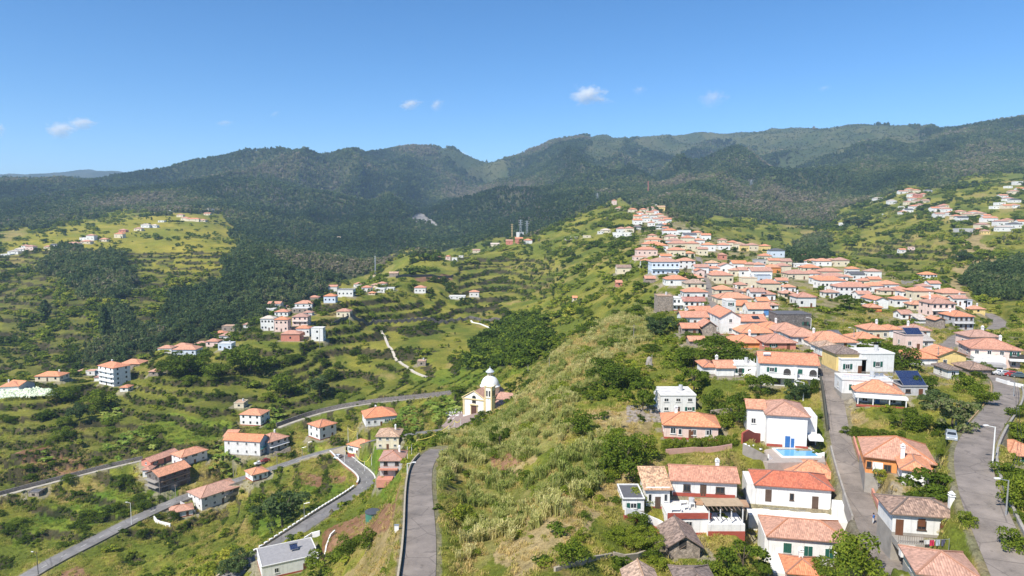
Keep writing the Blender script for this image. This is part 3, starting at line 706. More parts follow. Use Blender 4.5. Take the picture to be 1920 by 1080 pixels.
def bump(nt, b, h, strength=.4, dist=.05):
    n = nt.nodes.new('ShaderNodeBump'); n.inputs['Strength'].default_value = strength; n.inputs['Distance'].default_value = dist
    nt.links.new(h, n.inputs['Height']); nt.links.new(n.outputs[0], b.inputs['Normal'])

WALLC = {'w': (.80, .79, .76), 'c': (.74, .65, .48), 'p': (.80, .60, .52), 'b': (.62, .69, .78), 'g': (.50, .49, .49), 's': (.33, .27, .22), 'o': (.74, .29, .09), 'y': (.80, .60, .24), 'r': (.60, .24, .17), 'd': (.17, .15, .14)}
ROOFC = {'o': (.62, .285, .165), 't': (.59, .255, .150), 'r': (.50, .175, .115), 'b': (.29, .20, .155), 'k': (.12, .12, .13), 'p': (.55, .47, .40), 'e': (.53, .34, .22), 'w': (.68, .66, .62), 'g': (.33, .32, .325)}
def wall_mat(k):
    n = 'plaster_' + k
    if n in MATS: return MATS[n]
    m, nt, b = new_mat(n)
    c = WALLC[k]; co = coord(nt)
    f = noise(nt, co, .9, 4)
    rnd = nt.nodes.new('ShaderNodeObjectInfo').outputs['Random']
    if k in 'sd':
        v = nt.nodes.new('ShaderNodeTexVoronoi'); v.inputs['Scale'].default_value = 2.4; nt.links.new(co, v.inputs['Vector'])
        st = ramp(nt, v.outputs['Color'], [(0, tuple(x * .55 for x in c)), (1, tuple(min(1, x * 1.5) for x in c))])
        v2 = nt.nodes.new('ShaderNodeTexVoronoi'); v2.feature = 'DISTANCE_TO_EDGE'; v2.inputs['Scale'].default_value = 2.4; nt.links.new(co, v2.inputs['Vector'])
        j = ramp(nt, v2.outputs['Distance'], [(0.0, .45), (.06, 1.0)])
        col = mix_rgb(nt, 1.0, st, j, 'MULTIPLY'); bump(nt, b, v2.outputs['Distance'], .6, .12)
    else:
        lo = tuple(x * .80 for x in c)
        col = mix_rgb(nt, ramp(nt, f, [(.42, 0.0), (.72, .75)]), c, lo)
        # rain streaks under sills and along the base
        mp = nt.nodes.new('ShaderNodeMapping'); mp.inputs['Scale'].default_value = (2.2, 2.2, .16); nt.links.new(co, mp.inputs[0])
        s = noise(nt, mp.outputs[0], 1.6, 3)
        col = mix_rgb(nt, ramp(nt, s, [(.54, 0.0), (.78, .60)]), col, tuple(x * .52 for x in c))
    hsv = nt.nodes.new('ShaderNodeHueSaturation'); nt.links.new(col, hsv.inputs['Color'])
    nt.links.new(math_n(nt, 'ADD', math_n(nt, 'MULTIPLY', rnd, .16), .88), hsv.inputs['Value'])
    nt.links.new(hsv.outputs[0], b.inputs['Base Color']); b.inputs['Roughness'].default_value = .9
    MATS[n] = m; return m
def roof_mat(k):
    n = 'roof_tiles_' + k
    if n in MATS: return MATS[n]
    m, nt, b = new_mat(n); c = ROOFC[k]
    if k in 'w':
        co = coord(nt)
        col = mix_rgb(nt, ramp(nt, noise(nt, co, .7, 5), [(.35, 0.0), (.75, .9)]), c, tuple(x * .62 for x in c))
        nt.links.new(col, b.inputs['Base Color']); b.inputs['Roughness'].default_value = .9
        MATS[n] = m; return m
    uv = coord(nt, 'UV'); ob = coord(nt)
    sx = nt.nodes.new('ShaderNodeSeparateXYZ'); nt.links.new(uv, sx.inputs[0])
    cu_ = math_n(nt, 'FRACT', math_n(nt, 'MULTIPLY', sx.outputs[0], 1 / .30))
    cv_ = math_n(nt, 'FRACT', math_n(nt, 'MULTIPLY', sx.outputs[1], 1 / .38))
    hump = math_n(nt, 'SINE', math_n(nt, 'MULTIPLY', cu_, math.pi))
    fl = nt.nodes.new('ShaderNodeVectorMath'); fl.operation = 'FLOOR'
    mp = nt.nodes.new('ShaderNodeMapping'); mp.inputs['Scale'].default_value = (1 / .30, 1 / .38, 1); nt.links.new(uv, mp.inputs[0]); nt.links.new(mp.outputs[0], fl.inputs[0])
    wn_ = nt.nodes.new('ShaderNodeTexWhiteNoise'); nt.links.new(fl.outputs[0], wn_.inputs[0])
    v = .5 if k in 'be' else .26
    tile = ramp(nt, wn_.outputs['Value'], [(0, tuple(x * (1 - v) for x in c)), (.5, c), (1, tuple(min(1, x * (1 + v)) for x in c))])
    grime = noise(nt, ob, .45, 5)
    col = mix_rgb(nt, ramp(nt, grime, [(.45, 0.0), (.78, .62 if k in 'rbe' else .42)]), tile, tuple(x * .42 + .03 for x in c))
    col = mix_rgb(nt, ramp(nt, hump, [(0.0, .55), (.35, 0.0)]), col, tuple(x * .35 for x in c))
    rnd = nt.nodes.new('ShaderNodeObjectInfo').outputs['Random']
    hsv = nt.nodes.new('ShaderNodeHueSaturation'); nt.links.new(col, hsv.inputs['Color'])
    nt.links.new(math_n(nt, 'ADD', math_n(nt, 'MULTIPLY', rnd, .40), .78), hsv.inputs['Value'])
    nt.links.new(math_n(nt, 'ADD', math_n(nt, 'MULTIPLY', rnd, .36), .74), hsv.inputs['Saturation'])
    nt.links.new(hsv.outputs[0], b.inputs['Base Color']); b.inputs['Roughness'].default_value = .8
    bump(nt, b, math_n(nt, 'ADD', hump, math_n(nt, 'MULTIPLY', cv_, -.5)), .7, .07)
    MATS[n] = m; return m
def flat_mat(name, c, rough=.7, metal=0.0, var=.25, scale=1.5):
    if name in MATS: return MATS[name]
    m, nt, b = new_mat(name)
    col = mix_rgb(nt, ramp(nt, noise(nt, coord(nt), scale, 4), [(.3, 0.0), (.75, 1.0)]), c, tuple(x * (1 - var) for x in c))
    nt.links.new(col, b.inputs['Base Color']); b.inputs['Roughness'].default_value = rough; b.inputs['Metallic'].default_value = metal
    MATS[name] = m; return m
GLASS = flat_mat('window_glass', (.030, .038, .046), .12, 0, .3)
FRAME_W = flat_mat('white_frame', (.72, .71, .68), .5)
FRAME_D = flat_mat('brown_frame', (.11, .07, .05), .5)
SHUT = {'green': flat_mat('green_paint', (.02, .115, .085), .5), 'brown': flat_mat('brown_paint', (.17, .07, .035), .5), 'blue': flat_mat('blue_paint', (.04, .16, .42), .5)}
WHITE = flat_mat('white_paint', (.80, .79, .77), .8, 0, .12, .6)
BRICKRED = flat_mat('red_paint', (.40, .085, .055), .8, 0, .25, .8)
CONC = flat_mat('concrete', (.36, .33, .29), .9, 0, .35, .7)
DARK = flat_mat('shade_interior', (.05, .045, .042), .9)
METAL = flat_mat('galvanised_metal', (.52, .53, .54), .4, .6)
WOODM = flat_mat('wood_post', (.17, .12, .085), .8)
STONE = wall_mat('s'); DSTONE = wall_mat('d')
m, nt, b = new_mat('solar_cells')
br = nt.nodes.new('ShaderNodeTexBrick'); br.offset = 0; br.inputs['Scale'].default_value = 6
br.inputs['Color1'].default_value = (.012, .024, .075, 1); br.inputs['Color2'].default_value = (.016, .032, .095, 1); br.inputs['Mortar'].default_value = (.20, .22, .26, 1); br.inputs['Mortar Size'].default_value = .015; br.inputs['Brick Width'].default_value = 1.0; br.inputs['Row Height'].default_value = 1.0
nt.links.new(coord(nt, 'Object'), br.inputs['Vector']); nt.links.new(br.outputs[0], b.inputs['Base Color']); b.inputs['Roughness'].default_value = .2
SOLAR = m

# ---------------------------------------------------------------- mesh helpers
class MB:
    def __init__(s): s.v = []; s.f = []; s.uv = []
    def face(s, pts, uvs=None):
        i = len(s.v); s.v += [tuple(p) for p in pts]; s.f.append(tuple(range(i, i + len(pts)))); s.uv.append(uvs)
    def box(s, x0, x1, y0, y1, z0, z1, bottom=True):
        i = len(s.v)
        s.v += [(x0, y0, z0), (x1, y0, z0), (x1, y1, z0), (x0, y1, z0), (x0, y0, z1), (x1, y0, z1), (x1, y1, z1), (x0, y1, z1)]
        fs = [(0, 1, 5, 4), (1, 2, 6, 5), (2, 3, 7, 6), (3, 0, 4, 7), (4, 5, 6, 7)] + ([(3, 2, 1, 0)] if bottom else [])
        for f in fs: s.f.append(tuple(i + q for q in f)); s.uv.append(None)
    def bar(s, a, b, r, n=6, r2=None):
        a, b = Vector(a), Vector(b); d = (b - a).normalized(); r2 = r if r2 is None else r2
        t = d.cross(Vector((0, 0, 1)));  t = Vector((1, 0, 0)) if t.length < 1e-3 else t.normalized(); q = d.cross(t)
        i = len(s.v)
        for p, rr in ((a, r), (b, r2)):
            for k in range(n):
                an = 2 * math.pi * k / n; s.v.append(tuple(p + (t * math.cos(an) + q * math.sin(an)) * rr))
        for k in range(n): s.f.append((i + k, i + (k + 1) % n, i + n + (k + 1) % n, i + n + k)); s.uv.append(None)
        s.f.append(tuple(i + n + k for k in range(n))); s.uv.append(None)
        s.f.append(tuple(i + n - 1 - k for k in range(n))); s.uv.append(None)
    def lathe(s, prof, cx=0, cy=0, n=20):
        i = len(s.v)
        for r, z in prof:
            for k in range(n): s.v.append((cx + r * math.cos(2 * math.pi * k / n), cy + r * math.sin(2 * math.pi * k / n), z))
        for j in range(len(prof) - 1):
            for k in range(n):
                s.f.append((i + j * n + k, i + j * n + (k + 1) % n, i + (j + 1) * n + (k + 1) % n, i + (j + 1) * n + k)); s.uv.append(None)
    def mesh(s, name, mats, smooth=False):
        me = bpy.data.meshes.new(name); me.from_pydata(s.v, [], s.f)
        if any(u for u in s.uv):
            ul = me.uv_layers.new(name='UVMap'); li = 0
            for f, u in zip(s.f, s.uv):
                for q in range(len(f)):
                    ul.data[li].uv = u[q] if u else (0, 0); li += 1
        for m_ in (mats if isinstance(mats, (list, tuple)) else [mats]): me.materials.append(m_)
        if smooth:
            for p in me.polygons: p.use_smooth = True
        me.update(); return me
    def build(s, name, mats, parent=None, loc=(0, 0, 0), rz=0, smooth=False):
        return link(name, s.mesh(name, mats, smooth), parent, loc, rz)
def link(name, me, parent=None, loc=(0, 0, 0), rz=0):
    o = bpy.data.objects.new(name, me); COL.objects.link(o); o.location = loc
    if rz: o.rotation_euler = (0, 0, rz)
    if parent is not None: o.parent = parent
    return o
def thing(name, label, cat, loc, rz=0, group=None, me=None):
    o = link(name, me, None, loc, rz); o['label'] = label; o['category'] = cat
    if group: o['group'] = group
    return o

# ---------------------------------------------------------------- house parts
CACHE = {}
def roof_mesh(kind, W, d, H_, pitch, oh, mat):
    """closed roof solid with tile coordinates; front eave at y=-oh"""
    mb = MB(); t = .16
    x0, x1, y0, y1 = -oh, W + oh, -oh, d + oh
    ze = H_ - oh * pitch
    if kind == 'h':
        hd = (y1 - y0) / 2; hx = (x1 - x0) / 2; r = min(hd, hx); zr = ze + r * pitch
        if hx >= hd: ra, rb = (x0 + r, y0 + r, zr), (x1 - r, y0 + r, zr)
        else: ra, rb = (x0 + r, y0 + r, zr), (x0 + r, y1 - r, zr)
        A, B_, C_, E = (x0, y0, ze), (x1, y0, ze), (x1, y1, ze), (x0, y1, ze)
        if hx >= hd: tris = [[A, B_, rb, ra], [B_, C_, rb], [C_, E, ra, rb], [E, A, ra]]
        else: tris = [[A, B_, ra], [B_, C_, rb, ra], [C_, E, rb], [E, A, ra, rb]]
        slopes = tris; eave = [A, B_, C_, E]; ridge = [(ra, rb), (A, ra), (E, ra if hx >= hd else rb), (B_, rb if hx >= hd else ra), (C_, rb)]
    elif kind == 'x':
        r = (y1 - y0) / 2; zr = ze + r * pitch; ym = (y0 + y1) / 2
        A, B_, C_, E = (x0, y0, ze), (x1, y0, ze), (x1, y1, ze), (x0, y1, ze); ra, rb = (x0, ym, zr), (x1, ym, zr)
        slopes = [[A, B_, rb, ra], [C_, E, ra, rb]]; eave = None; ridge = [(ra, rb)]
    elif kind == 'y':
        r = (x1 - x0) / 2; zr = ze + r * pitch; xm = (x0 + x1) / 2
        A, B_, C_, E = (x0, y0, ze), (x1, y0, ze), (x1, y1, ze), (x0, y1, ze); ra, rb = (xm, y0, zr), (xm, y1, zr)
        slopes = [[E, A, ra, rb], [B_, C_, rb, ra]]; eave = None; ridge = [(ra, rb)]
    elif kind == 'm':
        zr = ze + (y1 - y0) * pitch * .55
        slopes = [[(x0, y0, ze), (x1, y0, ze), (x1, y1, zr), (x0, y1, zr)]]; ridge = []
    for sl in slopes:
        e0, e1 = Vector(sl[0]), Vector(sl[1]); ux = (e1 - e0).normalized(); nn = (e1 - e0).cross(Vector(sl[-1]) - e0).normalized(); uy = nn.cross(ux)
        uvs = [((Vector(p) - e0).dot(ux), (Vector(p) - e0).dot(uy)) for p in sl]
        mb.face(sl, uvs)
        lo = [(p[0], p[1], p[2] - t) for p in sl]
        mb.face(lo[::-1])
        m_ = len(sl)
        for q in range(m_):
            if kind == 'h' and q > 0: continue
            mb.face([lo[q], lo[(q + 1) % m_], sl[(q + 1) % m_], sl[q]])
    return mb, ridge, zr

def win_mesh(w, hh, frame, pane_mat, two=True):
    key = ('win', round(w, 1), round(hh, 1), frame.name)
    if key not in CACHE:
        mb = MB(); t = min(.12, w * .14); pr = .05
        mb.box(0, t, -pr, .02, 0, hh); mb.box(w - t, w, -pr, .02, 0, hh); mb.box(t, w - t, -pr, .02, 0, t); mb.box(t, w - t, -pr, .02, hh - t, hh)
        if two and w > .9: mb.box(w / 2 - .035, w / 2 + .035, -pr + .012, .02, t, hh - t)
        mb.box(-.08, w + .08, -.14, .02, -.09, -.003)
        p = MB(); p.face([(t, -.012, t), (w - t, -.012, t), (w - t, -.012, hh - t), (t, -.012, hh - t)])
        CACHE[key] = (mb.mesh('window', frame), p.mesh('pane', pane_mat))
    return CACHE[key]
def far_win_mesh(w, hh):
    key = ('far', round(w, 1), round(hh, 1))
    if key not in CACHE:
        mb = MB(); mb.box(0, w, -.04, .02, 0, hh); CACHE[key] = mb.mesh('window', GLASS)
    return CACHE[key]
def door_mesh(w, hh, mat):
    key = ('door', round(w, 1), round(hh, 1), mat.name)
    if key not in CACHE:
        mb = MB(); mb.box(0, w, -.045, .02, 0, hh); mb.box(.12, w / 2 - .05, -.065, -.045, .2, hh - .25); mb.box(w / 2 + .05, w - .12, -.065, -.045, .2, hh - .25)
        CACHE[key] = mb.mesh('door', mat)
    return CACHE[key]
def shut_mesh(w, hh, mat):
    key = ('shut', round(w, 1), round(hh, 1), mat.name)
    if key not in CACHE:
        mb = MB(); mb.box(0, w, -.09, -.055, 0, hh)
        n_ = max(4, int(hh / .16))
        for q in range(n_): mb.box(.05, w - .05, -.105, -.09, hh * (q + .15) / n_, hh * (q + .8) / n_)
        CACHE[key] = mb.mesh('shutter', mat)
    return CACHE[key]
def add_window(root, x, z, w, hh, y=0.0, rz=0.0, near=True, frame=FRAME_W, shut=None):
    if not near:
        return link('window', far_win_mesh(w, hh), root, (x, y, z), rz)
    fm, pm = win_mesh(w, hh, frame, GLASS)
    o = link('window', fm, root, (x, y, z), rz); link('pane', pm, o)
    if shut == 'closed_green' or shut == 'closed':
        for q in (0, 1): link('shutter', shut_mesh(w / 2 - .02, hh, SHUT['green']), o, (q * w / 2 + .01, 0, 0))
    elif shut in SHUT:
        for q in (-.52 * w, w * 1.02): link('shutter', shut_mesh(w * .5, hh, SHUT[shut]), o, (q, .03, 0))
    return o
def add_balcony(root, x0, x1, z, out=1.2, mat=WHITE, y=0.0):
    mb = MB(); mb.box(x0, x1, y - out, y - .003, z - .18, z)
    bo = mb.build('balcony', mat, root)
    r = MB(); r.box(x0, x1, y - out, y - out + .06, z + .9, z + .98)
    nn = max(2, int((x1 - x0) / .5))
    for q in range(nn + 1):
        xx = x0 + (x1 - x0 - .05) * q / nn; r.box(xx, xx + .05, y - out + .005, y - out + .055, z, z + .9)
    r.build('railing', METAL if mat is WHITE else mat, bo)
    return bo
def chimney(roof_o, x, y, z, hgt=1.6, w=.6, mat=WHITE):
    mb = MB(); mb.box(x - w / 2, x + w / 2, y - w / 2, y + w / 2, z - .8, z + hgt)
    mb.box(x - w * .65, x + w * .65, y - w * .65, y + w * .65, z + hgt, z + hgt + .1)
    for q in (-.22, .22): mb.box(x + q * w * 1.6 - .06, x + q * w * 1.6 + .06, y - w * .4, y + w * .4, z + hgt + .1, z + hgt + .35)
    i = len(mb.v); zt = z + hgt + .35; q = w * .62
    mb.face([(x - q, y - q, zt), (x + q, y - q, zt), (x, y, zt + .4)]); mb.face([(x + q, y - q, zt), (x + q, y + q, zt), (x, y, zt + .4)])
    mb.face([(x + q, y + q, zt), (x - q, y + q, zt), (x, y, zt + .4)]); mb.face([(x - q, y + q, zt), (x - q, y - q, zt), (x, y, zt + .4)])
    return mb.build('chimney', mat, roof_o)
def solar(root, x, y, z, nx, nz, tilt, w=1.0, l=1.6):
    """panel rows tilted to the camera side; each panel its own part"""
    key = ('sol', w, l)
    if key not in CACHE:
        mb = MB(); mb.box(.02, w - .02, .02, l - .02, -.04, .0); CACHE[key] = mb.mesh('solar_panel', SOLAR)
    fr_ = MB()
    for q in range(nx + 1): fr_.bar((q * w, 0, 0), (q * w, 0, .001), .01)
    rk = MB(); rk.box(-.05, nx * w + .05, -.05, nz * l + .05, -.12, -.05)
    for q in (0, nx * w): rk.bar((q, nz * l - .1, -.1), (q, nz * l - .1 - math.sin(tilt) * .3, -nz * l * math.sin(tilt) - .3), .05)
    r_ = rk.build('solar_array', METAL, root, (x, y, z)); r_.rotation_euler = (tilt, 0, 0)
    for i in range(nx):
        for j in range(nz): link('solar_panel', CACHE[key], r_, (i * w, j * l, 0))
    return r_

WALLW = {'w': 'white', 'c': 'cream', 'p': 'pink', 'b': 'light blue', 'g': 'grey', 's': 'stone', 'o': 'orange', 'y': 'yellow', 'r': 'coral', 'd': 'dark stone'}
ROOFW = {'o': 'orange', 't': 'red', 'r': 'dark red', 'b': 'brown', 'k': 'dark grey', 'p': 'pale', 'e': 'beige', 'w': 'flat white', 'g': 'grey'}
ORD = ['first', 'second', 'third', 'fourth', 'fifth', 'sixth', 'seventh', 'eighth', 'ninth', 'tenth', 'eleventh', 'twelfth', 'thirteenth']
from collections import defaultdict
_cl = defaultdict(list)
for h in HOUSES:
    if not h['label']:
        adj = '%s %shouse' % (WALLW[h['wall']], 'flat roofed ' if h['roof'] == 'f' else ROOFW[h['rc']] + ' roofed ')
        _cl[(h['cl'], adj)].append(h)
for (c_, adj), L in _cl.items():
    L.sort(key=lambda q: q['x1'])
    for i, h in enumerate(L):
        h['label'] = ('%s %s' % (adj, c_)) if len(L) == 1 else ('%s %s %s' % (ORD[min(i, 12)] + ' from left,' if 0 else ORD[min(i, 12)] + ' from the left', adj, c_))
        h['group'] = 'houses ' + c_
HEROW = {}
HROOT = {}
def build_house(h):
    W, d, Hh, D = h['W'], h['dep'], h['Hm'], h['D']
    near = D < 300
    small = W < 6.5 and h['st'] == 1 and h['nw'] <= 1
    nm = 'hut' if any(q in h['label'] for q in (' hut', 'shed', 'barn')) else ('ruin' if 'ruin' in h['label'] else 'house')
    root = thing(nm, h['label'], 'shed' if nm == 'hut' else nm, (h['a'].x, h['a'].y, h['z']), h['rot'], h.get('group'))
    HROOT[h.get('hero')] = (root, h)
    wm = wall_mat(h['wall'])
    kind = h['roof']; pitch = h.get('pitch', .40); oh = .5 if near else .45
    if h['wall'] in 'd' and kind == 'f': oh = 0
    mb = MB(); fd = -5.0
    if kind == 'y':
        zr = Hh + W / 2 * pitch; xm = W / 2
        mb.face([(0, 0, fd), (W, 0, fd), (W, 0, Hh), (xm, 0, zr), (0, 0, Hh)]); mb.face([(W, d, fd), (0, d, fd), (0, d, Hh), (xm, d, zr), (W, d, Hh)])
        mb.face([(W, 0, fd), (W, d, fd), (W, d, Hh), (W, 0, Hh)]); mb.face([(0, d, fd), (0, 0, fd), (0, 0, Hh), (0, d, Hh)])
    elif kind == 'x':
        zr = Hh + d / 2 * pitch; ym = d / 2
        mb.face([(W, 0, fd), (W, d, fd), (W, d, Hh), (W, ym, zr), (W, 0, Hh)]); mb.face([(0, d, fd), (0, 0, fd), (0, 0, Hh), (0, ym, zr), (0, d, Hh)])
        mb.face([(0, 0, fd), (W, 0, fd), (W, 0, Hh), (0, 0, Hh)]); mb.face([(W, d, fd), (0, d, fd), (0, d, Hh), (W, d, Hh)])
    else:
        mb.box(0, W, 0, d, fd, Hh)
    mb.build('wall', wm, root)
    if h['wall'] in 'wcpyo' and D < 340 and h.get('hero') not in ('pool', 'terrace', 'shutter', 'hut', 'block', 'double', 'big', 'pink'):   # painted plinth
        b2 = MB(); b2.box(-.03, W + .03, -.03, d + .03, -5.1, .4)
        b2.build('plinth', BRICKRED if h['k'] * 7919 % 1 < .4 else CONC, root)
    if kind == 'f':
        r = MB(); t = .22; rm = roof_mat('w') if h['rc'] in 'w' else flat_mat('roof_deck_' + h['rc'], ROOFC[h['rc']], .9)
        pz = Hh + .35
        ro = MB(); ro.box(-.12, W + .12, -.12, d + .12, Hh + .003, Hh + .18); ro = ro.build('roof', rm, root)
        r.box(-.12, W + .12, -.12, -.12 + t, Hh + .18, pz); r.box(-.12, W + .12, d + .12 - t, d + .12, Hh + .18, pz)
        r.box(-.12, -.12 + t, -.12 + t, d + .12 - t, Hh + .18, pz); r.box(W + .12 - t, W + .12, -.12 + t, d + .12 - t, Hh + .18, pz)
        r.build('parapet', wm, ro)
        zr = Hh
    else:
        rmb, ridge, zr = roof_mesh(kind, W, d, Hh + .02, pitch, oh, None)
        ro = rmb.build('roof', roof_mat(h['rc']), root)
        if D < 330 and ridge:
            cp = MB()
            for a, b_ in ridge: cp.bar(Vector(a) + Vector((0, 0, .02)), Vector(b_) + Vector((0, 0, .02)), .13 if near else .18, 5)
            cp.build('ridge_cap', roof_mat(h['rc']), ro)
    rr = random.Random(int(h['x1'] * 131 + h['y1'] * 17))
    if kind in 'hx' and (h.get('chim') or (D < 420 and W > 6 and rr.random() < .45)):
        f_ = h.get('chim') or rr.choice((.25, .75)); chimney(ro, W * f_, d * .62, Hh + d * .25 * pitch, 1.3 if near else 1.1)
    if kind == 'f' and D < 450 and h['rc'] in 'we' and W > 4:
        tk = MB(); tk.lathe([(.0, Hh + .4 + 1.2), (.5, Hh + .4 + 1.15), (.55, Hh + .4), (.55, Hh + .19)], W * .7, d * .6, 10); tk.build('water_tank', flat_mat('tank_grey', (.5, .5, .5), .6), ro)
    # openings
    st, nw = h['st'], h['nw']
    frame = FRAME_D if h['wall'] in 'gsdo' else FRAME_W
    if nw:
        sh_ = Hh / st
        for f in range(st):
            wz = f * sh_ + sh_ * .34; wh = min(1.35, sh_ * .42)
            ww = min(1.15, W / nw * .46)
            for i in range(nw):
                x = W * (i + .5) / nw - ww / 2
                if f == 0 and i == nw // 2 and nw > 1 and D < 520:
                    dz = .02; link('door', door_mesh(.95, min(2.1, sh_ * .78), SHUT['brown'] if rr.random() < .6 else FRAME_D), root, (W * (i + .5) / nw - .48, 0, dz))
                else:
                    add_window(root, x, wz, ww, wh, 0, 0, near, frame, h.get('shut') or ('green' if near and rr.random() < .25 and W / nw > 2.6 else None))
        # side walls
        if D < 900:
            ns = max(1, int(d / 3.6))
            for f in range(st):
                wz = f * sh_ + sh_ * .34; wh = min(1.35, sh_ * .42)
                for i in range(ns):
                    yy = d * (i + .5) / ns
                    if h['c'][0] < 0 or h['rot'] < -.2: add_window(root, W, wz, 1.0, wh, yy - .5, R(90), near, frame)
                    if h['c'][0] > 0 or h['rot'] > .2: add_window(root, 0, wz, 1.0, wh, yy + .5, R(-90), near, frame)
    if h.get('balc'):
        for f in range(1, st): add_balcony(root, .2, W - .2, f * Hh / st)
    if h.get('skyl'):
        s_ = MB(); s_.box(W * .55, W * .8, d * .12, d * .36, 0, .1); so = s_.build('skylight', GLASS, ro); so.location = (0, 0, Hh + .1); so.rotation_euler = (math.atan(pitch), 0, 0)
    if h.get('solar'):
        nx, nz, lx, fy = h['solar']; pw = W * .9 / nx
        solar(root, W * .05, -.1, Hh + .5, nx, nz, R(33), pw, pw * 1.25 if nz > 2 else pw * 1.3)
    return root
# ---------------------------------------------------------------- the ground sheet
def lerp(a, b, t): return a + (b - a) * t[..., None]
cc = np.zeros(PX.shape + (3,))
G1, G2, G3 = np.array([.115, .140, .020]), np.array([.230, .215, .036]), np.array([.310, .235, .085])
n1 = fbm(XX / np.maximum(YY, 80) * 34, VV * 24, 51, 4); n2 = fbm(XX / 6.0, YY / 9.0, 53, 3); n3 = fbm(XX / 1.7, YY / 2.4, 55, 2)
t1 = np.clip((n1 - .5) * 3.2 + .45 + (n2 - .5) * 1.0, 0, 1)
cc[:] = lerp(G1, G2, t1)
cc = lerp(cc, G3, np.clip((fbm(XX / np.maximum(YY, 80) * 22 + 9, VV * 16, 57, 4) - .60) * 6 + (n3 - .5), 0, 1) * .75)
def paint(mask, ca, cb, f, amt=1.0):
    global cc
    ca, cb = np.array(ca), np.array(cb)
    cc[mask] = cc[mask] * (1 - amt) + (lerp(ca, cb, np.clip(f, 0, 1)))[mask] * amt
fine = np.clip((n2 - .5) * 1.6 + (n3 - .5) * 1.2 + .5, 0, 1)
farn = fbm(XX / 90, YY / 150, 61, 4)
paint(GOLD, (.19, .20, .022), (.32, .265, .035), np.clip(n1 * 1.6 - .3 + (farn - .5), 0, 1), .72)
HEATH = zone([(0,505),(110,495),(250,520),(420,500),(480,520),(640,540),(560,590),(430,640),(240,690),(0,730)], w=.6) & (YY > 430)
paint(HEATH, (.085, .095, .022), (.17, .165, .034), np.clip(fine * .6 + (n1 - .5) * 1.6 + .2, 0, 1), .8)
LOWL = zone([(0,740),(240,700),(460,660),(620,640),(640,740),(480,840),(250,880),(0,930)], w=.6) & (YY > 200)
paint(LOWL, (.085, .105, .018), (.18, .185, .030), np.clip(fine * .6 + (n1 - .5) * 1.6 + .2, 0, 1), .7)
paint(GREEN, (.090, .155, .016), (.195, .230, .028), fine, .9)
paint(REED, (.15, .16, .035), (.27, .235, .085), fine, .7)
paint(DRY, (.27, .20, .085), (.40, .30, .155), fine, .85)
paint(SOIL, (.20, .10, .055), (.30, .17, .10), fine, .95)
paint(FOREST, (.034, .046, .018), (.066, .070, .032), np.clip((farn - .5) * 3 + .5, 0, 1), 1)
paint(WOOD, (.030, .038, .014), (.06, .06, .025), fine, .9)
paint(WOODLOW, (.05, .07, .02), (.09, .10, .03), fine, .9)
paint(MOOR, (.052, .070, .026), (.095, .098, .042), np.clip((farn - .5) * 3 + .5, 0, 1), 1)
paint(RISER, (.022, .024, .012), (.070, .056, .034), fine, .92)  # dark scrub and stone colour, deepened to paint in the banks' shade
TOWN = zone([(1190,400),(1260,390),(1330,440),(1480,480),(1620,500),(1830,560),(1920,640),(1920,720),(1400,720),(1280,640),(1240,560),(1200,480)], w=.3) & (YY > 160) & (YY < 1300)
paint(TOWN & (n2 > .46), (.20, .17, .10), (.34, .27, .17), fine, .7)
paint(zone([(770,421),(788,403),(800,404),(818,421)], w=.1) & (YY > 1500), (.20, .19, .18), (.34, .32, .30), fine, 1)
OCC = ROADMASK.copy()
OCC |= zone([(770,421),(788,403),(800,404),(818,421)], w=.1) & (YY > 1500)
for h in HOUSES:
    ca, sa = math.cos(h['rot']), math.sin(h['rot']); rad = math.hypot(h['W'], h['dep']) + 3
    cx, cy = h['c']
    sel = np.where((XX > cx - rad) & (XX < cx + rad) & (YY > cy - rad) & (YY < cy + rad))
    dx, dy = XX[sel] - h['a'].x, YY[sel] - h['a'].y
    lx, ly = dx * ca + dy * sa, -dx * sa + dy * ca
    ex = np.maximum(np.maximum(-lx, lx - h['W']), 0); ey = np.maximum(np.maximum(-ly, ly - h['dep']), 0)
    dd = np.hypot(ex, ey)
    OCC[sel] |= dd < 1.1
    yard = (dd < 2.6) & (n2[sel] > .42)
    cs = cc[sel]; cs[yard] = cs[yard] * .35 + np.array([.30, .26, .21]) * .65; cc[sel] = cs
cc[ROADMASK] = cc[ROADMASK] * .4 + np.array([.22, .19, .145]) * .6
idx = np.arange(NU * NV).reshape(NV, NU)
fq = np.stack([idx[:-1, :-1], idx[:-1, 1:], idx[1:, 1:], idx[1:, :-1]], -1).reshape(-1, 4)
me = bpy.data.meshes.new('ground')
co_ = np.stack([XX, YY, ZZ], -1).reshape(-1, 3)
me.vertices.add(len(co_)); me.vertices.foreach_set('co', co_.ravel())
me.loops.add(fq.size); me.loops.foreach_set('vertex_index', fq.ravel().astype(np.int32))
me.polygons.add(len(fq)); me.polygons.foreach_set('loop_start', np.arange(0, fq.size, 4, dtype=np.int32))
me.polygons.foreach_set('use_smooth', np.ones(len(fq), bool))
me.update()
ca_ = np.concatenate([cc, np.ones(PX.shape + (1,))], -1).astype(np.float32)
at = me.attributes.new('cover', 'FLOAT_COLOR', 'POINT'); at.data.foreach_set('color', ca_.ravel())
gm, nt, b = new_mat('hillside')
a_ = nt.nodes.new('ShaderNodeAttribute'); a_.attribute_name = 'cover'
co = coord(nt)
f1 = noise(nt, co, .9, 5, .7); f2 = noise(nt, co, 3.5, 3, .7); f3 = noise(nt, co, .05, 6, .65)
col = mix_rgb(nt, 1.0, a_.outputs['Color'], ramp(nt, f1, [(.25, .50), (.5, 1.0), (.78, 1.45)]), 'MULTIPLY')
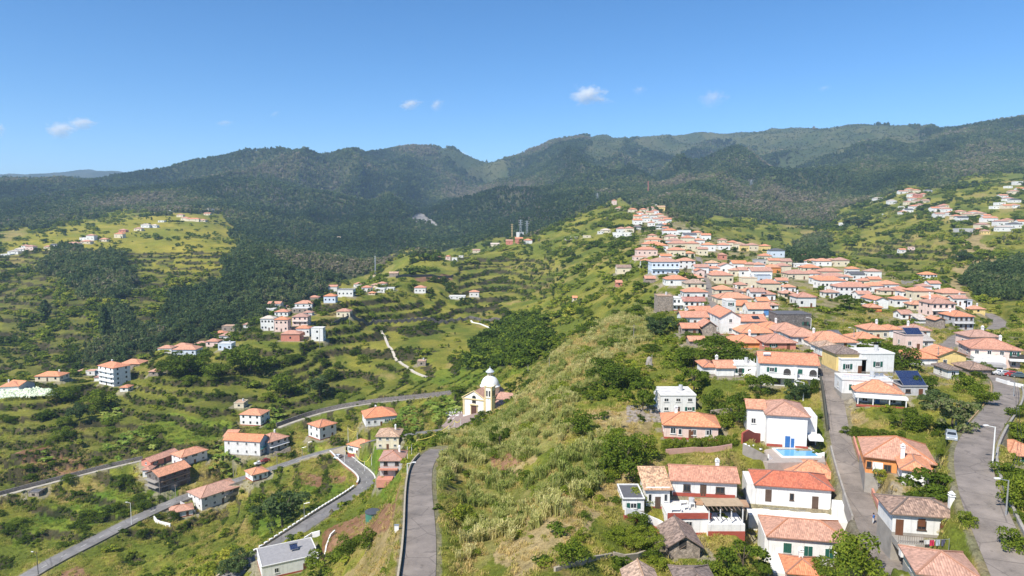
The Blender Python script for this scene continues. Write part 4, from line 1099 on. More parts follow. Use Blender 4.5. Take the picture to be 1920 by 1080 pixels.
col = mix_rgb(nt, 1.0, col, ramp(nt, f2, [(.3, .72), (.7, 1.25)]), 'MULTIPLY')
col = mix_rgb(nt, 1.0, col, ramp(nt, f3, [(.3, .80), (.7, 1.18)]), 'MULTIPLY')
nt.links.new(col, b.inputs['Base Color']); b.inputs['Roughness'].default_value = 1.0; b.inputs['Specular IOR Level'].default_value = .1
bump(nt, b, math_n(nt, 'ADD', f1, math_n(nt, 'MULTIPLY', f2, .4)), .8, .6)
me.materials.append(gm)
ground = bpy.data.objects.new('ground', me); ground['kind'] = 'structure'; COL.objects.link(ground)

# ---------------------------------------------------------------- roads
def road_mat(name, c, worn):
    m, nt, b = new_mat(name); co = coord(nt)
    n_ = noise(nt, co, .22, 6, .62); v = nt.nodes.new('ShaderNodeTexVoronoi'); v.feature = 'DISTANCE_TO_EDGE'; v.inputs['Scale'].default_value = .16
    nt.links.new(co, v.inputs['Vector'])
    col = mix_rgb(nt, ramp(nt, n_, [(.35, 0.0), (.68, 1.0)]), tuple(x * .66 for x in c), tuple(x * 1.25 for x in c))
    col = mix_rgb(nt, ramp(nt, noise(nt, co, .55, 4), [(.60, 0.0), (.66, worn)]), col, tuple(x * .45 for x in c))
    col = mix_rgb(nt, ramp(nt, v.outputs['Distance'], [(0.0, .8), (.02, 0.0)]), col, tuple(x * .4 for x in c))
    col = mix_rgb(nt, ramp(nt, noise(nt, co, 6.0, 2), [(.4, 0.0), (.7, .3)]), col, tuple(x * 1.4 for x in c))
    nt.links.new(col, b.inputs['Base Color']); b.inputs['Roughness'].default_value = .9
    return m
ASPH = road_mat('worn_asphalt', (.225, .190, .162), .6)
ASPH2 = road_mat('grey_asphalt', (.185, .175, .168), .4)
PATHM = road_mat('pale_concrete_path', (.36, .33, .27), .3)
PAINT = flat_mat('road_paint', (.68, .67, .62), .8, 0, .35, .9)
def ribbon(q, off0, off1, dz, uv=False):
    mb = MB(); L, Rr = [], []
    for i, p in enumerate(q):
        t = (q[min(i + 1, len(q) - 1)] - q[max(i - 1, 0)]); t.z = 0; t.normalize(); s = Vector((t.y, -t.x, 0))
        L.append(p + s * off0 + Vector((0, 0, dz))); Rr.append(p + s * off1 + Vector((0, 0, dz)))
    return L, Rr
def strip(mb, L, Rr):
    i = len(mb.v); n_ = len(L)
    for a, b_ in zip(L, Rr): mb.v += [tuple(a), tuple(b_)]
    for k in range(n_ - 1): mb.f.append((i + 2 * k, i + 2 * k + 1, i + 2 * k + 3, i + 2 * k + 2)); mb.uv.append(None)
ROADDZ = {'upper_street': .10, 'ridge_road': .10, 'valley_road': .104, 'curving_road': .098, 'village_street': .10, 'hill_road': .10, 'upper_road': .10, 'foot_path': .10, 'field_path': .10}
def dense(q, step):
    out = [q[0]]
    for a, b_ in zip(q[:-1], q[1:]):
        k = max(1, int((b_ - a).length / step))
        for i in range(1, k + 1): out.append(a.lerp(b_, i / k))
    return out
for nm, (wd, rd) in ROADS.items():
    q = ROADPTS[nm]
    mb = MB(); strip(mb, *ribbon(q, -wd / 2, wd / 2, ROADDZ[nm]))
    o = mb.build(nm, PATHM if 'path' in nm else (ASPH2 if nm in ('valley_road', 'curving_road') else ASPH)); o['kind'] = 'structure'
def dashes(nm, on_, off_, offs=0.0, w=.14, t0=0, t1=1e9, name='road_marking'):
    q = dense(ROADPTS[nm], .5); mb = MB(); s = 0; seg = []
    for a, b_ in zip(q[:-1], q[1:]):
        s += (b_ - a).length
        if t0 < s < t1 and s % (on_ + off_) < on_: seg.append(a)
        else:
            if len(seg) > 1: strip(mb, *ribbon(seg, offs - w / 2, offs + w / 2, ROADDZ[nm] + .012))
            seg = []
    if len(seg) > 1: strip(mb, *ribbon(seg, offs - w / 2, offs + w / 2, ROADDZ[nm] + .012))
    if mb.f: o = mb.build(name, PAINT); o['kind'] = 'structure'
dashes('valley_road', 2.6, 4.2, 0, .18)
dashes('curving_road', 2.0, 4.0, 0, .15, 4, 60)
dashes('valley_road', 1e6, 1, 2.9, .16, 90, 190)
# ---------------------------------------------------------------- the nearer houses: their own openings, annexes, terraces
for h in HOUSES: build_house(h)
def hw(hero, items, frame=None):
    """openings given by their place on the front wall in survey pixels: centre, top, width, height, kind"""
    root, h = HROOT[hero]; k = h['k']
    for cx, top, w, hp, kind in items:
        W_, Hh = w * k, hp * k; x = (cx - h['x1']) * k - W_ / 2; z = (h['y1'] - top) * k - Hh
        if kind.startswith('d'):
            o = link('door', door_mesh(W_, Hh, SHUT.get(kind[2:], FRAME_D)), root, (x, 0, max(z, 0.0)))
        else:
            add_window(root, x, z, W_, Hh, 0, 0, True, frame or FRAME_W, kind[2:] or None)
def hbox(hero, name, x0, x1, ytop, ybot, out0, out1, mat, label=None):
    """block standing out0..out1 metres in front of the house wall (negative: behind), sized in survey pixels"""
    root, h = HROOT[hero]; k = h['k']
    mb = MB(); mb.box((x0 - h['x1']) * k, (x1 - h['x1']) * k, -out1, -out0, (h['y1'] - ybot) * k, (h['y1'] - ytop) * k)
    o = mb.build(name, mat, root)
    if label: o['label'] = label
    return o
hw('peach', [(1275, 801, 7, 12, 'w'), (1301, 801, 9, 12, 'w'), (1326, 801, 8, 12, 'w')])
hw('block', [])
hw('gable', [(1288, 905, 14, 14, 'w'), (1319, 905, 12, 25, 'd'), (1351, 907, 17, 13, 'w')], FRAME_D)
hbox('gable', 'wall_band', 1262, 1379, 922, 929, .003, .06, BRICKRED)
hbox('gable', 'porch_roof', 1290, 1400, 930, 933, .1, 2.6, roof_mat('e'))
root, h = HROOT['hut']; k = h['k']
mb = MB(); mb.box(1.55, 2.65, -.03, .02, 1.5, 2.9); mb.build('window_opening', DARK, root)
mb = MB(); mb.bar((1.6, -.06, 1.5), (2.5, -.1, 2.1), .05, 5); mb.build('loose_plank', WOODM, root)
hw('terrace', [(1428, 910, 0, 0, 'w')][:0] + [(1440, 914, 12, 24, 'd'), (1483, 918, 8, 14, 'w'), (1526, 922, 12, 24, 'd')], FRAME_D)
hbox('terrace', 'side_wing', 1399, 1416.5, 904, 950, -6, 0, wall_mat('w'))
root, h = HROOT['terrace']
hbox('terrace', 'terrace', 1399, 1598, 951, 1000, .003, 3.6, wall_mat('w'))
k = h['k']
rl = MB()
for q in range(27): rl.box((1425 + q * 2.8 - 1417) * k, (1425 + q * 2.8 - 1417) * k + .04, -3.55, -3.5, 0, .95)
rl.box((1425 - 1417) * k, (1500 - 1417) * k, -3.57, -3.48, .95, 1.0); rl.build('railing', METAL, root)
hbox('terrace', 'cellar_window', 1500, 1513, 961, 966, 3.6, 3.65, GLASS); hbox('terrace', 'cellar_window', 1527, 1545, 963, 968, 3.6, 3.65, GLASS)
hbox('terrace', 'porch_block', 1554, 1583, 922, 951, .5, 3.0, wall_mat('w'))
hw('shutter', [(1475, 1011, 15, 20, 'w:closed'), (1514, 1014, 16, 20, 'w:closed'), (1553, 1016, 16, 20, 'w:closed')])
hbox('shutter', 'side_wing', 1432, 1439.5, 1000, 1060, -6, 0, wall_mat('w'))
hbox('shutter', 'lower_wing', 1440, 1478, 1046, 1100, .003, 4.5, wall_mat('w'))
hw('pool', [(1475, 817, 9, 22, 'd:blue')])
hbox('pool', 'blue_shutter', 1481, 1487, 818, 838, .01, .07, SHUT['blue'])
hbox('pool', 'dado_band', 1437, 1466, 831, 838, .003, .05, BRICKRED); hbox('pool', 'dado_band', 1489, 1512, 832, 839, .003, .05, BRICKRED)
root, h = HROOT['pool']; k = h['k']
o = hbox('pool', 'side_block', 1512.2, 1531, 778, 838, -9, -2.2, wall_mat('w'))
hbox('pool', 'side_slab', 1512.2, 1537, 812, 817, -2.2, 1.2, WHITE); hbox('pool', 'carport_opening', 1513, 1529, 817, 836, -2.195, -2.15, DARK)
o = hbox('pool', 'rear_wing', 1404, 1436.9, 772, 838, -9.3, -3.2, wall_mat('w'))
rmb, ridge, zr = roof_mesh('x', 32.9 * k, 6.1, 66 * k, .36, .35, None); rr_ = rmb.build('wing_roof', roof_mat('o'), root, ((1404 - 1437) * k, 3.2, 0))
add_window(root, (1411 - 1437) * k, (838 - 804) * k, 9 * k, 11 * k, 3.2, 0, True)
mb = MB()
for i in range(18):
    a0, a1 = 2 * math.pi * i / 18, 2 * math.pi * (i + 1) / 18
    mb.bar((.33 * math.cos(a0), 0, .33 * math.sin(a0)), (.33 * math.cos(a1), 0, .33 * math.sin(a1)), .07, 6)
u_, s_ = px2us(1495, 827); a = h['a']
lr = mb.build('life_ring', flat_mat('life_ring_red', (.62, .10, .07), .5)); lr.location = (a.x + (1495 - 1437) * k, a.y - .12, h['z'] + (838 - 827) * k); lr['label'] = 'red and white life ring hanging on the pool house wall'; lr['category'] = 'life ring'
# the double house with arches
root, h = HROOT['double']; k = h['k']
def arch(root, x, z, w, hh, mat, name='arched_opening', y=-.03):
    mb = MB(); pts = [(x - w / 2, y, z), (x + w / 2, y, z), (x + w / 2, y, z + hh - w / 2)]
    for q in range(1, 9): pts.append((x + w / 2 * math.cos(math.pi * q / 8), y, z + hh - w / 2 + w / 2 * math.sin(math.pi * q / 8)))
    mb.face(pts); back = [(p[0], .04, p[2]) for p in pts]
    for q in range(len(pts)): mb.face([pts[q], back[q], back[(q + 1) % len(pts)], pts[(q + 1) % len(pts)]])
    return mb.build(name, mat, root)
for cx in (1473, 1519): arch(root, (cx - 1424) * k, (723 - 702) * k, 13 * k, 13 * k, DARK)
add_window(root, (1441 - 1424) * k, (723 - 697) * k, 9 * k, 9 * k, 0, 0, True, FRAME_W, 'green'); add_window(root, (1492 - 1424) * k, (723 - 698) * k, 8 * k, 9 * k, 0, 0, True, FRAME_W, 'closed')
add_balcony(root, (1440 - 1424) * k, (1487 - 1424) * k, (723 - 704) * k, 1.6); add_balcony(root, (1490 - 1424) * k, (1529 - 1424) * k, (723 - 704) * k, 1.6)
hbox('double', 'garage_opening', 1447, 1462, 708, 718, .003, .05, DARK)
hbox('double', 'divider_wall', 1485, 1489, 684, 723, .0, 1.9, WHITE)
mb = MB(); mb.bar((0, 0, 0), (1.7, 0, 0), .28, 10); mb.box(0, 1.7, .05, 1.2, -.55, -.45); t_ = mb.build('solar_tank', WHITE, None); t_.parent = root; t_.location = ((1431 - 1424) * k, 2.2, h['Hm'] + 1.75)
root, h = HROOT['stairs']; k = h['k']
hbox('stairs', 'shaded_opening', 1385, 1393, 690, 705, .003, .05, DARK); hbox('stairs', 'shaded_opening', 1402, 1412, 692, 700, .003, .05, DARK)
mb = MB()
for q in range(8): mb.box(4.9 - q * .42, 5.3 - q * .42, -1.3, -.05, 0, 2.3 - q * .28)
mb.build('outside_stairs', WHITE, root)
for q in range(6):
    mb = MB(); mb.box(q * 1.05, q * 1.05 + .12, .1, .22, h['Hm'] + .35, h['Hm'] + 1.9); mb.build('roof_post', WHITE, root)
# railed terrace house, veranda house
hbox('railed', 'salmon_parapet', 1592, 1670, 709, 721, -5.0, -4.7, flat_mat('salmon_paint', (.62, .27, .19), .85))
root, h = HROOT['railed']; k = h['k']
rl = MB(); zt = h['Hm'] + .36
for q in range(34): rl.box(q * h['W'] / 34, q * h['W'] / 34 + .05, -.1, -.04, zt, zt + .9)
rl.box(0, h['W'], -.12, -.02, zt + .9, zt + .98); rl.build('roof_railing', flat_mat('pale_blue_paint', (.52, .60, .70), .6), root)
for q in (8, 16): hbox('railed', 'solar_panel', 1640 + q, 1647 + q, 703, 710, -4.6, -4.5, SOLAR)
hbox('veranda', 'veranda_slab', 1600, 1690, 736, 740, .003, 2.2, WHITE)
for x in (1604, 1630, 1658, 1686): hbox('veranda', 'post', x, x + 1.6, 740, 757, 1.9, 2.1, WHITE)
hbox('veranda', 'low_wall', 1602, 1688, 753, 757, 2.0, 2.18, BRICKRED)
hw('veranda', [(1620, 741, 10, 10, 'w'), (1642, 740, 8, 16, 'd:blue'), (1668, 741, 12, 10, 'w')])
hw('orange', [(1628, 862, 9, 13, 'w'), (1660, 864, 13, 15, 'w'), (1680, 866, 8, 30, 'd')], FRAME_D)
hbox('orange', 'white_infill', 1634, 1652, 862, 880, .003, .05, WHITE)
hw('brown', [(1685, 973, 14, 32, 'd:brown'), (1724, 970, 15, 18, 'w'), (1764, 972, 15, 18, 'w')], FRAME_D)
root, h = HROOT['brown']; k = h['k']
for cx in (1724, 1764):
    mb = MB(); x = (cx - 1672) * k; mb.box(x - .45, x + .45, -.085, -.055, (1008 - 987) * k, (1008 - 971.5) * k); mb.build('blind', SHUT['brown'], root)
hbox('brown', 'upper_terrace', 1672, 1790, 1003, 1016, .003, 2.4, CONC); hbox('brown', 'terrace_parapet', 1674, 1702, 1006, 1026, 2.4, 3.2, WHITE)
ro = [c for c in root.children if c.name.startswith('roof')][0]
chimney(ro, h['W'] * .93, h['dep'] * .3, h['Hm'] + .2, 1.9, .6)
rl = MB()
for q in range(30): rl.box(q * h['W'] / 30, q * h['W'] / 30 + .03, -2.4, -2.37, 0, 1.0)
rl.box(0, h['W'], -2.42, -2.36, 1.0, 1.04); rl.build('railing', WOODM, root)
hw('pink', [])
root, h = HROOT['pink']; k = h['k']
hbox('pink', 'carport_roof', 1806, 1862, 672, 677, 2.0, 7.0, flat_mat('grey_sheet', (.42, .40, .39), .6)); hbox('pink', 'lower_block', 1818, 1870, 664, 690, .003, 3.0, wall_mat('w'))
hbox('pink', 'balcony', 1880, 1912, 668, 671, .003, 1.6, WHITE); hbox('pink', 'balcony_opening', 1882, 1910, 659, 668, .003, .05, DARK)
hw('big', [])
root, h = HROOT['big']
mb = MB(); mb.box(h['W'] * .52, h['W'] * .98, -1.7, -.003, h['Hm'] * .46, h['Hm'] * .52); mb.box(h['W'] * .52, h['W'] * .98, -1.7, -1.55, h['Hm'] * .52, h['Hm'] * .68); mb.build('balcony', CONC, root)
mb = MB(); mb.box(h['W'] * .50, h['W'] * 1.03, -1.9, .2, h['Hm'] * .96, h['Hm'] * 1.02); mb.build('balcony_roof', roof_mat('o'), root)
root, h = HROOT['garage']
for q in range(3):
    mb = MB(); x = h['W'] * (.06 + q * .30); mb.box(x, x + h['W'] * .2, -.06, -.003, 0, h['Hm'] * .26); mb.build('garage_door', (DARK, CONC, FRAME_D)[q], root)
mb = MB(); mb.box(0, h['W'], -.12, -.003, h['Hm'] * .30, h['Hm'] * .335); mb.build('string_course', CONC, root)
add_balcony(root, .5, h['W'] - .5, h['Hm'] * .66, 1.0, WOODM)
mb = MB(); mb.box(-1.6, -.003, .5, h['dep'] - .5, h['Hm'] * .62, h['Hm'] * .66); mb.box(-1.6, -.003, .5, h['dep'] - .5, h['Hm'] * .3, h['Hm'] * .34); mb.build('end_balcony', CONC, root)
root, h = HROOT['greybalc']; add_balcony(root, -.2, h['W'] * .8, h['Hm'] * .52, 1.5, flat_mat('salmon_paint', (.62, .27, .19), .85))
mb = MB(); mb.box(-.6, h['W'] * .6, -3.0, -.003, -2.0, .4); mb.build('porch', flat_mat('salmon_paint', (.62, .27, .19), .85), root)
root, h = HROOT['modern']; s_ = solar(root, h['W'] * .55, h['dep'] * .45, h['Hm'] + .8, 2, 1, R(25), 1.0, 1.8)
mb = MB(); mb.bar((-.2, 1.9, .2), (2.2, 1.9, .2), .25, 10); mb.build('solar_tank', METAL, s_)
# lower annexes of the salmon roofed house
fr2 = []
def annex(x1, x2, y, hp, roof, wall, rc, nw, st, label, **k):
    n0 = len(HOUSES); fr(x1, x2, y, hp, roof, wall, rc, nw, st, label, None, **k); hh = HOUSES[-1]
    c = cast((x1 + x2) / 2, y); D = c.y; hh.update(a=pt(x1, y, D), D=D, z=c.z, W=(x2 - x1) * D / F, rot=0.0, k=D / F, Hm=hp * D / F * 1.02)
    hh['a'].z = c.z; hh['dep'] = hh.get('dep') or 5.0; hh['c'] = (hh['a'].x + hh['W'] / 2, D + 2.5); return build_house(hh), hh
annex(1168, 1209, 962, 26, 'f', 'w', 'k', 1, 1, 'white annex with grey flat roof at the left end of the salmon house', dep=6)
annex(1211, 1257, 955, 42, 'm', 'w', 'e', 3, 1, 'glazed veranda annex with pale pink roof beside the salmon house', dep=6)
r1, hh1 = annex(1252, 1334, 1003, 36, 'f', 'w', 'w', 1, 1, 'white front room with red edged roof terrace below the salmon house', dep=6.5)
mb = MB(); mb.box(-.16, hh1['W'] + .16, -.2, -.125, hh1['Hm'] - .25, hh1['Hm'] + .75); mb.build('red_parapet', BRICKRED, r1)
for q, (x, w) in enumerate(((.8, 1.7), (3.2, .8), (4.4, .8), (3.0, 1.2))):
    mb = MB(); z = hh1['Hm'] + .19; y = 1.2 + q * .9
    mb.box(x, x + w, y, y + .6, z + .68, z + .74); 
    for a_ in (0, w - .08): mb.box(x + a_, x + a_ + .08, y, y + .6, z, z + .68)
    o = mb.build('terrace_table' if q in (0, 3) else 'terrace_bench', WHITE); o.location = r1.location
    o['label'] = ['long white table on the red edged roof terrace', 'short white bench behind the long terrace table', 'second short white bench nearer the terrace pergola', 'low white table at the back of the roof terrace'][q]; o['category'] = 'table' if q in (0, 3) else 'bench'
# pergola on the right terrace
c = cast(1362, 1004); k = c.y / F
pg = thing('pergola', 'pale terrace pergola with white posts right of the front room', 'pergola', (c.x - 36 * k, c.y, c.z))
mb = MB(); mb.box(0, 72 * k, 0, 4.5, -3, 22 * k); o = mb.build('terrace_base', wall_mat('w'), pg)
mb = MB(); mb.box(-.02, 72 * k + .02, -.04, 0.0, -3, 8 * k); mb.build('red_base_band', BRICKRED, pg)
for q in range(4):
    mb = MB(); mb.box(q * 22 * k + .1, q * 22 * k + .25, .3, .45, 22 * k, 22 * k + 2.4); mb.build('post', WHITE, pg)
for q in range(9):
    mb = MB(); mb.box(q * 8.6 * k, q * 8.6 * k + .12, -.2, 4.4, 22 * k + 2.4, 22 * k + 2.52); mb.build('beam', WOODM, pg)
mb = MB(); mb.box(-.2, 72 * k + .2, 1.2, 4.4, 22 * k + 2.55, 22 * k + 2.6); mb.build('reed_cover', flat_mat('reed_mat', (.46, .34, .22), .9), pg)

# blue gable ends
BLUEP = flat_mat('bright_blue_paint', (.12, .30, .62), .8); LBLUE = flat_mat('light_blue_paint', (.38, .55, .72), .8)
root, h = HROOT['bluegable']; W, d, Hh = h['W'], h['dep'], h['Hm']; zr = Hh + d / 2 * .5
mb = MB(); mb.face([(W + .03, 0, Hh * .2), (W + .03, d, Hh * .2), (W + .03, d, Hh), (W + .03, d / 2, zr - .05), (W + .03, 0, Hh)]); mb.face([(W + .005, 0, Hh * .2), (W + .03, 0, Hh * .2), (W + .03, 0, Hh), (W + .005, 0, Hh)]); mb.build('blue_gable', BLUEP, root)
mb = MB(); mb.box(W * .72, W + .02, -.06, -.003, Hh * .25, Hh * .98); mb.build('blue_front', BLUEP, root)
root, h = HROOT['lightgable']; W, d, Hh = h['W'], h['dep'], h['Hm']; zr = Hh + W / 2 * .55
mb = MB(); mb.face([(0, -.04, Hh * .55), (W, -.04, Hh * .55), (W, -.04, Hh), (W / 2, -.04, zr - .05), (0, -.04, Hh)]); mb.build('blue_gable', LBLUE, root)
add_balcony(root, 0, W, Hh * .5, 1.0, flat_mat('teal_paint', (.05, .26, .27), .7))
# ---------------------------------------------------------------- church
c = cast(893, 777); k = c.y / F
CR = R(-24)
ch = thing('church', 'cream church with white dome and square bell tower below the cane slope', 'church', (c.x - 5.0, c.y, c.z), CR)
YEL = flat_mat('ochre_trim', (.66, .53, .28), .85); CW = wall_mat('w'); CREAM = flat_mat('church_plaster', (.82, .80, .74), .9, 0, .10, .5)
NW, ND, NH = 9.4, 17.0, 6.4
mb = MB(); xm = NW / 2; zr = NH + 3.0
mb.face([(0, 0, -3), (NW, 0, -3), (NW, 0, NH), (xm, 0, zr), (0, 0, NH)]); mb.face([(NW, 0, -3), (NW, ND, -3), (NW, ND, NH), (NW, 0, NH)]); mb.face([(0, ND, -3), (0, 0, -3), (0, 0, NH), (0, ND, NH)]); mb.face([(NW, ND, -3), (0, ND, -3), (0, ND, NH), (xm, ND, zr), (NW, ND, NH)])
mb.build('wall', CREAM, ch)
mb = MB()
for x in (0, NW - .7): mb.box(x, x + .7, -.12, -.003, 0, NH - .3)
mb.box(-.2, NW + .2, -.25, -.003, NH - .3, NH + .12); mb.build('pilaster', YEL, ch)
mb = MB(); mb.bar((-.4, -.15, NH + .15), (xm, -.15, zr + .2), .24, 5); mb.bar((xm, -.15, zr + .2), (NW + .4, -.15, NH + .15), .24, 5); mb.build('gable_cornice', YEL, ch)
rmb, ridge, z_ = roof_mesh('y', NW, ND, NH, .64, .15, None); rf = rmb.build('roof', roof_mat('o'), ch, (0, .2, .05))
dr = MB(); dr.box(xm - 1.15, xm + 1.15, -.08, -.003, 0, 3.9); dro = dr.build('door', flat_mat('church_door', (.10, .045, .03), .6), ch)
mb = MB(); mb.box(xm - 1.5, xm - 1.15, -.2, -.003, 0, 4.1); mb.box(xm + 1.15, xm + 1.5, -.2, -.003, 0, 4.1); mb.box(xm - 1.7, xm + 1.7, -.5, -.003, 4.1, 4.45); mb.build('door_surround', YEL, ch)
add_window(ch, xm - .8, 4.9, 1.6, 1.1, -.003, 0, True, FRAME_D); arch(ch, xm, 6.6, 1.6, 1.2, GLASS, 'lunette_window')
# tower
tw = MB(); tx, ty, ts, th = NW + .02, -.5, 2.9, 11.6
tw.box(tx, tx + ts, ty, ty + ts, -3, th); two = tw.build('bell_tower', CREAM, ch)
mb = MB()
for a_ in (0, ts - .4):
    for b_ in (0, ts - .4): mb.box(tx + a_ - .05, tx + a_ + .45, ty + b_ - .05, ty + b_ + .45, 0, th - .003)
mb.box(tx - .2, tx + ts + .2, ty - .2, ty + ts + .2, th, th + .35); mb.box(tx - .12, tx + ts + .12, ty - .12, ty + ts + .12, th - 4.2, th - 3.9); mb.build('tower_trim', YEL, two)
for q in (0, 1): arch(two, tx + ts * (.32 + .36 * q), th - 3.4, .62, 2.2, DARK, 'bell_opening', ty - .06)
mb = MB()
for q in (0, 1):
    y0 = ty + ts * (.25 + .36 * q); mb.box(tx + ts, tx + ts + .06, y0, y0 + .6, th - 3.4, th - 1.4)
mb.build('bell_opening', DARK, two)
mb = MB(); mb.lathe([(1.9, th + .352), (1.2, th + .9), (.3, th + 1.5), (0, th + 1.6)], tx + ts / 2, ty + ts / 2, 4); mb.build('tower_cap', WHITE, two)
mb = MB(); mb.box(tx + 1.1, tx + 1.7, ty - .05, ty - .003, 6.9, 7.5); mb.build('clock_panel', flat_mat('pale_blue_paint', (.52, .60, .70), .6), two)
# dome
dx, dy, dz = NW * .62, 11.5, 8.4
prof = [(3.75, 5.5), (3.75, dz + .5), (3.95, dz + .55), (3.95, dz + .8), (3.55, dz + .8)]
for q in range(0, 9):
    a_ = R(90) * q / 9; prof.append((3.55 * math.cos(a_) + .0, dz + .8 + 3.9 * math.sin(a_)))
prof += [(.95, dz + 4.55)]
mb = MB(); mb.lathe(prof, dx, dy, 24); dome = mb.build('dome', flat_mat('dome_white', (.82, .83, .84), .5, 0, .08), ch, smooth=False)
for p_ in dome.data.polygons: p_.use_smooth = True
mb = MB()
for q in range(8):
    a_ = 2 * math.pi * q / 8; mb.bar((dx + .9 * math.cos(a_), dy + .9 * math.sin(a_), dz + 4.5), (dx + .9 * math.cos(a_), dy + .9 * math.sin(a_), dz + 6.1), .16, 5)
mb.lathe([(.6, dz + 4.5), (.6, dz + 6.1)], dx, dy, 10); mb.build('lantern', flat_mat('church_cream', (.8, .72, .55)), dome)
mb = MB(); mb.lathe([(1.75, dz + 6.1), (1.7, dz + 6.25), (1.0, dz + 6.9), (.35, dz + 7.5), (.12, dz + 7.7), (.1, dz + 8.3), (0, dz + 8.4)], dx, dy, 12); mb.build('lantern_cap', flat_mat('dome_grey', (.55, .58, .63), .4), dome)
# transept and rear wing
mb = MB(); mb.box(NW + .003, NW + 6.5, 8.5, 15.5, -3, 5.2); mb.build('transept', CREAM, ch)
rmb, r_, z_ = roof_mesh('x', 6.5, 7.0, 5.2, .5, .3, None); rmb.build('transept_roof', roof_mat('t'), ch, (NW, 8.5, .02))
mb = MB(); mb.box(NW + .003, NW + 4.5, 2.6, 8.49, -3, 3.4); mb.build('side_aisle', CREAM, ch)
rmb, r_, z_ = roof_mesh('m', 4.5, 5.9, 3.5, .3, .2, None); rmb.build('aisle_roof', roof_mat('o'), ch, (NW, 2.6, .02))
mb = MB(); mb.box(-2.6, -.003, 5, 14, -3, 3.8); mb.build('side_aisle', CREAM, ch)
rmb, r_, z_ = roof_mesh('m', 2.6, 9, 3.8, .3, .2, None); rmb.build('aisle_roof', roof_mat('t'), ch, (-2.6, 5, .02))
# plaza, steps and graves
def patch(name, label, pts, mat, dz=.12, kind='structure', z=None):
    P3 = [cast(*p) for p in pts]; mb = MB()
    top = [(p.x, p.y, p.z + dz) for p in P3]
    if z is not None:
        top = []
        for p in pts:
            u_, s_ = px2us(*p); d_ = (z - CAMZ) / s_; top.append((u_ * d_, d_, z))
    P3 = top; mb.face(top if True else top[::-1])
    for a_, b_ in zip(top, top[1:] + top[:1]): mb.face([(a_[0], a_[1], a_[2] - 2.5), (b_[0], b_[1], b_[2] - 2.5), b_, a_])
    o = mb.build(name, mat); o['kind'] = kind; return o
patch('church_square_paving', '', [(828, 800), (862, 808), (905, 790), (916, 778), (880, 772), (845, 776)], flat_mat('plaza_stone', (.30, .22, .19), .9, 0, .3, .5), .25)
GR = []
mb = MB(); mb.box(-.45, .45, 0, 1.9, 0, .45); g0 = mb.mesh('grave', WHITE)
mb = MB(); mb.box(-.06, .06, 1.75, 1.85, .45, 1.7); mb.box(-.35, .35, 1.75, 1.85, 1.2, 1.32); x0 = mb.mesh('cross', WHITE)
mb = MB(); mb.box(-.5, .5, -.05, 1.95, -.02, .08); s0 = mb.mesh('grave_slab', METAL)
for q in range(16):
    px, py = 838 + (q % 6) * 4.2 + (q // 6) * 2, 778 + (q // 6) * 5.5
    p_ = cast(px, py); g = thing('grave', 'white marble grave with a cross in the churchyard left of the church', 'grave', (p_.x, p_.y, p_.z + .45), R(-24), 'graves in the churchyard')
    link('tomb', g0, g); link('cross', x0, g); link('slab', s0, g)

# ---------------------------------------------------------------- walls along roads and terraces
def offset_line(q, off, dz=0.0):
    out = []
    for i, p in enumerate(q):
        t = q[min(i + 1, len(q) - 1)] - q[max(i - 1, 0)]; t.z = 0; t.normalize(); out.append(p + Vector((t.y, -t.x, 0)) * off + Vector((0, 0, dz)))
    return out
def line_wall(name, label, pts, hgt, th, mat, down=1.2, cat='wall', cap=None, stones=None, group=None):
    pts = [Vector(p) for p in pts]; o0 = pts[0].copy()
    t = thing(name, label, cat, o0, 0, group); mb = MB()
    L, Rr = [], []
    for i, p in enumerate(pts):
        d = pts[min(i + 1, len(pts) - 1)] - pts[max(i - 1, 0)]; d.z = 0; d.normalize(); s = Vector((d.y, -d.x, 0)) * th / 2
        L.append(p - s - o0); Rr.append(p + s - o0)
    for i in range(len(pts) - 1):
        a, b_, c_, d_ = L[i], Rr[i], Rr[i + 1], L[i + 1]; U_ = Vector((0, 0, hgt)); Dn = Vector((0, 0, -down))
        mb.face([a + U_, b_ + U_, c_ + U_, d_ + U_]); mb.face([a + Dn, a + U_, d_ + U_, d_ + Dn]); mb.face([b_ + U_, b_ + Dn, c_ + Dn, c_ + U_])
    for a, b_ in ((L[0], Rr[0]), (Rr[-1], L[-1])): mb.face([a + Vector((0, 0, -down)), b_ + Vector((0, 0, -down)), b_ + Vector((0, 0, hgt)), a + Vector((0, 0, hgt))])
    mb.build('masonry', mat, t)
    if stones:
        w_, gap, sh = stones
        key = ('stone', w_, sh)
        if key not in CACHE:
            s_ = MB(); s_.box(-w_ / 2, w_ / 2, -th * .6, th * .6, 0, sh); CACHE[key] = s_.mesh('coping_stone', WHITE)
        acc = 0; n_ = 0
        for a, b_ in zip(pts[:-1], pts[1:]):
            d = b_ - a; l = d.length
            while acc < l and n_ < 180:
                p = a + d * (acc / l); so = link('coping_stone', CACHE[key], t, p - o0 + Vector((0, 0, hgt + .003)), math.atan2(d.y, d.x)); acc += w_ + gap; n_ += 1
            acc -= l
    return t
def sub_line(q, a, b_, step=1.5):
    q = dense(q, step); n_ = len(q); return q[int(a * n_):max(int(a * n_) + 2, int(b_ * n_))]
cv_ = ROADPTS['curving_road']
line_wall('road_wall', 'curved rust brown retaining wall with white coping around the road bend', sub_line(offset_line(cv_, 3.1), .02, .46), .75, .5, flat_mat('rust_wall', (.40, .18, .085), .9, 0, .3, .5), 4.5, stones=(1.0, .75, .28))
line_wall('road_wall', 'long pale parapet with white coping stones along the lower curving road', sub_line(offset_line(cv_, 3.1), .47, 1.0), .7, .45, flat_mat('pale_wall', (.46, .39, .29), .9, 0, .3), 3.0, stones=(1.1, .7, .25))
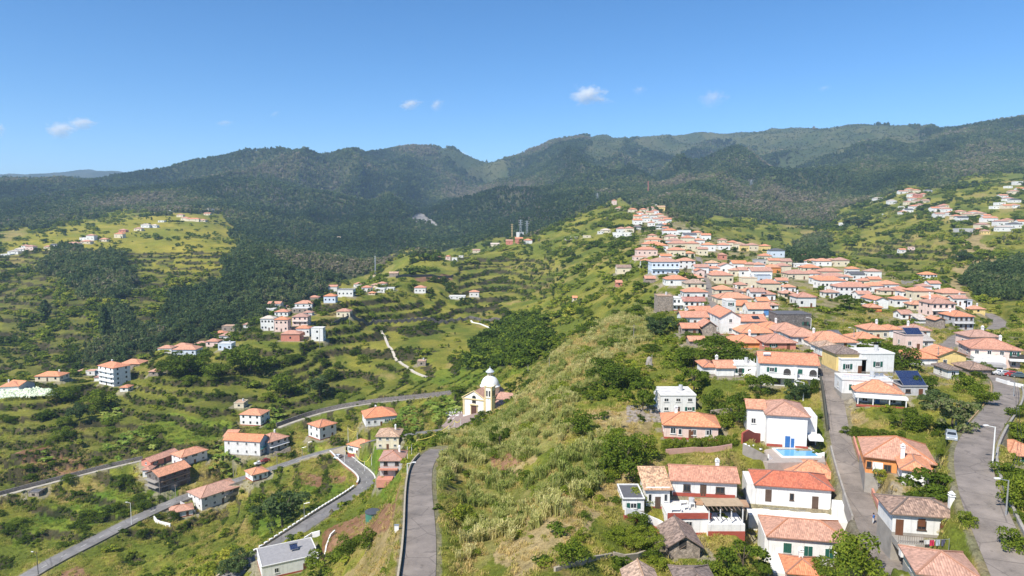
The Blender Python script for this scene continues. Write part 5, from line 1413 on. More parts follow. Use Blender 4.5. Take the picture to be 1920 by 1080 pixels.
line_wall('road_wall', 'row of white edge stones on the uphill side of the road bend', sub_line(offset_line(cv_, -3.0), .0, .42), .35, .4, CONC, 1.0, stones=(.9, .8, .22))
line_wall('road_wall', 'low pale parapet along the left edge of the straight ridge road', sub_line(offset_line(ROADPTS['ridge_road'], -2.75), 0, .86), .75, .3, flat_mat('pale_wall', (.46, .39, .29)), 2.2)
line_wall('road_wall', 'low concrete parapet on the outer edge of the wide bending road', sub_line(offset_line(ROADPTS['hill_road'], 3.15), 0, .88), .55, .35, CONC, 2.5)
line_wall('road_kerb', 'thin ochre kerb along the inner edge of the wide bending road', sub_line(offset_line(ROADPTS['hill_road'], -2.95), .42, .9), .15, .2, flat_mat('ochre_kerb', (.42, .27, .13)), .5, 'kerb')
line_wall('road_wall', 'pinkish red wall on the right edge of the narrow village street', sub_line(offset_line(ROADPTS['village_street'], 2.35), .18, .56), 1.0, .3, flat_mat('salmon_paint', (.62, .27, .19)), 2.0)
line_wall('road_wall', 'dark mossy wall on the left edge of the narrow village street', sub_line(offset_line(ROADPTS['village_street'], -2.3), .58, .84), 1.3, .4, flat_mat('mossy_wall', (.09, .085, .06)), 2.0)
line_wall('road_wall', 'low grey wall on the left edge of the village street by the terrace house', sub_line(offset_line(ROADPTS['village_street'], -2.3), .22, .5), .7, .3, CONC, 2.0)
line_wall('road_wall', 'long dark stone parapet on the downhill edge of the valley road', sub_line(offset_line(ROADPTS['valley_road'], 3.7), .02, .42), .55, .4, flat_mat('dark_wall', (.20, .18, .15)), 3.0)
line_wall('road_wall', 'pale stone wall between the valley road and the church road', sub_line(offset_line(ROADPTS['valley_road'], 3.7), .52, .66), .8, .4, flat_mat('pale_wall', (.46, .39, .29)), 3.0)
line_wall('path_wall', 'dark dry stone wall standing above the pale footpath', sub_line(offset_line(ROADPTS['foot_path'], -1.7), 0, .95), 2.0, .5, DSTONE, 1.0)
line_wall('path_wall', 'dark dry stone wall above the lower field path', sub_line(offset_line(ROADPTS['field_path'], -1.7), 0, .98), 1.6, .5, DSTONE, 1.0)
def px_wall(name, label, pts, hgt, mat, th=.35, down=2.5, **k):
    q = dense([cast(*p) for p in pts], 2.0); 
    for p in q: p.z = H(p.x, p.y)
    return line_wall(name, label, q, hgt, th, mat, down, **k)
px_wall('terrace_wall', 'long dark terrace wall across the middle of the valley', [(622, 610), (700, 603), (800, 600), (880, 597), (955, 601)], 2.2, DSTONE)
px_wall('terrace_wall', 'dark terrace wall on the terraced knoll', [(742, 522), (790, 519), (850, 519)], 2.4, DSTONE)
px_wall('garden_wall', 'white wall with rust red foot stepping down left of the front room', [(1172, 968), (1205, 978), (1235, 992), (1256, 1004)], 1.5, WHITE)
px_wall('garden_wall', 'rust red footing under the stepping white wall', [(1170, 974), (1204, 985), (1234, 999), (1254, 1011)], .7, BRICKRED)
px_wall('garden_wall', 'low pale garden wall beside the old stone hut', [(1150, 1046), (1172, 1052), (1195, 1048), (1235, 1040)], .9, flat_mat('pale_wall', (.46, .39, .29)))
px_wall('garden_wall', 'thin pale wall running up from the bottom edge to the vine arbour', [(1040, 1072), (1090, 1060), (1130, 1048), (1148, 1044)], .6, flat_mat('pale_wall', (.46, .39, .29)))
px_wall('garden_wall', 'rough stone wall between the white block house and the shrubs', [(1332, 782), (1350, 780), (1374, 777)], 1.5, STONE)
px_wall('garden_wall', 'red painted wall panel left of the pool terrace', [(1391, 832), (1424, 832)], 2.2, BRICKRED)
px_wall('garden_wall', 'white retaining wall below the swimming pool', [(1440, 872), (1490, 874), (1545, 870)], 2.2, WHITE)
px_wall('garden_wall', 'grey concrete wall left of the swimming pool', [(1392, 850), (1412, 862), (1438, 872)], 1.8, CONC)
px_wall('garden_wall', 'pinkish wall along the foot of the vine hedge', [(1248, 852), (1300, 848), (1372, 842)], 1.0, flat_mat('pinkish_wall', (.45, .27, .22)))
px_wall('garden_wall', 'white wall climbing beside the big white valley house', [(338, 945), (350, 952), (366, 962)], 1.2, WHITE)
px_wall('garden_wall', 'white angled wall in front of the small white annex', [(289, 975), (300, 984), (320, 990)], 1.4, WHITE)
px_wall('garden_wall', 'stone retaining wall under the grey valley house', [(515, 856), (545, 846)], 2.0, STONE)
px_wall('garden_wall', 'pale wall under the light blue house on the crest', [(1208, 523), (1225, 523), (1268, 522)], 2.4, flat_mat('pale_wall', (.46, .39, .29)))
px_wall('garden_wall', 'slender white steps wall zigzagging down the green terraces', [(715, 622), (722, 634), (728, 650), (738, 665), (752, 682), (775, 698), (800, 708)], .7, flat_mat('white_path', (.62, .55, .45)), th=1.6)
px_wall('garden_wall', 'thin white channel slanting across the green terraces', [(883, 602), (900, 608), (925, 618)], .6, WHITE, th=1.2)
px_wall('garden_wall', 'grey wall below the lone white house across the ravine', [(1690, 531), (1730, 532), (1775, 530)], 2.2, CONC)
px_wall('garden_wall', 'white boundary wall of the modern flat roofed house', [(590, 1062), (612, 1030), (628, 1000)], 1.0, WHITE)
px_wall('garden_wall', 'white rear wall behind the modern flat roofed house', [(560, 1022), (585, 1006), (600, 1003)], 1.2, WHITE)
px_wall('garden_wall', 'pale wall at the edge of the car park', [(1868, 715), (1890, 722), (1919, 728)], .9, WHITE)

# rubble beside the ruin, rock bank in the far valley
rng = np.random.default_rng(5)
key = MB(); 
for q in range(220):
    p_ = cast(rng.uniform(1178, 1240), rng.uniform(762, 792)); s_ = rng.uniform(.12, .55); i0 = len(key.v)
    key.box(p_.x - s_, p_.x + s_ * rng.uniform(.3, 1), p_.y - s_ * .6, p_.y + s_ * .7, p_.z - .2, p_.z + s_ * rng.uniform(.4, 1.1))
o = key.build('rubble', flat_mat('rubble_stone', (.42, .36, .30), .9, 0, .5)); o['kind'] = 'stuff'

# ---------------------------------------------------------------- lamps, poles, pylons
def lamp(px, py, top, label, style='w', arm=1):
    p = cast(px, py); hgt = max(3.0, (py - top) * p.y / F); mat = {'w': WHITE, 'm': METAL, 'd': flat_mat('dark_pole', (.10, .09, .08))}[style]
    t = thing('street_lamp', label, 'street lamp', p); mb = MB(); mb.bar((0, 0, -.5), (0, 0, hgt), .13, 7, .08); mb.build('pole', mat, t)
    mb = MB(); mb.bar((0, 0, hgt - .05), (arm * 1.5, 0, hgt + .25), .06, 5); mb.build('arm', mat, t)
    mb = MB(); mb.box(arm * 1.5 - .35, arm * 1.5 + .35, -.16, .16, hgt + .2, hgt + .34); mb.build('lamp_head', WHITE, t)
def pole(px, py, top, label, arm=True):
    p = cast(px, py); hgt = max(4.0, (py - top) * p.y / F); t = thing('utility_pole', label, 'utility pole', p)
    mb = MB(); mb.bar((0, 0, -.5), (0, 0, hgt), .14, 7, .09); mb.build('pole', flat_mat('grey_pole', (.34, .31, .27)), t)
    if arm: mb = MB(); mb.box(-.8, .8, -.06, .06, hgt - .6, hgt - .48); mb.build('crossarm', WOODM, t)
lamp(1861, 870, 797, 'tall white lamp post at the inner bend of the wide road', 'w', -1)
lamp(1886, 968, 896, 'grey lamp post on the outer parapet of the wide road', 'm', -1)
lamp(247, 986, 940, 'white lamp post beside the valley road at the parapet', 'w', -1)
lamp(72, 1079, 1032, 'dark lamp post at the lower end of the valley road', 'd', -1)
lamp(571, 976, 942, 'slim lamp post beside the curving road meadow', 'm', 1)
lamp(1506, 752, 716, 'white lamp post with long arm in front of the double house', 'w', -1)
lamp(567, 860, 838, 'lamp post at the valley road above the rust brown wall', 'm', 1)
lamp(578, 848, 828, 'lamp post on the valley road opposite the grey house', 'm', 1)
lamp(1900, 745, 716, 'lamp post on the road below the car park', 'm', -1)
lamp(764, 895, 868, 'lamp post where the ridge road dips out of sight', 'w', 1)
lamp(1600, 648, 615, 'lamp post among bushes behind the twin orange roof', 'm', -1)
lamp(1520, 622, 596, 'white lamp post beside the ruined stone block', 'w', -1)
pole(1188, 642, 607, 'leaning wooden pole on the grassy flank left of the village')
pole(990, 702, 690, 'short pale pole on the grass above the church', False)
pole(1030, 690, 677, 'second pale pole on the grass above the church', False)
pole(1757, 692, 648, 'grey pole standing beside the yellow gabled house')
pole(1737, 946, 890, 'thin pole rising through the large dark tree', False)
pole(1792, 800, 760, 'pole beside the spreading olive tree at the road')
pole(330, 940, 905, 'utility pole beside the brown stone house on the valley road')
pole(438, 893, 876, 'pair of grey poles right pole by the valley road wall', False)
pole(443, 893, 876, 'grey pole standing closest to the little white cottage', False)
pole(1222, 690, 670, 'short pole near the pale standing rock on the flank', False)
pole(656, 612, 598, 'pole on the dark valley terrace wall')
pole(1236, 396, 380, 'thin mast on top of the hilltop cluster', False)
pole(1183, 398, 378, 'thin mast at the village top end', False)
pole(520, 880, 850, 'utility pole at the corner of the rust brown wall')
pole(600, 655, 615, 'white pole beside the tall white and light blue house', False)
pole(278, 645, 625, 'pole on the hamlet roof line against dark woods', False)
def lattice(px, py, top, label, w=3.5, mat=METAL, n_=6):
    p = cast(px, py); hgt = (py - top) * p.y / F; t = thing('pylon', label, 'pylon', p); mb = MB(); r = max(.16, hgt * .008)
    cs = [(-1, -1), (1, -1), (1, 1), (-1, 1)]
    for a_, b_ in cs: mb.bar((a_ * w / 2, b_ * w / 2, -1), (a_ * w * .12, b_ * w * .12, hgt), r * 1.6, 4)
    mb.build('leg', mat, t); mb = MB()
    for q in range(n_):
        z0, z1 = hgt * q / n_, hgt * (q + 1) / n_; w0, w1 = w / 2 * (1 - .76 * q / n_), w / 2 * (1 - .76 * (q + 1) / n_)
        for m_ in range(4):
            a_, b_ = cs[m_], cs[(m_ + 1) % 4]; mb.bar((a_[0] * w0, a_[1] * w0, z0), (b_[0] * w1, b_[1] * w1, z1), r, 3); mb.bar((b_[0] * w0, b_[1] * w0, z0), (a_[0] * w1, a_[1] * w1, z1), r, 3)
    mb.build('brace', mat, t); mb = MB()
    for q in (.72, .84, .96): mb.bar((-w * .9, 0, hgt * q), (w * .9, 0, hgt * q), r * 1.3, 4)
    mb.build('crossarm', mat, t)
lattice(976, 445, 412, 'left steel lattice pylon at the white square station', 5); lattice(988, 445, 414, 'right steel lattice pylon at the white square station', 5)
lattice(960, 452, 420, 'slim yellowish lattice mast beside the station houses', 3, flat_mat('yellow_steel', (.55, .42, .22)))
lattice(1215, 366, 340, 'faint reddish mast on the forested spur behind the village', 3, flat_mat('red_steel', (.45, .16, .12)))
lattice(704, 515, 480, 'thin pale mast rising from woods behind the small hamlet', 1.6)
lattice(1408, 352, 338, 'faint pylon on the dark forest slope right of the spur', 10)
lattice(1120, 378, 362, 'slim pylon in the forest behind the green shoulder', 6)

# overhead wires sagging between the poles
WIRE = flat_mat('wire_black', (.03, .03, .03), .6)
def wires(label, pts, n_=2, sag=1.2):
    P3 = [cast(a, b_) + Vector((0, 0, hgt)) for a, b_, hgt in pts]; t = thing('overhead_wire', label, 'wire', P3[0])
    for q in range(n_):
        mb = MB()
        for a, b_ in zip(P3[:-1], P3[1:]):
            pr = a
            for m_ in range(1, 9):
                f_ = m_ / 8; cur = a.lerp(b_, f_) - Vector((0, 0, sag * 4 * f_ * (1 - f_))); mb.bar(pr - P3[0] + Vector((q * .5, 0, 0)), cur - P3[0] + Vector((q * .5, 0, 0)), .025, 3); pr = cur
        mb.build('cable', WIRE, t)
wires('pair of cables sagging across the narrow street by the pool house', [(1545, 800, 6), (1600, 790, 6)])
wires('cables crossing the narrow street above the walking person', [(1585, 905, 6), (1628, 925, 6), (1655, 960, 5)])
wires('cables running along the village street up to the big orange roofs', [(1548, 860, 7), (1538, 760, 7), (1530, 700, 7), (1520, 650, 7)])
wires('cables slung from the yellow gabled house towards the car park', [(1757, 692, 7), (1800, 715, 7), (1868, 705, 6)])
wires('cables along the outer edge of the wide bending road', [(1886, 968, 6.5), (1905, 900, 6.5), (1900, 800, 6.5), (1900, 745, 6.5)])
wires('cables along the valley road past the brown stone house', [(247, 986, 8), (330, 940, 8), (443, 893, 7), (520, 880, 7)])
wires('cables above the dark terrace wall of the middle valley', [(606, 640, 9), (656, 612, 8), (760, 604, 8), (880, 600, 8)])

# festival poles with yellow garlands near the junction
FP = [(653, 830, 800), (670, 826, 806), (646, 868, 838), (666, 868, 848), (684, 884, 864), (697, 874, 850), (764, 862, 836), (772, 852, 828), (782, 845, 824), (842, 818, 796), (852, 810, 786), (864, 806, 784)]
GARL = flat_mat('yellow_garland', (.70, .58, .10), .7)
lbs = ['first', 'second', 'third', 'fourth', 'fifth', 'sixth', 'seventh', 'eighth', 'ninth', 'tenth', 'eleventh', 'twelfth']
fpp = [cast(a_, b_) for a_, b_, _ in FP]
for q, (a_, b_, tp) in enumerate(FP):
    p = fpp[q]; hgt = (b_ - tp) * p.y / F
    t = thing('festival_pole', '%s white festival pole with yellow garland counted from the road junction to the church' % lbs[q], 'pole', p, 0, 'festival poles along the church road')
    mb = MB(); mb.bar((0, 0, -.3), (0, 0, hgt), .10, 6, .07); mb.build('pole', WHITE, t)
    if q < len(FP) - 1 and (fpp[q + 1] - p).length < 45:
        e = fpp[q + 1] - p; e.z += (FP[q + 1][1] - FP[q + 1][2]) * fpp[q + 1].y / F * .95; s_ = Vector((0, 0, hgt * .95)); g = MB(); pr = s_
        for m_ in range(1, 9):
            f_ = m_ / 8; cur = s_.lerp(e, f_) - Vector((0, 0, 1.6 * 4 * f_ * (1 - f_) * .6)); g.bar(pr, cur, .11, 5); pr = cur
        g.build('garland', GARL, t)

# ---------------------------------------------------------------- pool, loungers, laundry, cars, boat, person, water tank
c = cast(1493, 852); k = c.y / F
POOLZ = HROOT['pool'][1]['z'] - .25; u_, s_ = px2us(1493, 850); d_ = (POOLZ - CAMZ) / s_; c = Vector((u_ * d_, d_, POOLZ))
pl = thing('swimming_pool', 'narrow blue swimming pool with white rim in front of the white pool house', 'pool', (c.x, c.y, c.z))
z_ = .25; mb = MB(); w_ = 38 * k; d_ = 2.6
for b_ in ((-w_, w_, -d_, -d_ + .4), (-w_, w_, d_ - .4, d_), (-w_, -w_ + .4, -d_ + .4, d_ - .4), (w_ - .4, w_, -d_ + .4, d_ - .4)): mb.box(*b_, -1.5, z_)
mb.build('rim', WHITE, pl)
wm_, nt, b = new_mat('pool_water'); b.inputs['Base Color'].default_value = (.13, .36, .60, 1); b.inputs['Roughness'].default_value = .06
bump(nt, b, noise(nt, coord(nt), 3.0, 2), .15, .05)
mb = MB(); mb.face([(-w_ + .4, -d_ + .4, z_ - .1), (w_ - .4, -d_ + .4, z_ - .1), (w_ - .4, d_ - .4, z_ - .1), (-w_ + .4, d_ - .4, z_ - .1)]); mb.build('water', wm_, pl)
patch('pool_deck_paving', '', [(1395, 838), (1395, 850), (1440, 868), (1548, 866), (1540, 838)], flat_mat('deck_tiles', (.40, .34, .30), .9, 0, .2), .06, z=POOLZ + .03)
for q, (a_, b_) in enumerate(((1402, 846), (1414, 850), (1428, 846), (1545, 858))):
    p = cast(a_, b_); t = thing('sun_lounger', ['white sun lounger by the red wall panel', 'white sun lounger second from the red wall panel', 'white sun lounger beside the blue pool door', 'white garden table set at the right end of the pool'][q], 'lounger', p, R(20 * q))
    mb = MB(); mb.box(-.35, .35, 0, 1.3, .32, .38); mb.build('seat', WHITE, t)
    mb = MB(); mb.face([(-.35, 1.3, .35), (.35, 1.3, .35), (.35, 1.85, .85), (-.35, 1.85, .85)]); mb.face([(-.35, 1.36, .32), (-.35, 1.91, .82), (.35, 1.91, .82), (.35, 1.36, .32)]); mb.build('backrest', WHITE, t)
    for a2 in (-.3, .26):
        for b2 in (.1, 1.15): mb = MB(); mb.box(a2, a2 + .05, b2, b2 + .05, 0, .32); mb.build('leg', WHITE, t)
# washing line
ln = [cast(1708, 1042), cast(1778, 1042)]; zl = 2.1
a_, b_ = ln; t = thing('washing_line', 'washing line strung across the yard behind the bright orange roof', 'washing line', a_)
mb = MB(); mb.bar((0, 0, 0), (0, 0, zl + .1), .04, 5); mb.build('post', METAL, t); mb = MB(); e = b_ - a_; mb.bar((e.x, e.y, e.z), (e.x, e.y, e.z + zl + .1), .04, 5); mb.build('post', METAL, t)
mb = MB(); mb.bar((0, 0, zl), (e.x, e.y, e.z + zl), .015, 4); mb.build('line', WHITE, t)
for f_, w_, h_, c_, lb in ((.05, .5, .8, (.62, .03, .06), 'red shirt leftmost on the washing line'), (.22, .55, .7, (.03, .03, .04), 'black trousers on the washing line beside the red shirt'), (.36, 1.5, .55, (.75, .76, .80), 'long white sheet in the middle of the washing line'), (.50, .6, .8, (.60, .03, .10), 'crimson shirt on the washing line under the sheet'), (.66, .55, .8, (.45, .52, .62), 'pale blue shirt on the washing line'), (.80, .5, .85, (.10, .10, .16), 'dark navy shirt at the right end of the washing line')):
    p = a_ + e * f_ + Vector((0, -.03 if w_ < 1 else .03, zl - .02)); mb = MB(); nn = 6
    for q in range(nn):
        x0, x1 = w_ * q / nn, w_ * (q + 1) / nn; y0, y1 = .04 * math.sin(q * 1.7), .04 * math.sin((q + 1) * 1.7)
        mb.face([(x0, y0, -h_), (x1, y1, -h_ * (1 if q % 2 else .96)), (x1, y1 * .3, 0), (x0, y0 * .3, 0)]); mb.face([(x0, y0 + .02, -h_), (x0, y0 * .3 + .02, 0), (x1, y1 * .3 + .02, 0), (x1, y1 + .02, -h_)])
    cl = flat_mat('cloth_%d' % int(f_ * 100), c_, .9); o = mb.build('garment', cl); o.location = p; o['label'] = lb; o['category'] = 'laundry'
def car(px, py, rz, c_, label, L=4.1):
    p = cast(px, py); t = thing('parked_car', label, 'car', (p.x, p.y, p.z + .12), rz)
    body = flat_mat('car_paint_%d' % (hash(c_) % 9973), c_, .25, .2, .05); y = L / 2; w = .86; mb = MB()
    prof = [(-y, .35), (-y, .75), (-y + .15, .88), (-y * .55, .95), (-y * .28, 1.42), (y * .45, 1.45), (y * .82, .98), (y, .9), (y, .35)]
    inn = [(w if z < 1.0 else w * .82) for _, z in prof]
    n_ = len(prof); i0 = len(mb.v)
    for (yy, z), iw in zip(prof, inn): mb.v += [(-iw, yy, z), (iw, yy, z)]
    for q in range(n_ - 1): mb.f.append((i0 + 2 * q, i0 + 2 * q + 1, i0 + 2 * q + 3, i0 + 2 * q + 2)); mb.uv.append(None)
    mb.f.append(tuple(i0 + 2 * q for q in range(n_))); mb.uv.append(None); mb.f.append(tuple(i0 + 2 * q + 1 for q in reversed(range(n_)))); mb.uv.append(None)
    mb.f.append((i0, i0 + 2 * n_ - 2, i0 + 2 * n_ - 1, i0 + 1)); mb.uv.append(None)
    mb.build('body', body, t)
    g = MB(); g.face([(-.68, -y * .52, 1.02), (.68, -y * .52, 1.02), (.64, -y * .30, 1.38), (-.64, -y * .30, 1.38)]); g.build('windscreen', GLASS, t, (0, -.012, .012))
    g = MB(); g.face([(.66, y * .80, 1.03), (-.66, y * .80, 1.03), (-.62, y * .5, 1.40), (.62, y * .5, 1.40)]); g.build('rear_window', GLASS, t, (0, .012, .012))
    for s in (-1, 1):
        g = MB(); g.face([(s * .82, -y * .42, 1.04), (s * .82, y * .66, 1.04), (s * .755, y * .42, 1.36), (s * .755, -y * .24, 1.36)]); g.build('side_window', GLASS, t, (s * .012, 0, 0))
        for yy in (-y * .62, y * .62):
            wh = MB(); wh.bar((s * .70, yy, .33), (s * .88, yy, .33), .33, 12); wo_ = wh.build('wheel', flat_mat('tyre', (.03, .03, .03)), t); rm = MB(); rm.bar((s * .86, yy, .33), (s * .895, yy, .33), .19, 8); rm.build('rim', METAL, wo_)
    for s in (-.6, .6): hl = MB(); hl.box(s - .16, s + .16, -y - .02, -y + .01, .62, .76); hl.build('headlight', WHITE, t)
car(1783, 824, R(-30), (.42, .46, .48), 'silver car parked in the dark driveway beside the wide road')
car(1877, 704, R(60), (.75, .75, .74), 'white car leftmost in the car park by the pale pink house')
car(1888, 706, R(62), (.40, .42, .44), 'grey car second in the car park by the pale pink house')
car(1899, 707, R(64), (.45, .04, .04), 'red car in the car park among grey and white cars')
car(1911, 709, R(66), (.10, .14, .16), 'dark car at the right end of the car park')
car(486, 872, R(-52), (.78, .78, .77), 'white car parked below the light blue gable house')
car(497, 868, R(-52), (.30, .05, .05), 'dark red car parked behind the white one below the blue gable')
car(634, 860, R(-20), (.70, .70, .69), 'white car standing at the valley road junction')
car(1778, 668, R(50), (.55, .08, .07), 'red car near the bend of the upper road')
p = cast(1801, 668); t = thing('boat', 'small white boat on a trailer beside the pale pink house', 'boat', (p.x, p.y, p.z + .6), R(80))
mb = MB(); sec = [(-2.6, .75, .25), (-1, .95, 0), (1.2, .85, 0), (2.4, .4, .25), (3.0, .03, .6)]; i0 = 0
for yy, w_, zb in sec: mb.v += [(-w_, yy, .85), (-w_ * .55, yy, zb), (w_ * .55, yy, zb), (w_, yy, .85)]
for q in range(4):
    for m_ in range(3): mb.f.append((q * 4 + m_, q * 4 + m_ + 1, q * 4 + m_ + 5, q * 4 + m_ + 4)); mb.uv.append(None)
    mb.f.append((q * 4 + 3, q * 4, q * 4 + 4, q * 4 + 7)); mb.uv.append(None)
mb.f.append((0, 1, 2, 3)); mb.uv.append(None); mb.build('hull', WHITE, t)
mb = MB(); mb.box(-.5, .5, -.9, .6, .85, 1.4); mb.build('cabin', WHITE, t); mb = MB(); mb.box(-.8, .8, -.2, .1, -.6, 0.0); mb.build('trailer', METAL, t)
c = cast(699, 972); t = thing('water_tank', 'round green water tank with dark lid on the slope left of the ridge road', 'water tank', c)
mb = MB(); mb.lathe([(1.95, -1.2), (1.95, 1.9)], 0, 0, 24); mb.build('tank_wall', flat_mat('tank_green', (.06, .22, .16), .5), t, smooth=True)
mb = MB(); mb.lathe([(2.1, 1.9), (2.1, 2.05), (0, 2.2)], 0, 0, 24); mb.build('lid', flat_mat('tank_lid', (.08, .09, .11), .6), t)
c = cast(744, 996); t = thing('meter_box', 'small white utility box on the grass beside the ridge road', 'utility box', c); mb = MB(); mb.box(-.35, .35, -.2, .2, -.2, 1.0); mb.build('cabinet', WHITE, t); mb = MB(); mb.box(-.4, .4, -.25, .25, 1.0, 1.06); mb.build('lid', METAL, t)
c = cast(1217, 688); mb = MB(); rng = np.random.default_rng(3)
mb.lathe([(1.0, -.5), (1.1, .5), (.9, 1.8), (.6, 2.8), (0, 3.3)], 0, 0, 9)
mb.v = [(x * rng.uniform(.8, 1.2), y * rng.uniform(.8, 1.2), z) for x, y, z in mb.v]; o = mb.build('standing_rock', flat_mat('pale_rock', (.38, .34, .30), .95, 0, .4)); o.location = c; o['label'] = 'pale pointed standing rock on the grassy flank'; o['category'] = 'rock'
# walker on the street
c = cast(1637, 984); c.z += .1; S = 1.72 / 1.75
def skin(name, pts, edges, rad, mat, parent, root=0):
    me = bpy.data.meshes.new(name); me.from_pydata(pts, edges, []); o = bpy.data.objects.new(name, me); COL.objects.link(o); o.parent = parent
    md = o.modifiers.new('skin', 'SKIN'); sv = me.skin_vertices[0].data if me.skin_vertices else None
    if sv is None: me.attributes.new; 
    return o, md
t = thing('person', 'person in blue top and white trousers walking up the narrow street', 'person', c, R(10))
def limb_body(name, chains, mat):
    """one continuous surface of tapering limbs grown by a skin modifier"""
    bm_v, bm_e, rad = [], [], []
    idx = {}
    for chn in chains:
        prev = None
        for pnt, r in chn:
            if pnt not in idx: idx[pnt] = len(bm_v); bm_v.append(pnt); rad.append(r)
            if prev is not None: bm_e.append((prev, idx[pnt]))
            prev = idx[pnt]
    me = bpy.data.meshes.new(name); me.from_pydata(bm_v, bm_e, [])
    o = bpy.data.objects.new(name, me); COL.objects.link(o); o.parent = t
    import bmesh
    b2 = bmesh.new(); b2.from_mesh(me); lay = b2.verts.layers.skin.verify(); b2.verts.ensure_lookup_table()
    for v, r in zip(b2.verts, rad): v[lay].radius = (r, r)
    b2.verts[0][lay].use_root = True; b2.to_mesh(me); b2.free()
    o.modifiers.new('skin', 'SKIN'); sd = o.modifiers.new('sub', 'SUBSURF'); sd.levels = sd.render_levels = 1
    me.materials.append(mat); return o
SKINM = flat_mat('skin', (.45, .25, .17), .6)
pel = (0, 0, .95)
limb_body('body', [[(pel, .13), ((0, .0, 1.15), .13), ((0, 0, 1.38), .15), ((0, .01, 1.48), .06), ((0, -.01, 1.60), .095), ((0, -.015, 1.70), .085)],
    [((0, 0, 1.38), .15), ((-.19, 0, 1.40), .06), ((-.24, .05, 1.14), .045), ((-.22, -.08, .92), .035), ((-.215, -.11, .82), .03)],
    [((0, 0, 1.38), .15), ((.19, 0, 1.40), .06), ((.24, -.04, 1.14), .045), ((.22, -.16, .95), .035), ((.215, -.2, .86), .03)],
    [(pel, .13), ((-.1, -.02, .86), .085), ((-.1, -.14, .48), .06), ((-.1, -.02, .08), .04), ((-.1, -.16, .04), .035)],
    [(pel, .13), ((.1, .03, .86), .085), ((.1, .08, .48), .06), ((.1, .28, .12), .04), ((.1, .20, .03), .035)]], SKINM)
mb = MB(); mb.lathe([(.185, .98), (.175, 1.12), (.20, 1.34), (.17, 1.44), (.08, 1.49)], 0, 0, 14); mb.build('blue_top', flat_mat('blue_cloth', (.05, .15, .40), .9), t)
mb = MB(); mb.bar((-.1, -.02, .98), (-.1, -.14, .48), .11, 8, .085); mb.bar((-.1, -.14, .48), (-.1, -.02, .12), .085, 8, .065); mb.bar((.1, .03, .98), (.1, .08, .48), .11, 8, .085); mb.bar((.1, .08, .48), (.1, .26, .15), .085, 8, .065); mb.build('trousers', flat_mat('white_cloth', (.62, .62, .62), .9), t)
mb = MB(); mb.lathe([(.10, 1.60), (.115, 1.68), (.09, 1.78), (0, 1.80)], 0, .012, 12); mb.build('hair', flat_mat('dark_hair', (.03, .02, .015), .7), t)
# ---------------------------------------------------------------- plants
def leaf_mat(name, stops, transl=.36, br=1.65):
    m = bpy.data.materials.new(name); m.use_nodes = True; nt = m.node_tree
    nt.nodes.remove(nt.nodes['Principled BSDF'])
    at = nt.nodes.new('ShaderNodeAttribute'); at.attribute_type = 'INSTANCER'; at.attribute_name = 'tint'
    geo = nt.nodes.new('ShaderNodeNewGeometry')
    f = math_n(nt, 'ADD', at.outputs['Fac'], math_n(nt, 'MULTIPLY', math_n(nt, 'SUBTRACT', geo.outputs['Random Per Island'], .5), .42))
    col = ramp(nt, f, [(p, tuple(x * br for x in c)) for p, c in stops])
    d = nt.nodes.new('ShaderNodeBsdfDiffuse'); t = nt.nodes.new('ShaderNodeBsdfTranslucent'); mx = nt.nodes.new('ShaderNodeMixShader')
    nt.links.new(col, d.inputs[0]); nt.links.new(col, t.inputs[0]); mx.inputs[0].default_value = transl
    nt.links.new(d.outputs[0], mx.inputs[1]); nt.links.new(t.outputs[0], mx.inputs[2])
    nt.links.new(mx.outputs[0], nt.nodes['Material Output'].inputs[0])
    return m
LEAF = leaf_mat('green_leaves', [(0, (.024, .042, .008)), (.4, (.066, .098, .013)), (.75, (.145, .175, .020)), (1, (.24, .23, .035))])
FLEAF = leaf_mat('forest_leaves', [(0, (.024, .042, .016)), (.5, (.062, .092, .032)), (.8, (.115, .132, .046)), (1, (.18, .150, .105))])
REEDM = leaf_mat('reed_leaves', [(0, (.120, .160, .030)), (.5, (.285, .285, .095)), (1, (.46, .395, .20))], .45)
BANM = leaf_mat('banana_leaves', [(0, (.055, .105, .018)), (.6, (.13, .185, .030)), (1, (.235, .26, .065))], .35)
GRASSM = leaf_mat('grass_blades', [(0, (.085, .130, .018)), (.5, (.200, .205, .042)), (1, (.370, .275, .115))], .35)
DEADM = leaf_mat('dead_branches', [(0, (.10, .085, .075)), (1, (.24, .205, .18))], 0)
BARK = flat_mat('bark', (.12, .09, .065), .9)
def leaf_quads(cen, nrm, size, rng, aspect=1.5):
    """kite shaped leaves at points, facing roughly along nrm"""
    n_ = len(cen); r = rng.normal(size=(n_, 3)); N = nrm + r * .75; N /= np.linalg.norm(N, axis=1)[:, None] + 1e-9
    T = np.cross(N, rng.normal(size=(n_, 3))); T /= np.linalg.norm(T, axis=1)[:, None] + 1e-9; B = np.cross(N, T)
    s = (size * rng.uniform(.65, 1.35, n_))[:, None]
    return np.stack([cen - T * s * aspect * .5, cen - B * s * .5, cen + T * s * aspect * .5, cen + B * s * .5], 1)
def quads_mesh(name, Q, mat, extra=None):
    me = bpy.data.meshes.new(name); n_ = len(Q)
    v = Q.reshape(-1, 3); f = np.arange(n_ * 4).reshape(-1, 4)
    me.vertices.add(len(v)); me.vertices.foreach_set('co', v.astype(np.float32).ravel())
    me.loops.add(n_ * 4); me.loops.foreach_set('vertex_index', f.ravel().astype(np.int32))
    me.polygons.add(n_); me.polygons.foreach_set('loop_start', np.arange(0, n_ * 4, 4, dtype=np.int32))
    me.update(); me.materials.append(mat); return me
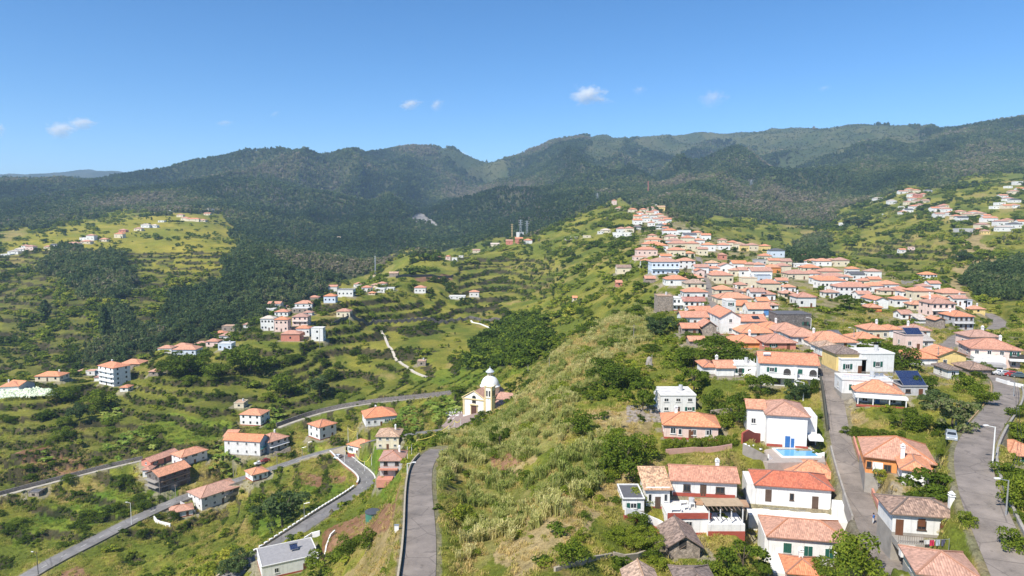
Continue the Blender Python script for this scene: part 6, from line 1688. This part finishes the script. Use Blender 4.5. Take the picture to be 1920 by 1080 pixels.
def crown(name, seed, n_leaf, size, lobes, mat, squash=.8, base=.25, spread=.55, lobe_r=(.26, .42), up=.25):
    """leaves spread over several uneven lobes: height 1, gaps between the lobes"""
    rng = np.random.default_rng(seed); C = []
    for k in range(lobes):
        a = rng.uniform(0, 2 * np.pi); r = spread * math.sqrt(rng.uniform(.0, 1)) * .62; z = rng.uniform(base + .12, .86) - r * .35
        C.append((r * math.cos(a), r * math.sin(a), z, rng.uniform(*lobe_r)))
    C = np.array(C); wgt = C[:, 3] ** 2; wgt /= wgt.sum()
    k = rng.choice(lobes, n_leaf, p=wgt); d = rng.normal(size=(n_leaf, 3)); d /= np.linalg.norm(d, axis=1)[:, None]
    d[:, 2] = np.where(d[:, 2] < -.35, -d[:, 2], d[:, 2])
    rad = C[k, 3] * rng.uniform(.62, 1.08, n_leaf)
    p = C[k, :3] + d * rad[:, None] * np.array([1, 1, squash])
    p[:, 2] = np.maximum(p[:, 2], .02)
    nrm = d + np.array([0, 0, up])
    return quads_mesh(name, leaf_quads(p, nrm, size, rng), mat)
def tall_crown(name, seed, n_leaf, size, mat, w=.16, base=.15):
    rng = np.random.default_rng(seed)
    z = rng.uniform(base, 1, n_leaf); prof = np.sin(np.clip((z - base) / (1 - base), .0, 1) ** .75 * np.pi) ** .8 * w + .02
    a = rng.uniform(0, 2 * np.pi, n_leaf); bl = .7 + .5 * np.sin(a * 3 + z * 21 + seed)
    r = prof * np.sqrt(rng.uniform(.25, 1, n_leaf)) * bl
    p = np.stack([r * np.cos(a), r * np.sin(a), z], 1)
    return quads_mesh(name, leaf_quads(p, np.stack([np.cos(a), np.sin(a), np.full(n_leaf, .4)], 1), size, rng), mat)
def blades(name, seed, n_b, h0, h1, w, lean, mat, rad, segs=2, plume=False):
    rng = np.random.default_rng(seed); Q = []
    for _ in range(n_b):
        a, r = rng.uniform(0, 6.28), rad * math.sqrt(rng.uniform()); b = np.array([r * math.cos(a), r * math.sin(a), 0])
        az = rng.uniform(0, 6.28); d = np.array([math.cos(az), math.sin(az), 0]); s = np.array([-d[1], d[0], 0]) * w
        h_ = rng.uniform(h0, h1); l = lean * rng.uniform(.3, 1) * h_
        p0, p1, p2 = b, b + d * l * .3 + np.array([0, 0, h_ * .62]), b + d * l + np.array([0, 0, h_ * (.95 if lean < .8 else .72)])
        Q.append([p0 - s * .6, p0 + s * .6, p1 + s, p1 - s]); Q.append([p1 - s, p1 + s, p2 + s * .25, p2 - s * .25])
        if plume and rng.uniform() < .6:
            for q in range(3):
                c = p1 * (1 - q * .3) + p2 * q * .3; az2 = rng.uniform(0, 6.28); dd = np.array([math.cos(az2), math.sin(az2), .55]) * h_ * .28; ss = np.array([-dd[1], dd[0], 0]) * .22
                Q.append([c - ss * .4, c + ss * .4, c + dd * .6 + ss, c + dd]) 
    return quads_mesh(name, np.array(Q), mat)
def banana(name, seed):
    rng = np.random.default_rng(seed); Q = []
    for k in range(9):
        az = k * 2.4 + rng.uniform(-.3, .3); d = np.array([math.cos(az), math.sin(az), 0]); s = np.array([-d[1], d[0], 0]) * .13
        b = np.array([0, 0, .42]); el = rng.uniform(.5, 1.2); L = rng.uniform(.45, .62)
        p = [b]
        for t in (.35, .7, 1.0): p.append(b + d * L * t * math.cos(el * (1 - t * .4)) + np.array([0, 0, L * (math.sin(el) * t - .55 * t * t)]))
        ws = [.15, 1, .9, .12]
        for q in range(3): Q.append([p[q] - s * ws[q], p[q] + s * ws[q], p[q + 1] + s * ws[q + 1], p[q + 1] - s * ws[q + 1]])
    for k in range(2): Q.append([[-.03, .0, 0], [.03, 0, 0], [.03, 0, .5], [-.03, 0, .5]] if k else [[0, -.03, 0], [0, .03, 0], [0, .03, .5], [0, -.03, .5]])
    return quads_mesh(name, np.array(Q, float), BANM)
def dead(name, seed):
    rng = np.random.default_rng(seed); mb = MB(); mb.bar((0, 0, 0), (.02, .01, 1), .018, 4, .004)
    for k in range(9):
        z = rng.uniform(.25, .9); a = rng.uniform(0, 6.28); l = (1.05 - z) * rng.uniform(.25, .5)
        mb.bar((0, 0, z), (math.cos(a) * l, math.sin(a) * l, z + l * .8), .009, 3, .003)
    return mb.mesh(name, DEADM)
def trunk_mesh(name, seed, h_=.45, r=.035):
    rng = np.random.default_rng(seed); mb = MB(); mb.bar((0, 0, -.12), (.01, .01, h_), r, 7, r * .6)
    for k in range(5):
        a = k * 1.3 + rng.uniform(0, .5); l = rng.uniform(.16, .28)
        mb.bar((.01, .01, h_ * rng.uniform(.6, 1)), (math.cos(a) * l, math.sin(a) * l, h_ + rng.uniform(.08, .3)), r * .45, 5, r * .15)
    return mb.mesh(name, BARK)
T_BUSH = [crown('bush_%d' % i, 100 + i, 170, .17, 6, LEAF, .75, .0, .9, (.28, .42)) for i in range(4)]
T_BUSHN = [crown('near_bush_%d' % i, 200 + i, 1500, .062, 11, LEAF, .75, .0, .95, (.2, .36)) for i in range(4)]
T_TREE = [crown('tree_%d' % i, 300 + i, 240, .14, 8, LEAF, .8, .22, .75, (.2, .34)) for i in range(4)]
T_TREEN = [crown('near_tree_%d' % i, 400 + i, 2800, .045, 15, LEAF, .8, .2, .8, (.16, .29)) for i in range(4)]
T_TREEN2 = [crown('open_tree_%d' % i, 430 + i, 2600, .048, 24, FLEAF, .9, .22, .85, (.09, .19)) for i in range(3)] + [crown('layered_tree_%d' % i, 440 + i, 2200, .05, 18, LEAF, .45, .3, .95, (.12, .24)) for i in range(2)]
T_FOR = [crown('forest_tree_%d' % i, 500 + i, 54, .26, 4, FLEAF, 1.1, .25, .45, (.2, .32)) for i in range(3)] + [tall_crown('forest_tall_%d' % i, 520 + i, 56, .20, FLEAF, .22) for i in range(3)]
T_WOOD = [crown('wood_tree_%d' % i, 540 + i, 150, .15, 7, FLEAF, .95, .1, .6, (.2, .34)) for i in range(3)] + [tall_crown('wood_tall_%d' % i, 560 + i, 150, .12, FLEAF, .2) for i in range(2)]
T_TALL = [tall_crown('tall_%d' % i, 580 + i, 500, .075, FLEAF, .2, .04) for i in range(2)]
T_REED = [blades('reed_%d' % i, 600 + i, 40, .55, 1.0, .034, .55, REEDM, .46, plume=True) for i in range(4)]
T_GRASS = [blades('tuft_%d' % i, 620 + i, 26, .5, 1.0, .05, .55, GRASSM, .75) for i in range(3)]
T_BAN = [banana('banana_%d' % i, 640 + i) for i in range(3)]
T_DEAD = [dead('dead_tree_%d' % i, 660 + i) for i in range(3)]
T_TRUNK = [trunk_mesh('trunk_%d' % i, 680 + i) for i in range(3)]

# scatter of uncountable plants: points with geometry nodes instances
def make_group(tmpls, gname):
    col = bpy.data.collections.new(gname)
    for i, me in enumerate(tmpls):
        o = bpy.data.objects.new('%02d_%s' % (i, me.name), me); col.objects.link(o)
    g = bpy.data.node_groups.new(gname, 'GeometryNodeTree')
    g.interface.new_socket('Geometry', in_out='INPUT', socket_type='NodeSocketGeometry'); g.interface.new_socket('Geometry', in_out='OUTPUT', socket_type='NodeSocketGeometry')
    N = g.nodes; gi, go = N.new('NodeGroupInput'), N.new('NodeGroupOutput')
    ip = N.new('GeometryNodeInstanceOnPoints'); ci = N.new('GeometryNodeCollectionInfo'); ci.inputs[0].default_value = col
    ci.inputs['Separate Children'].default_value = True; ci.inputs['Reset Children'].default_value = True
    def na(nm, t):
        a = N.new('GeometryNodeInputNamedAttribute'); a.data_type = t; a.inputs[0].default_value = nm; return a.outputs[0]
    ip.inputs['Pick Instance'].default_value = True
    g.links.new(gi.outputs[0], ip.inputs['Points']); g.links.new(ci.outputs[0], ip.inputs['Instance'])
    g.links.new(na('idx', 'INT'), ip.inputs['Instance Index']); g.links.new(na('rot', 'FLOAT_VECTOR'), ip.inputs['Rotation']); g.links.new(na('scl', 'FLOAT_VECTOR'), ip.inputs['Scale'])
    g.links.new(ip.outputs[0], go.inputs[0])
    return g
def scatter(name, pts, tmpls, hgt, wid, tint, tilt=.12, rng=RNG):
    n_ = len(pts)
    if n_ == 0: return
    me = bpy.data.meshes.new(name); me.vertices.add(n_); me.vertices.foreach_set('co', pts.astype(np.float32).ravel())
    def attr(nm, t, key, arr): a = me.attributes.new(nm, t, 'POINT'); a.data.foreach_set(key, np.ascontiguousarray(arr).ravel())
    attr('idx', 'INT', 'value', rng.integers(0, len(tmpls), n_).astype(np.int32))
    attr('rot', 'FLOAT_VECTOR', 'vector', np.stack([rng.normal(0, tilt, n_), rng.normal(0, tilt, n_), rng.uniform(0, 6.28, n_)], 1).astype(np.float32))
    attr('scl', 'FLOAT_VECTOR', 'vector', np.stack([wid, wid * rng.uniform(.8, 1.25, n_), hgt], 1).astype(np.float32))
    attr('tint', 'FLOAT', 'value', np.clip(tint, 0, 1).astype(np.float32))
    o = bpy.data.objects.new(name, me); COL.objects.link(o); o['kind'] = 'stuff'
    md = o.modifiers.new('scatter', 'NODES'); md.node_group = make_group(tmpls, name + '_kinds')
    return o
AREA = np.gradient(UU, axis=1) * YY * np.gradient(YY, axis=0)
SL = (ZZ - CAMZ) / YY
RM = np.maximum.accumulate(SL, axis=0)
VIS = (SL > RM - .012 - 4.0 / YY) & (np.abs(UU) < .90) & (YY > 60)
DENS_N = fbm(XX / np.maximum(YY, 80) * 60, VV * 42, 71, 4)          # clumping, alike at every distance
def sample(mask, dens, cap=None, seed=0):
    """random ground points: dens = plants per square metre (array or number)"""
    rng = np.random.default_rng(900 + seed)
    lam = np.where(mask & VIS, AREA * dens, 0)
    if cap and lam.sum() > cap: lam *= cap / lam.sum()
    k = rng.poisson(lam); j, i = np.nonzero(k); rep = k[j, i]; j = np.repeat(j, rep); i = np.repeat(i, rep)
    fu = i + rng.uniform(-.5, .5, len(i)); fv = j + rng.uniform(-.5, .5, len(j))
    u = U0 + (U1 - U0) * fu / (NU - 1); y = np.exp(V0 + (V1 - V0) * fv / (NV - 1)); x = u * y
    return np.stack([x, y, grid_z(x, y)], 1), j, i, rng
FREE = ~OCC
VILLAGE = zone([(1190,400),(1260,390),(1330,440),(1480,480),(1620,500),(1830,560),(1920,640),(1920,720),(1400,720),(1280,640),(1240,560),(1200,480)], w=.3) & (YY > 160) & (YY < 1300)
# far forest
dF = 1 / np.clip(34 * (YY / 1500) ** 1.15, 26, 210)
p, j, i, r = sample(FOREST & ~OCC & (YY < 4600), dF * np.clip((fbm(XX / 160, YY / 220, 73, 3) - .2) * 2.6, .55, 1.5), 115000, 1)
hh = np.clip(8.0 * (p[:, 1] / 1500) ** .65, 6, 17) * r.uniform(.6, 1.35, len(p)); fn = fbm(p[:, 0] / 260, p[:, 1] / 320, 75, 4)
scatter('forest', p, T_FOR, hh, hh * r.uniform(.85, 1.3, len(p)), .47 + (fn - .5) * 2.1 + r.normal(0, .14, len(p)), .05)
BURN = zone([(390,330),(500,340),(640,330),(720,380),(640,370),(520,390),(420,370)], [(0,395),(160,360),(230,375),(120,410),(20,430)], [(900,400),(950,350),(1010,345),(1040,420),(960,430)], [(1250,330),(1330,275),(1400,300),(1440,370),(1330,350)], [(1000,350),(1050,300),(1110,310),(1060,350)], [(1620,270),(1920,235),(1920,280),(1700,290)], w=1) & FOREST
p, j, i, r = sample(BURN, 1 / 60, 9000, 2)
hh = np.clip(9 * (p[:, 1] / 1800) ** .4, 8, 13) * r.uniform(.7, 1.3, len(p))
scatter('burnt_trees', p, T_DEAD, hh, hh * 1.5, r.uniform(.2, 1, len(p)), .08)
p, j, i, r = sample(MOOR & (YY < 6000), 1 / 450, 11000, 3)
hh = r.uniform(4, 9, len(p)); scatter('moor_shrubs', p, T_FOR, hh * .7, hh * 1.6, r.uniform(.4, .8, len(p)))
# ravine woods
p, j, i, r = sample(WOOD & FREE, 1 / 22, 16000, 4)
hh = r.uniform(4, 9.5, len(p)) * np.clip(p[:, 1] / 700, .75, 1.25); fn = fbm(p[:, 0] / 70, p[:, 1] / 110, 76, 3)
scatter('ravine_wood', p, T_WOOD, hh, hh * r.uniform(.8, 1.2, len(p)), .50 + (fn - .5) * 1.1 + r.normal(0, .13, len(p)))
p, j, i, r = sample(WOODLOW & FREE, 1 / 14, 6000, 5)
hh = r.uniform(3.5, 8, len(p)); scatter('creek_wood', p, T_TREE, hh, hh * r.uniform(.9, 1.3, len(p)), .34 + r.normal(0, .14, len(p)))
# shrubs over slopes and terraces
OPEN = FREE & ~FOREST & ~MOOR & ~WOOD & ~WOODLOW
lowveg = np.clip((DENS_N - .50) * 9, 0, 1)
sz = np.clip(YY / 420, .55, 1.9)
p, j, i, r = sample(OPEN & ~SOIL & (YY > 170) & (YY < 1900) & ~REED & ~GREEN, lowveg * (1 - .72 * GOLD) * (1 - .88 * TERR * ~HEATH) * (1 - .65 * VILLAGE) * (1 + 1.0 * HEATH) / (12 * sz ** 2), 40000, 6)
hh = r.uniform(.9, 2.7, len(p)) * np.clip(p[:, 1] / 420, .6, 1.9); hh *= np.where(r.uniform(size=len(p)) < .12, 1.8, 1)
scatter('hillside_shrubs', p, T_BUSH + T_TREE[:2] + T_WOOD[3:4] + T_BUSH[:2], hh, hh * r.uniform(1.1, 1.8, len(p)), .48 + (fbm(p[:, 0] / 60, p[:, 1] / 90, 77, 3) - .5) * 1.2 + r.normal(0, .16, len(p)))
p, j, i, r = sample(RISER & FREE & (YY > 180) & (YY < 1500), np.clip((DENS_N - .33) * 6, 0, 1) / (3.2 * sz ** 2), 44000, 7)
hh = r.uniform(.6, 1.5, len(p)) * np.clip(p[:, 1] / 420, .7, 1.6)
scatter('terrace_bank_scrub', p, T_BUSH, hh, hh * r.uniform(1.0, 1.7, len(p)), .27 + r.normal(0, .16, len(p)))
# pale cane thickets on the near flank
p, j, i, r = sample(REED & FREE, np.clip((DENS_N - .47) * 7, 0, 1) / np.clip(YY / 120, .9, 3.0), 20000, 8)
hh = r.uniform(1.3, 2.9, len(p)); scatter('cane_thicket', p, T_REED, hh, hh * r.uniform(.55, .9, len(p)), .52 + (fbm(p[:, 0] / 25, p[:, 1] / 25, 79, 3) - .5) * 1.2 + r.normal(0, .13, len(p)))
# low green shrubs on the near slopes
p, j, i, r = sample(OPEN & (YY < 200) & ~SOIL, np.clip((DENS_N - .56) * 6, 0, 1) / 15, 6000, 9)
hh = r.uniform(.5, 1.7, len(p)); scatter('slope_shrubs', p, T_BUSH, hh, hh * r.uniform(1.1, 1.8, len(p)), .45 + (fbm(p[:, 0] / 14, p[:, 1] / 14, 80, 3) - .5) * 1.2 + r.normal(0, .15, len(p)))
# grass
gd = np.where(YY < 130, 1.5, np.where(YY < 330, .55, 0)) * np.clip(1.8 - YY / 300, .35, 1)
p, j, i, r = sample(OPEN & (YY < 330), gd * np.clip((n1 - .3) * 3, .25, 1), 90000, 10)
ti = t1[j, i] * .55 + .2 + (DRY[j, i] | REED[j, i]) * .3 - GREEN[j, i] * .25 + r.normal(0, .12, len(p))
hh = r.uniform(.25, .75, len(p)) * np.clip(p[:, 1] / 150, 1, 1.5); scatter('grass', p, T_GRASS, hh, hh * r.uniform(1.0, 1.7, len(p)), ti, .2)
# banana plots
BANZ = zone([(800,790),(780,760),(750,765),(740,790),(780,810)], [(405,830),(470,820),(480,860),(430,880),(395,860)], [(380,880),(420,870),(440,890),(400,900)], [(800,755),(850,745),(860,775),(810,790)], [(190,840),(280,790),(300,830),(220,870)], [(480,765),(530,765),(540,790),(500,800)], [(180,760),(220,750),(240,790),(190,800)], [(60,870),(100,850),(110,865),(80,880)], w=.3)
p, j, i, r = sample(BANZ & FREE, 1 / 7, 1500, 11)
hh = r.uniform(2.2, 3.8, len(p)); scatter('banana_plants', p, T_BAN, hh, hh * r.uniform(.9, 1.1, len(p)), r.uniform(.2, 1, len(p)))
# ---------------------------------------------------------------- trees and shrubs one can point at
def plant(px, py, hp, wp, kind, tint, label, group=None, pos=None):
    p = pos or cast(px, py); k = p.y / F; hgt, wid = hp * k, wp * k
    nm, cat = ('shrub', 'shrub') if kind.startswith('bush') else (('cypress_tree', 'tree') if kind == 'tall' else ('leafy_tree', 'tree'))
    t = thing(nm, label, cat, (p.x, p.y, p.z - .1), random.uniform(0, 6.28), group)
    lib = {'bush': T_BUSHN, 'tree': T_TREEN, 'tall': T_TALL, 'bushfar': T_BUSH, 'treefar': T_TREE, 'wood': T_WOOD[:3], 'reed': T_REED}[kind]
    base = {'bush': 1.25, 'tree': 1.0, 'tall': .45, 'bushfar': 1.25, 'treefar': 1.0, 'wood': 1.0, 'reed': .9}[kind]
    if kind == 'tree' and (tint < .3 or random.random() < .3): lib = T_TREEN2; tint += .12
    cr = link('crown', random.choice(lib), t); cr.scale = (wid / base, wid / base, hgt); cr['tint'] = float(tint)
    if not kind.startswith('bush') and kind != 'reed':
        tr = link('trunk', random.choice(T_TRUNK), t); tr.scale = (wid * .9, wid * .9, hgt)
    return t
TREES = [
 (530,990,78,92,'tree',.30,'largest round dark green tree on the meadow inside the curving road'),(500,962,46,52,'tree',.36,'smaller green tree touching the large round meadow tree'),
 (445,1075,46,60,'tree',.34,'dark green tree at the bottom edge below the curving road parapet'),(610,1072,52,60,'tree',.42,'green tree to the right of the modern flat roofed house'),(655,1040,48,46,'tree',.38,'green tree upslope of the modern flat roofed house'),(690,1030,40,40,'bush',.45,'green shrub beside the bare soil near the water tank'),
 (1172,888,78,72,'tree',.42,'biggest bright green tree below the vine hedge on the slope'),(1150,842,48,46,'tree',.46,'bright green tree leaning over the cane thicket'),(1205,862,52,60,'tree',.58,'yellow green tree at the left end of the vine hedge'),(1140,885,30,40,'bush',.30,'dark low shrub under the biggest bright green slope tree'),
 (937,842,54,32,'tree',.18,'slender dark tree standing alone amid pale canes'),(1065,1062,56,62,'bush',.50,'round green shrub near the bottom edge on the slope'),(870,985,50,48,'bush',.72,'yellowish shrub in the canes beside the ridge road'),(1040,965,46,30,'reed',.62,'pale silvery cane clump larger than those around it'),
 (1205,772,72,48,'tree',.26,'dark tall tree immediately left of the white block house'),(1165,725,50,66,'tree',.30,'dark spreading tree on the flank above the block house rubble'),(1300,735,60,44,'tree',.30,'dark tree behind the white block house'),(1385,792,60,56,'tree',.32,'large dark green tree left of the pool house'),(1362,802,34,44,'bush',.58,'bright green shrub at the right corner of the salmon bungalow'),(1340,765,42,40,'bush',.36,'green shrub behind the salmon bungalow'),
 (1427,738,42,46,'tree',.34,'round green tree in front of the white double house'),(1490,750,44,44,'tree',.22,'dark grey green tree below the double house balcony'),(1522,736,30,24,'bush',.22,'dark clipped shrub at the right corner of the double house'),(1509,734,24,18,'bush',.85,'yellow shrub next to the dark clipped one'),
 (1345,678,50,78,'tree',.34,'broad domed green tree above the low cottage'),(1300,690,42,56,'tree',.36,'green tree left of the broad domed tree'),(1240,628,40,52,'tree',.16,'dark brownish tree on the flank below the stone tower'),(1395,690,32,50,'tree',.30,'dark green tree behind the low house with outside stairs'),(1270,690,40,60,'bush',.48,'olive green shrub mass on the flank above the block house'),
 (1592,580,34,32,'tree',.14,'dark round tree in the meadow beside the two storey white house'),(1785,805,70,76,'tree',.60,'big olive coloured spreading tree at the inner bend'),(1750,768,46,50,'tree',.36,'green tree between the solar house and the spreading olive tree'),(1725,735,40,50,'tree',.30,'dark green tree behind the solar house'),(1690,690,44,64,'tree',.32,'green tree to the left of the long low orange roof'),(1650,660,30,60,'tree',.30,'dark green tree below the twin orange roof'),
 (1752,950,76,90,'tree',.20,'large dark tree between the orange house and the wide road'),(1815,985,34,34,'bush',.62,'bright green shrub at the right corner of the brown roofed house'),(1655,905,30,32,'bush',.85,'yellow green round shrub in the garden of the orange house'),(1715,806,40,46,'tree',.40,'green garden tree uphill of the big orange roof'),(1690,800,34,36,'tree',.30,'dark garden tree uphill of the big orange roof'),
 (1618,1090,98,96,'tree',.58,'big bright green tree at the bottom edge beside the street'),(1560,1092,56,64,'tree',.52,'bright green tree below the shuttered white house'),(1392,1078,76,80,'tree',.24,'large dark shrubby tree between stone hut and shuttered house'),(1340,1085,40,60,'bush',.55,'light green shrub below the old stone hut'),
 (1845,758,36,40,'tree',.48,'green tree on the bank between olive tree and car park'),(1815,735,36,50,'bush',.52,'green shrub on the bank below the brown outbuilding'),(1905,950,66,60,'bush',.62,'olive shrub on the outer bank of the wide road'),(1912,830,40,50,'bush',.55,'green shrub above the cream cottage at the right edge'),(1900,1030,50,50,'bush',.50,'green shrub under the outer parapet at the bottom right'),
 (360,700,44,62,'tree',.34,'round green tree between the dark wood hamlet and the terraces'),(470,695,52,70,'tree',.38,'large green tree below the pink hamlet'),(325,705,38,50,'tree',.36,'green tree right of the four storey house'),(410,712,36,46,'tree',.44,'light green tree on the terraces below the hamlet'),(600,742,42,44,'tree',.30,'dark green tree on the mid valley terraces'),(540,735,38,56,'bush',.42,'wide green shrub on the mid valley terraces'),
 (150,790,40,40,'tree',.20,'dark green tree on the banana terraces at left'),(190,770,44,48,'tree',.50,'light green tree beside the dark banana terrace tree'),(120,752,30,44,'tree',.34,'green tree below the long low cream house'),(360,855,22,30,'tree',.35,'green tree above the coral red house'),(540,830,20,24,'bush',.30,'shrub beside the grey house with covered terraces'),
 (198,628,56,24,'tall',.22,'tall dark cypress in the ravine wood'),(86,596,34,22,'tall',.22,'dark cypress on the terraced slope at left'),(740,880,30,40,'bush',.40,'green shrub in front of the grey balcony house'),(767,830,26,24,'tree',.22,'dark tree right of the cream house below the church road'),
 (1805,492,26,28,'tree',.14,'dark round tree on the dry hillside at right'),(1610,430,28,48,'tree',.16,'dark wide tree on the far green hillside'),(1850,700,24,26,'tree',.40,'small tree in front of the car park'),(900,785,18,20,'bush',.30,'dark shrub at the foot of the bell tower'),
 (980,668,40,60,'tree',.34,'green tree on the valley floor above the church'),(925,668,34,48,'tree',.36,'bright tree on the valley floor left of the flank'),(1130,706,42,56,'bush',.30,'dark shrub mass on the upper cane slope'),(1090,810,40,60,'bush',.40,'green shrub mass in the middle of the cane slope'),
]
for row in TREES: plant(*row)
# vine hedge and vine arbour
for q in range(12):
    plant(1248 + q * 11.6, 846 - q * .9, 26, 20, 'bush', .62 + .1 * math.sin(q * 2.1), 'bright green vine bush in the hedge below the salmon bungalow', 'vine bushes in the hedge')
for q in range(10):
    plant(1586 + q * 11, 815 + q * 1.2, 20, 20, 'bush', .42, 'dark green hedge bush below the gravel yard beside the street', 'hedge bushes beside the street')
c = cast(1200, 1040); ar = thing('vine_arbour', 'flat topped bright green vine arbour left of the old stone hut', 'arbour', c); k = c.y / F
for q in range(6):
    mb = MB(); x, y = (q % 3 - 1) * 30 * k, (q // 3) * 4.0; mb.bar((x, y, -.5), (x, y, 2.0), .08, 5); mb.build('post', WOODM, ar)
for q in range(8):
    cr = link('vine_crown', T_BUSHN[q % 4], ar, ((q % 4 - 1.5) * 22 * k, (q // 4) * 2.8 + .5, 1.2), q * 1.1); cr.scale = (26 * k, 26 * k, 1.5); cr['tint'] = .66
# pale netting over a plot at the left edge
WL = leaf_mat('pale_net_flowers', [(0, (.20, .28, .14)), (.4, (.48, .52, .40)), (1, (.74, .74, .64))], .3)
rng = np.random.default_rng(12); n_ = 2600
uvq = rng.uniform(size=(n_, 2)); A0 = [cast(0, 756), cast(112, 752), cast(96, 738), cast(0, 738)]
pp = np.array([[*(A0[0] * (1 - a_) * (1 - b_) + A0[1] * a_ * (1 - b_) + A0[2] * a_ * b_ + A0[3] * (1 - a_) * b_)] for a_, b_ in uvq]); pp[:, 2] = grid_z(pp[:, 0], pp[:, 1]) + 2.4 + rng.normal(0, .22, n_)
o0 = np.array([pp[:, 0].mean(), pp[:, 1].mean(), pp[:, 2].mean() - 2.4])
t = thing('flower_pergola', 'wide pergola covered with white flowers at the left edge', 'pergola', tuple(o0))
link('flower_cover', quads_mesh('flower_cover', leaf_quads(pp - o0, np.tile([0, -.2, 1.0], (n_, 1)), .7, rng), WL), t)['tint'] = .6
for q in range(6): mb = MB(); mb.bar((-9 + q * 3.6, -2, -.5), (-9 + q * 3.6, -2, 2.3), .09, 5); mb.build('post', WOODM, t)
# the larger shrubs of the slopes, each its own plant
REG = [('near grassy slope between the canes and the salmon house', (1080, 1240, 880, 1075), 26, (16, 34), (.3, .8)), ('cane slope above the ridge road', (850, 1120, 720, 1060), 24, (16, 34), (.35, .75)), ('flank below the village edge', (1080, 1300, 570, 760), 34, (12, 28), (.2, .7)),
       ('terraces around the pink hamlet', (300, 700, 660, 770), 26, (12, 24), (.2, .6)), ('left terraces above the field path', (0, 300, 760, 900), 22, (12, 26), (.2, .6)), ('banks between the valley road and field path', (0, 330, 900, 1030), 24, (12, 26), (.2, .55)), ('gardens between the village street and wide road', (1640, 1860, 700, 960), 22, (12, 24), (.3, .7)), ('bank right of the wide road', (1880, 1919, 760, 1075), 12, (20, 40), (.35, .75))]
rng = np.random.default_rng(77)
def free_at(p):
    i = int(round((p.x / p.y - U0) / (U1 - U0) * (NU - 1))); j = int(round((math.log(p.y) - V0) / (V1 - V0) * (NV - 1)))
    return 0 <= i < NU and 0 <= j < NV and not OCC[j, i]
for nm, (x0, x1, y0, y1), n_, (s0, s1), (t0, t1_) in REG:
    k_ = 0; tries = 0
    while k_ < n_ and tries < n_ * 8:
        tries += 1; px, py = rng.uniform(x0, x1), rng.uniform(y0, y1); p = cast(px, py)
        if not free_at(p): continue
        s_ = rng.uniform(s0, s1); k_ += 1
        plant(px, py, s_ * .8, s_ * rng.uniform(1.0, 1.5), 'bush', rng.uniform(t0, t1_), 'leafy green shrub on the ' + nm, 'shrubs on the ' + nm, pos=p)

# ---------------------------------------------------------------- small fair weather clouds far behind the ridge
CM = bpy.data.materials.new('cloud'); CM.use_nodes = True; nt = CM.node_tree; nt.nodes.remove(nt.nodes['Principled BSDF'])
pv = nt.nodes.new('ShaderNodeVolumePrincipled'); pv.inputs['Color'].default_value = (1, 1, 1, 1); pv.inputs['Anisotropy'].default_value = 0
co = coord(nt); nz = noise(nt, co, 2.1, 6, .66)
ln_ = nt.nodes.new('ShaderNodeVectorMath'); ln_.operation = 'LENGTH'; nt.links.new(co, ln_.inputs[0])
fall = math_n(nt, 'SUBTRACT', 1.0, ln_.outputs['Value'])
dn = math_n(nt, 'MAXIMUM', math_n(nt, 'SUBTRACT', math_n(nt, 'ADD', math_n(nt, 'MULTIPLY', fall, .9), math_n(nt, 'MULTIPLY', nz, 2.0)), 1.42), 0.0)
at = nt.nodes.new('ShaderNodeAttribute'); at.attribute_type = 'OBJECT'; at.attribute_name = 'thick'
nt.links.new(math_n(nt, 'MULTIPLY', dn, at.outputs['Fac']), pv.inputs['Density']); nt.links.new(pv.outputs[0], nt.nodes['Material Output'].inputs['Volume'])
CM.cycles.volume_step_rate = 2.0
mb = MB(); mb.lathe([(max(.001, math.cos(R(90) * q / 5)), math.sin(R(90) * q / 5)) for q in range(-5, 6)], 0, 0, 16); cme = mb.mesh('cloud', CM)
for px, py, wp, hp, th in [(1100, 176, 74, 40, 1.0), (1125, 186, 50, 16, .5), (768, 195, 48, 22, .9), (818, 196, 30, 26, .8), (112, 242, 66, 36, .9), (152, 230, 60, 26, .9), (862, 290, 46, 22, .9), (975, 295, 34, 40, .35), (1335, 183, 60, 40, .3), (1198, 168, 30, 20, .3), (420, 230, 40, 14, .35), (-2, 243, 26, 34, .9), (1545, 165, 26, 14, .25), (515, 213, 26, 12, .25)]:
    D = 15000.0; p = pt(px, py, D); k = D / F
    o = link('cloud', cme, None, p, 0); o.scale = (wp * k * .68, wp * k * .5, hp * k * .68); o.rotation_euler = (0, R((px * 7) % 40 - 20), 0); o['kind'] = 'stuff'; o['thick'] = .017 * th
# ---------------------------------------------------------------- the air: one closed box of pale haze round everything
_zlo, _zhi = float(ZZ.min()) - 1.0, max(float(ZZ.max()), CAMZ) + 60.0
_ym = float(YY.max()) + 300; _xm = float(np.abs(XX).max()) + 300
mb = MB(); mb.box(-_xm, _xm, -400, _ym, _zlo, _zhi)
hz = bpy.data.materials.new('haze'); hz.use_nodes = True; nt = hz.node_tree; nt.nodes.remove(nt.nodes['Principled BSDF'])
pv = nt.nodes.new('ShaderNodeVolumePrincipled'); pv.inputs['Color'].default_value = (.50, .72, 1.0, 1); pv.inputs['Density'].default_value = HAZE; pv.inputs['Anisotropy'].default_value = .1
nt.links.new(pv.outputs[0], nt.nodes['Material Output'].inputs['Volume'])
o = mb.build('haze', hz); o['kind'] = 'stuff'
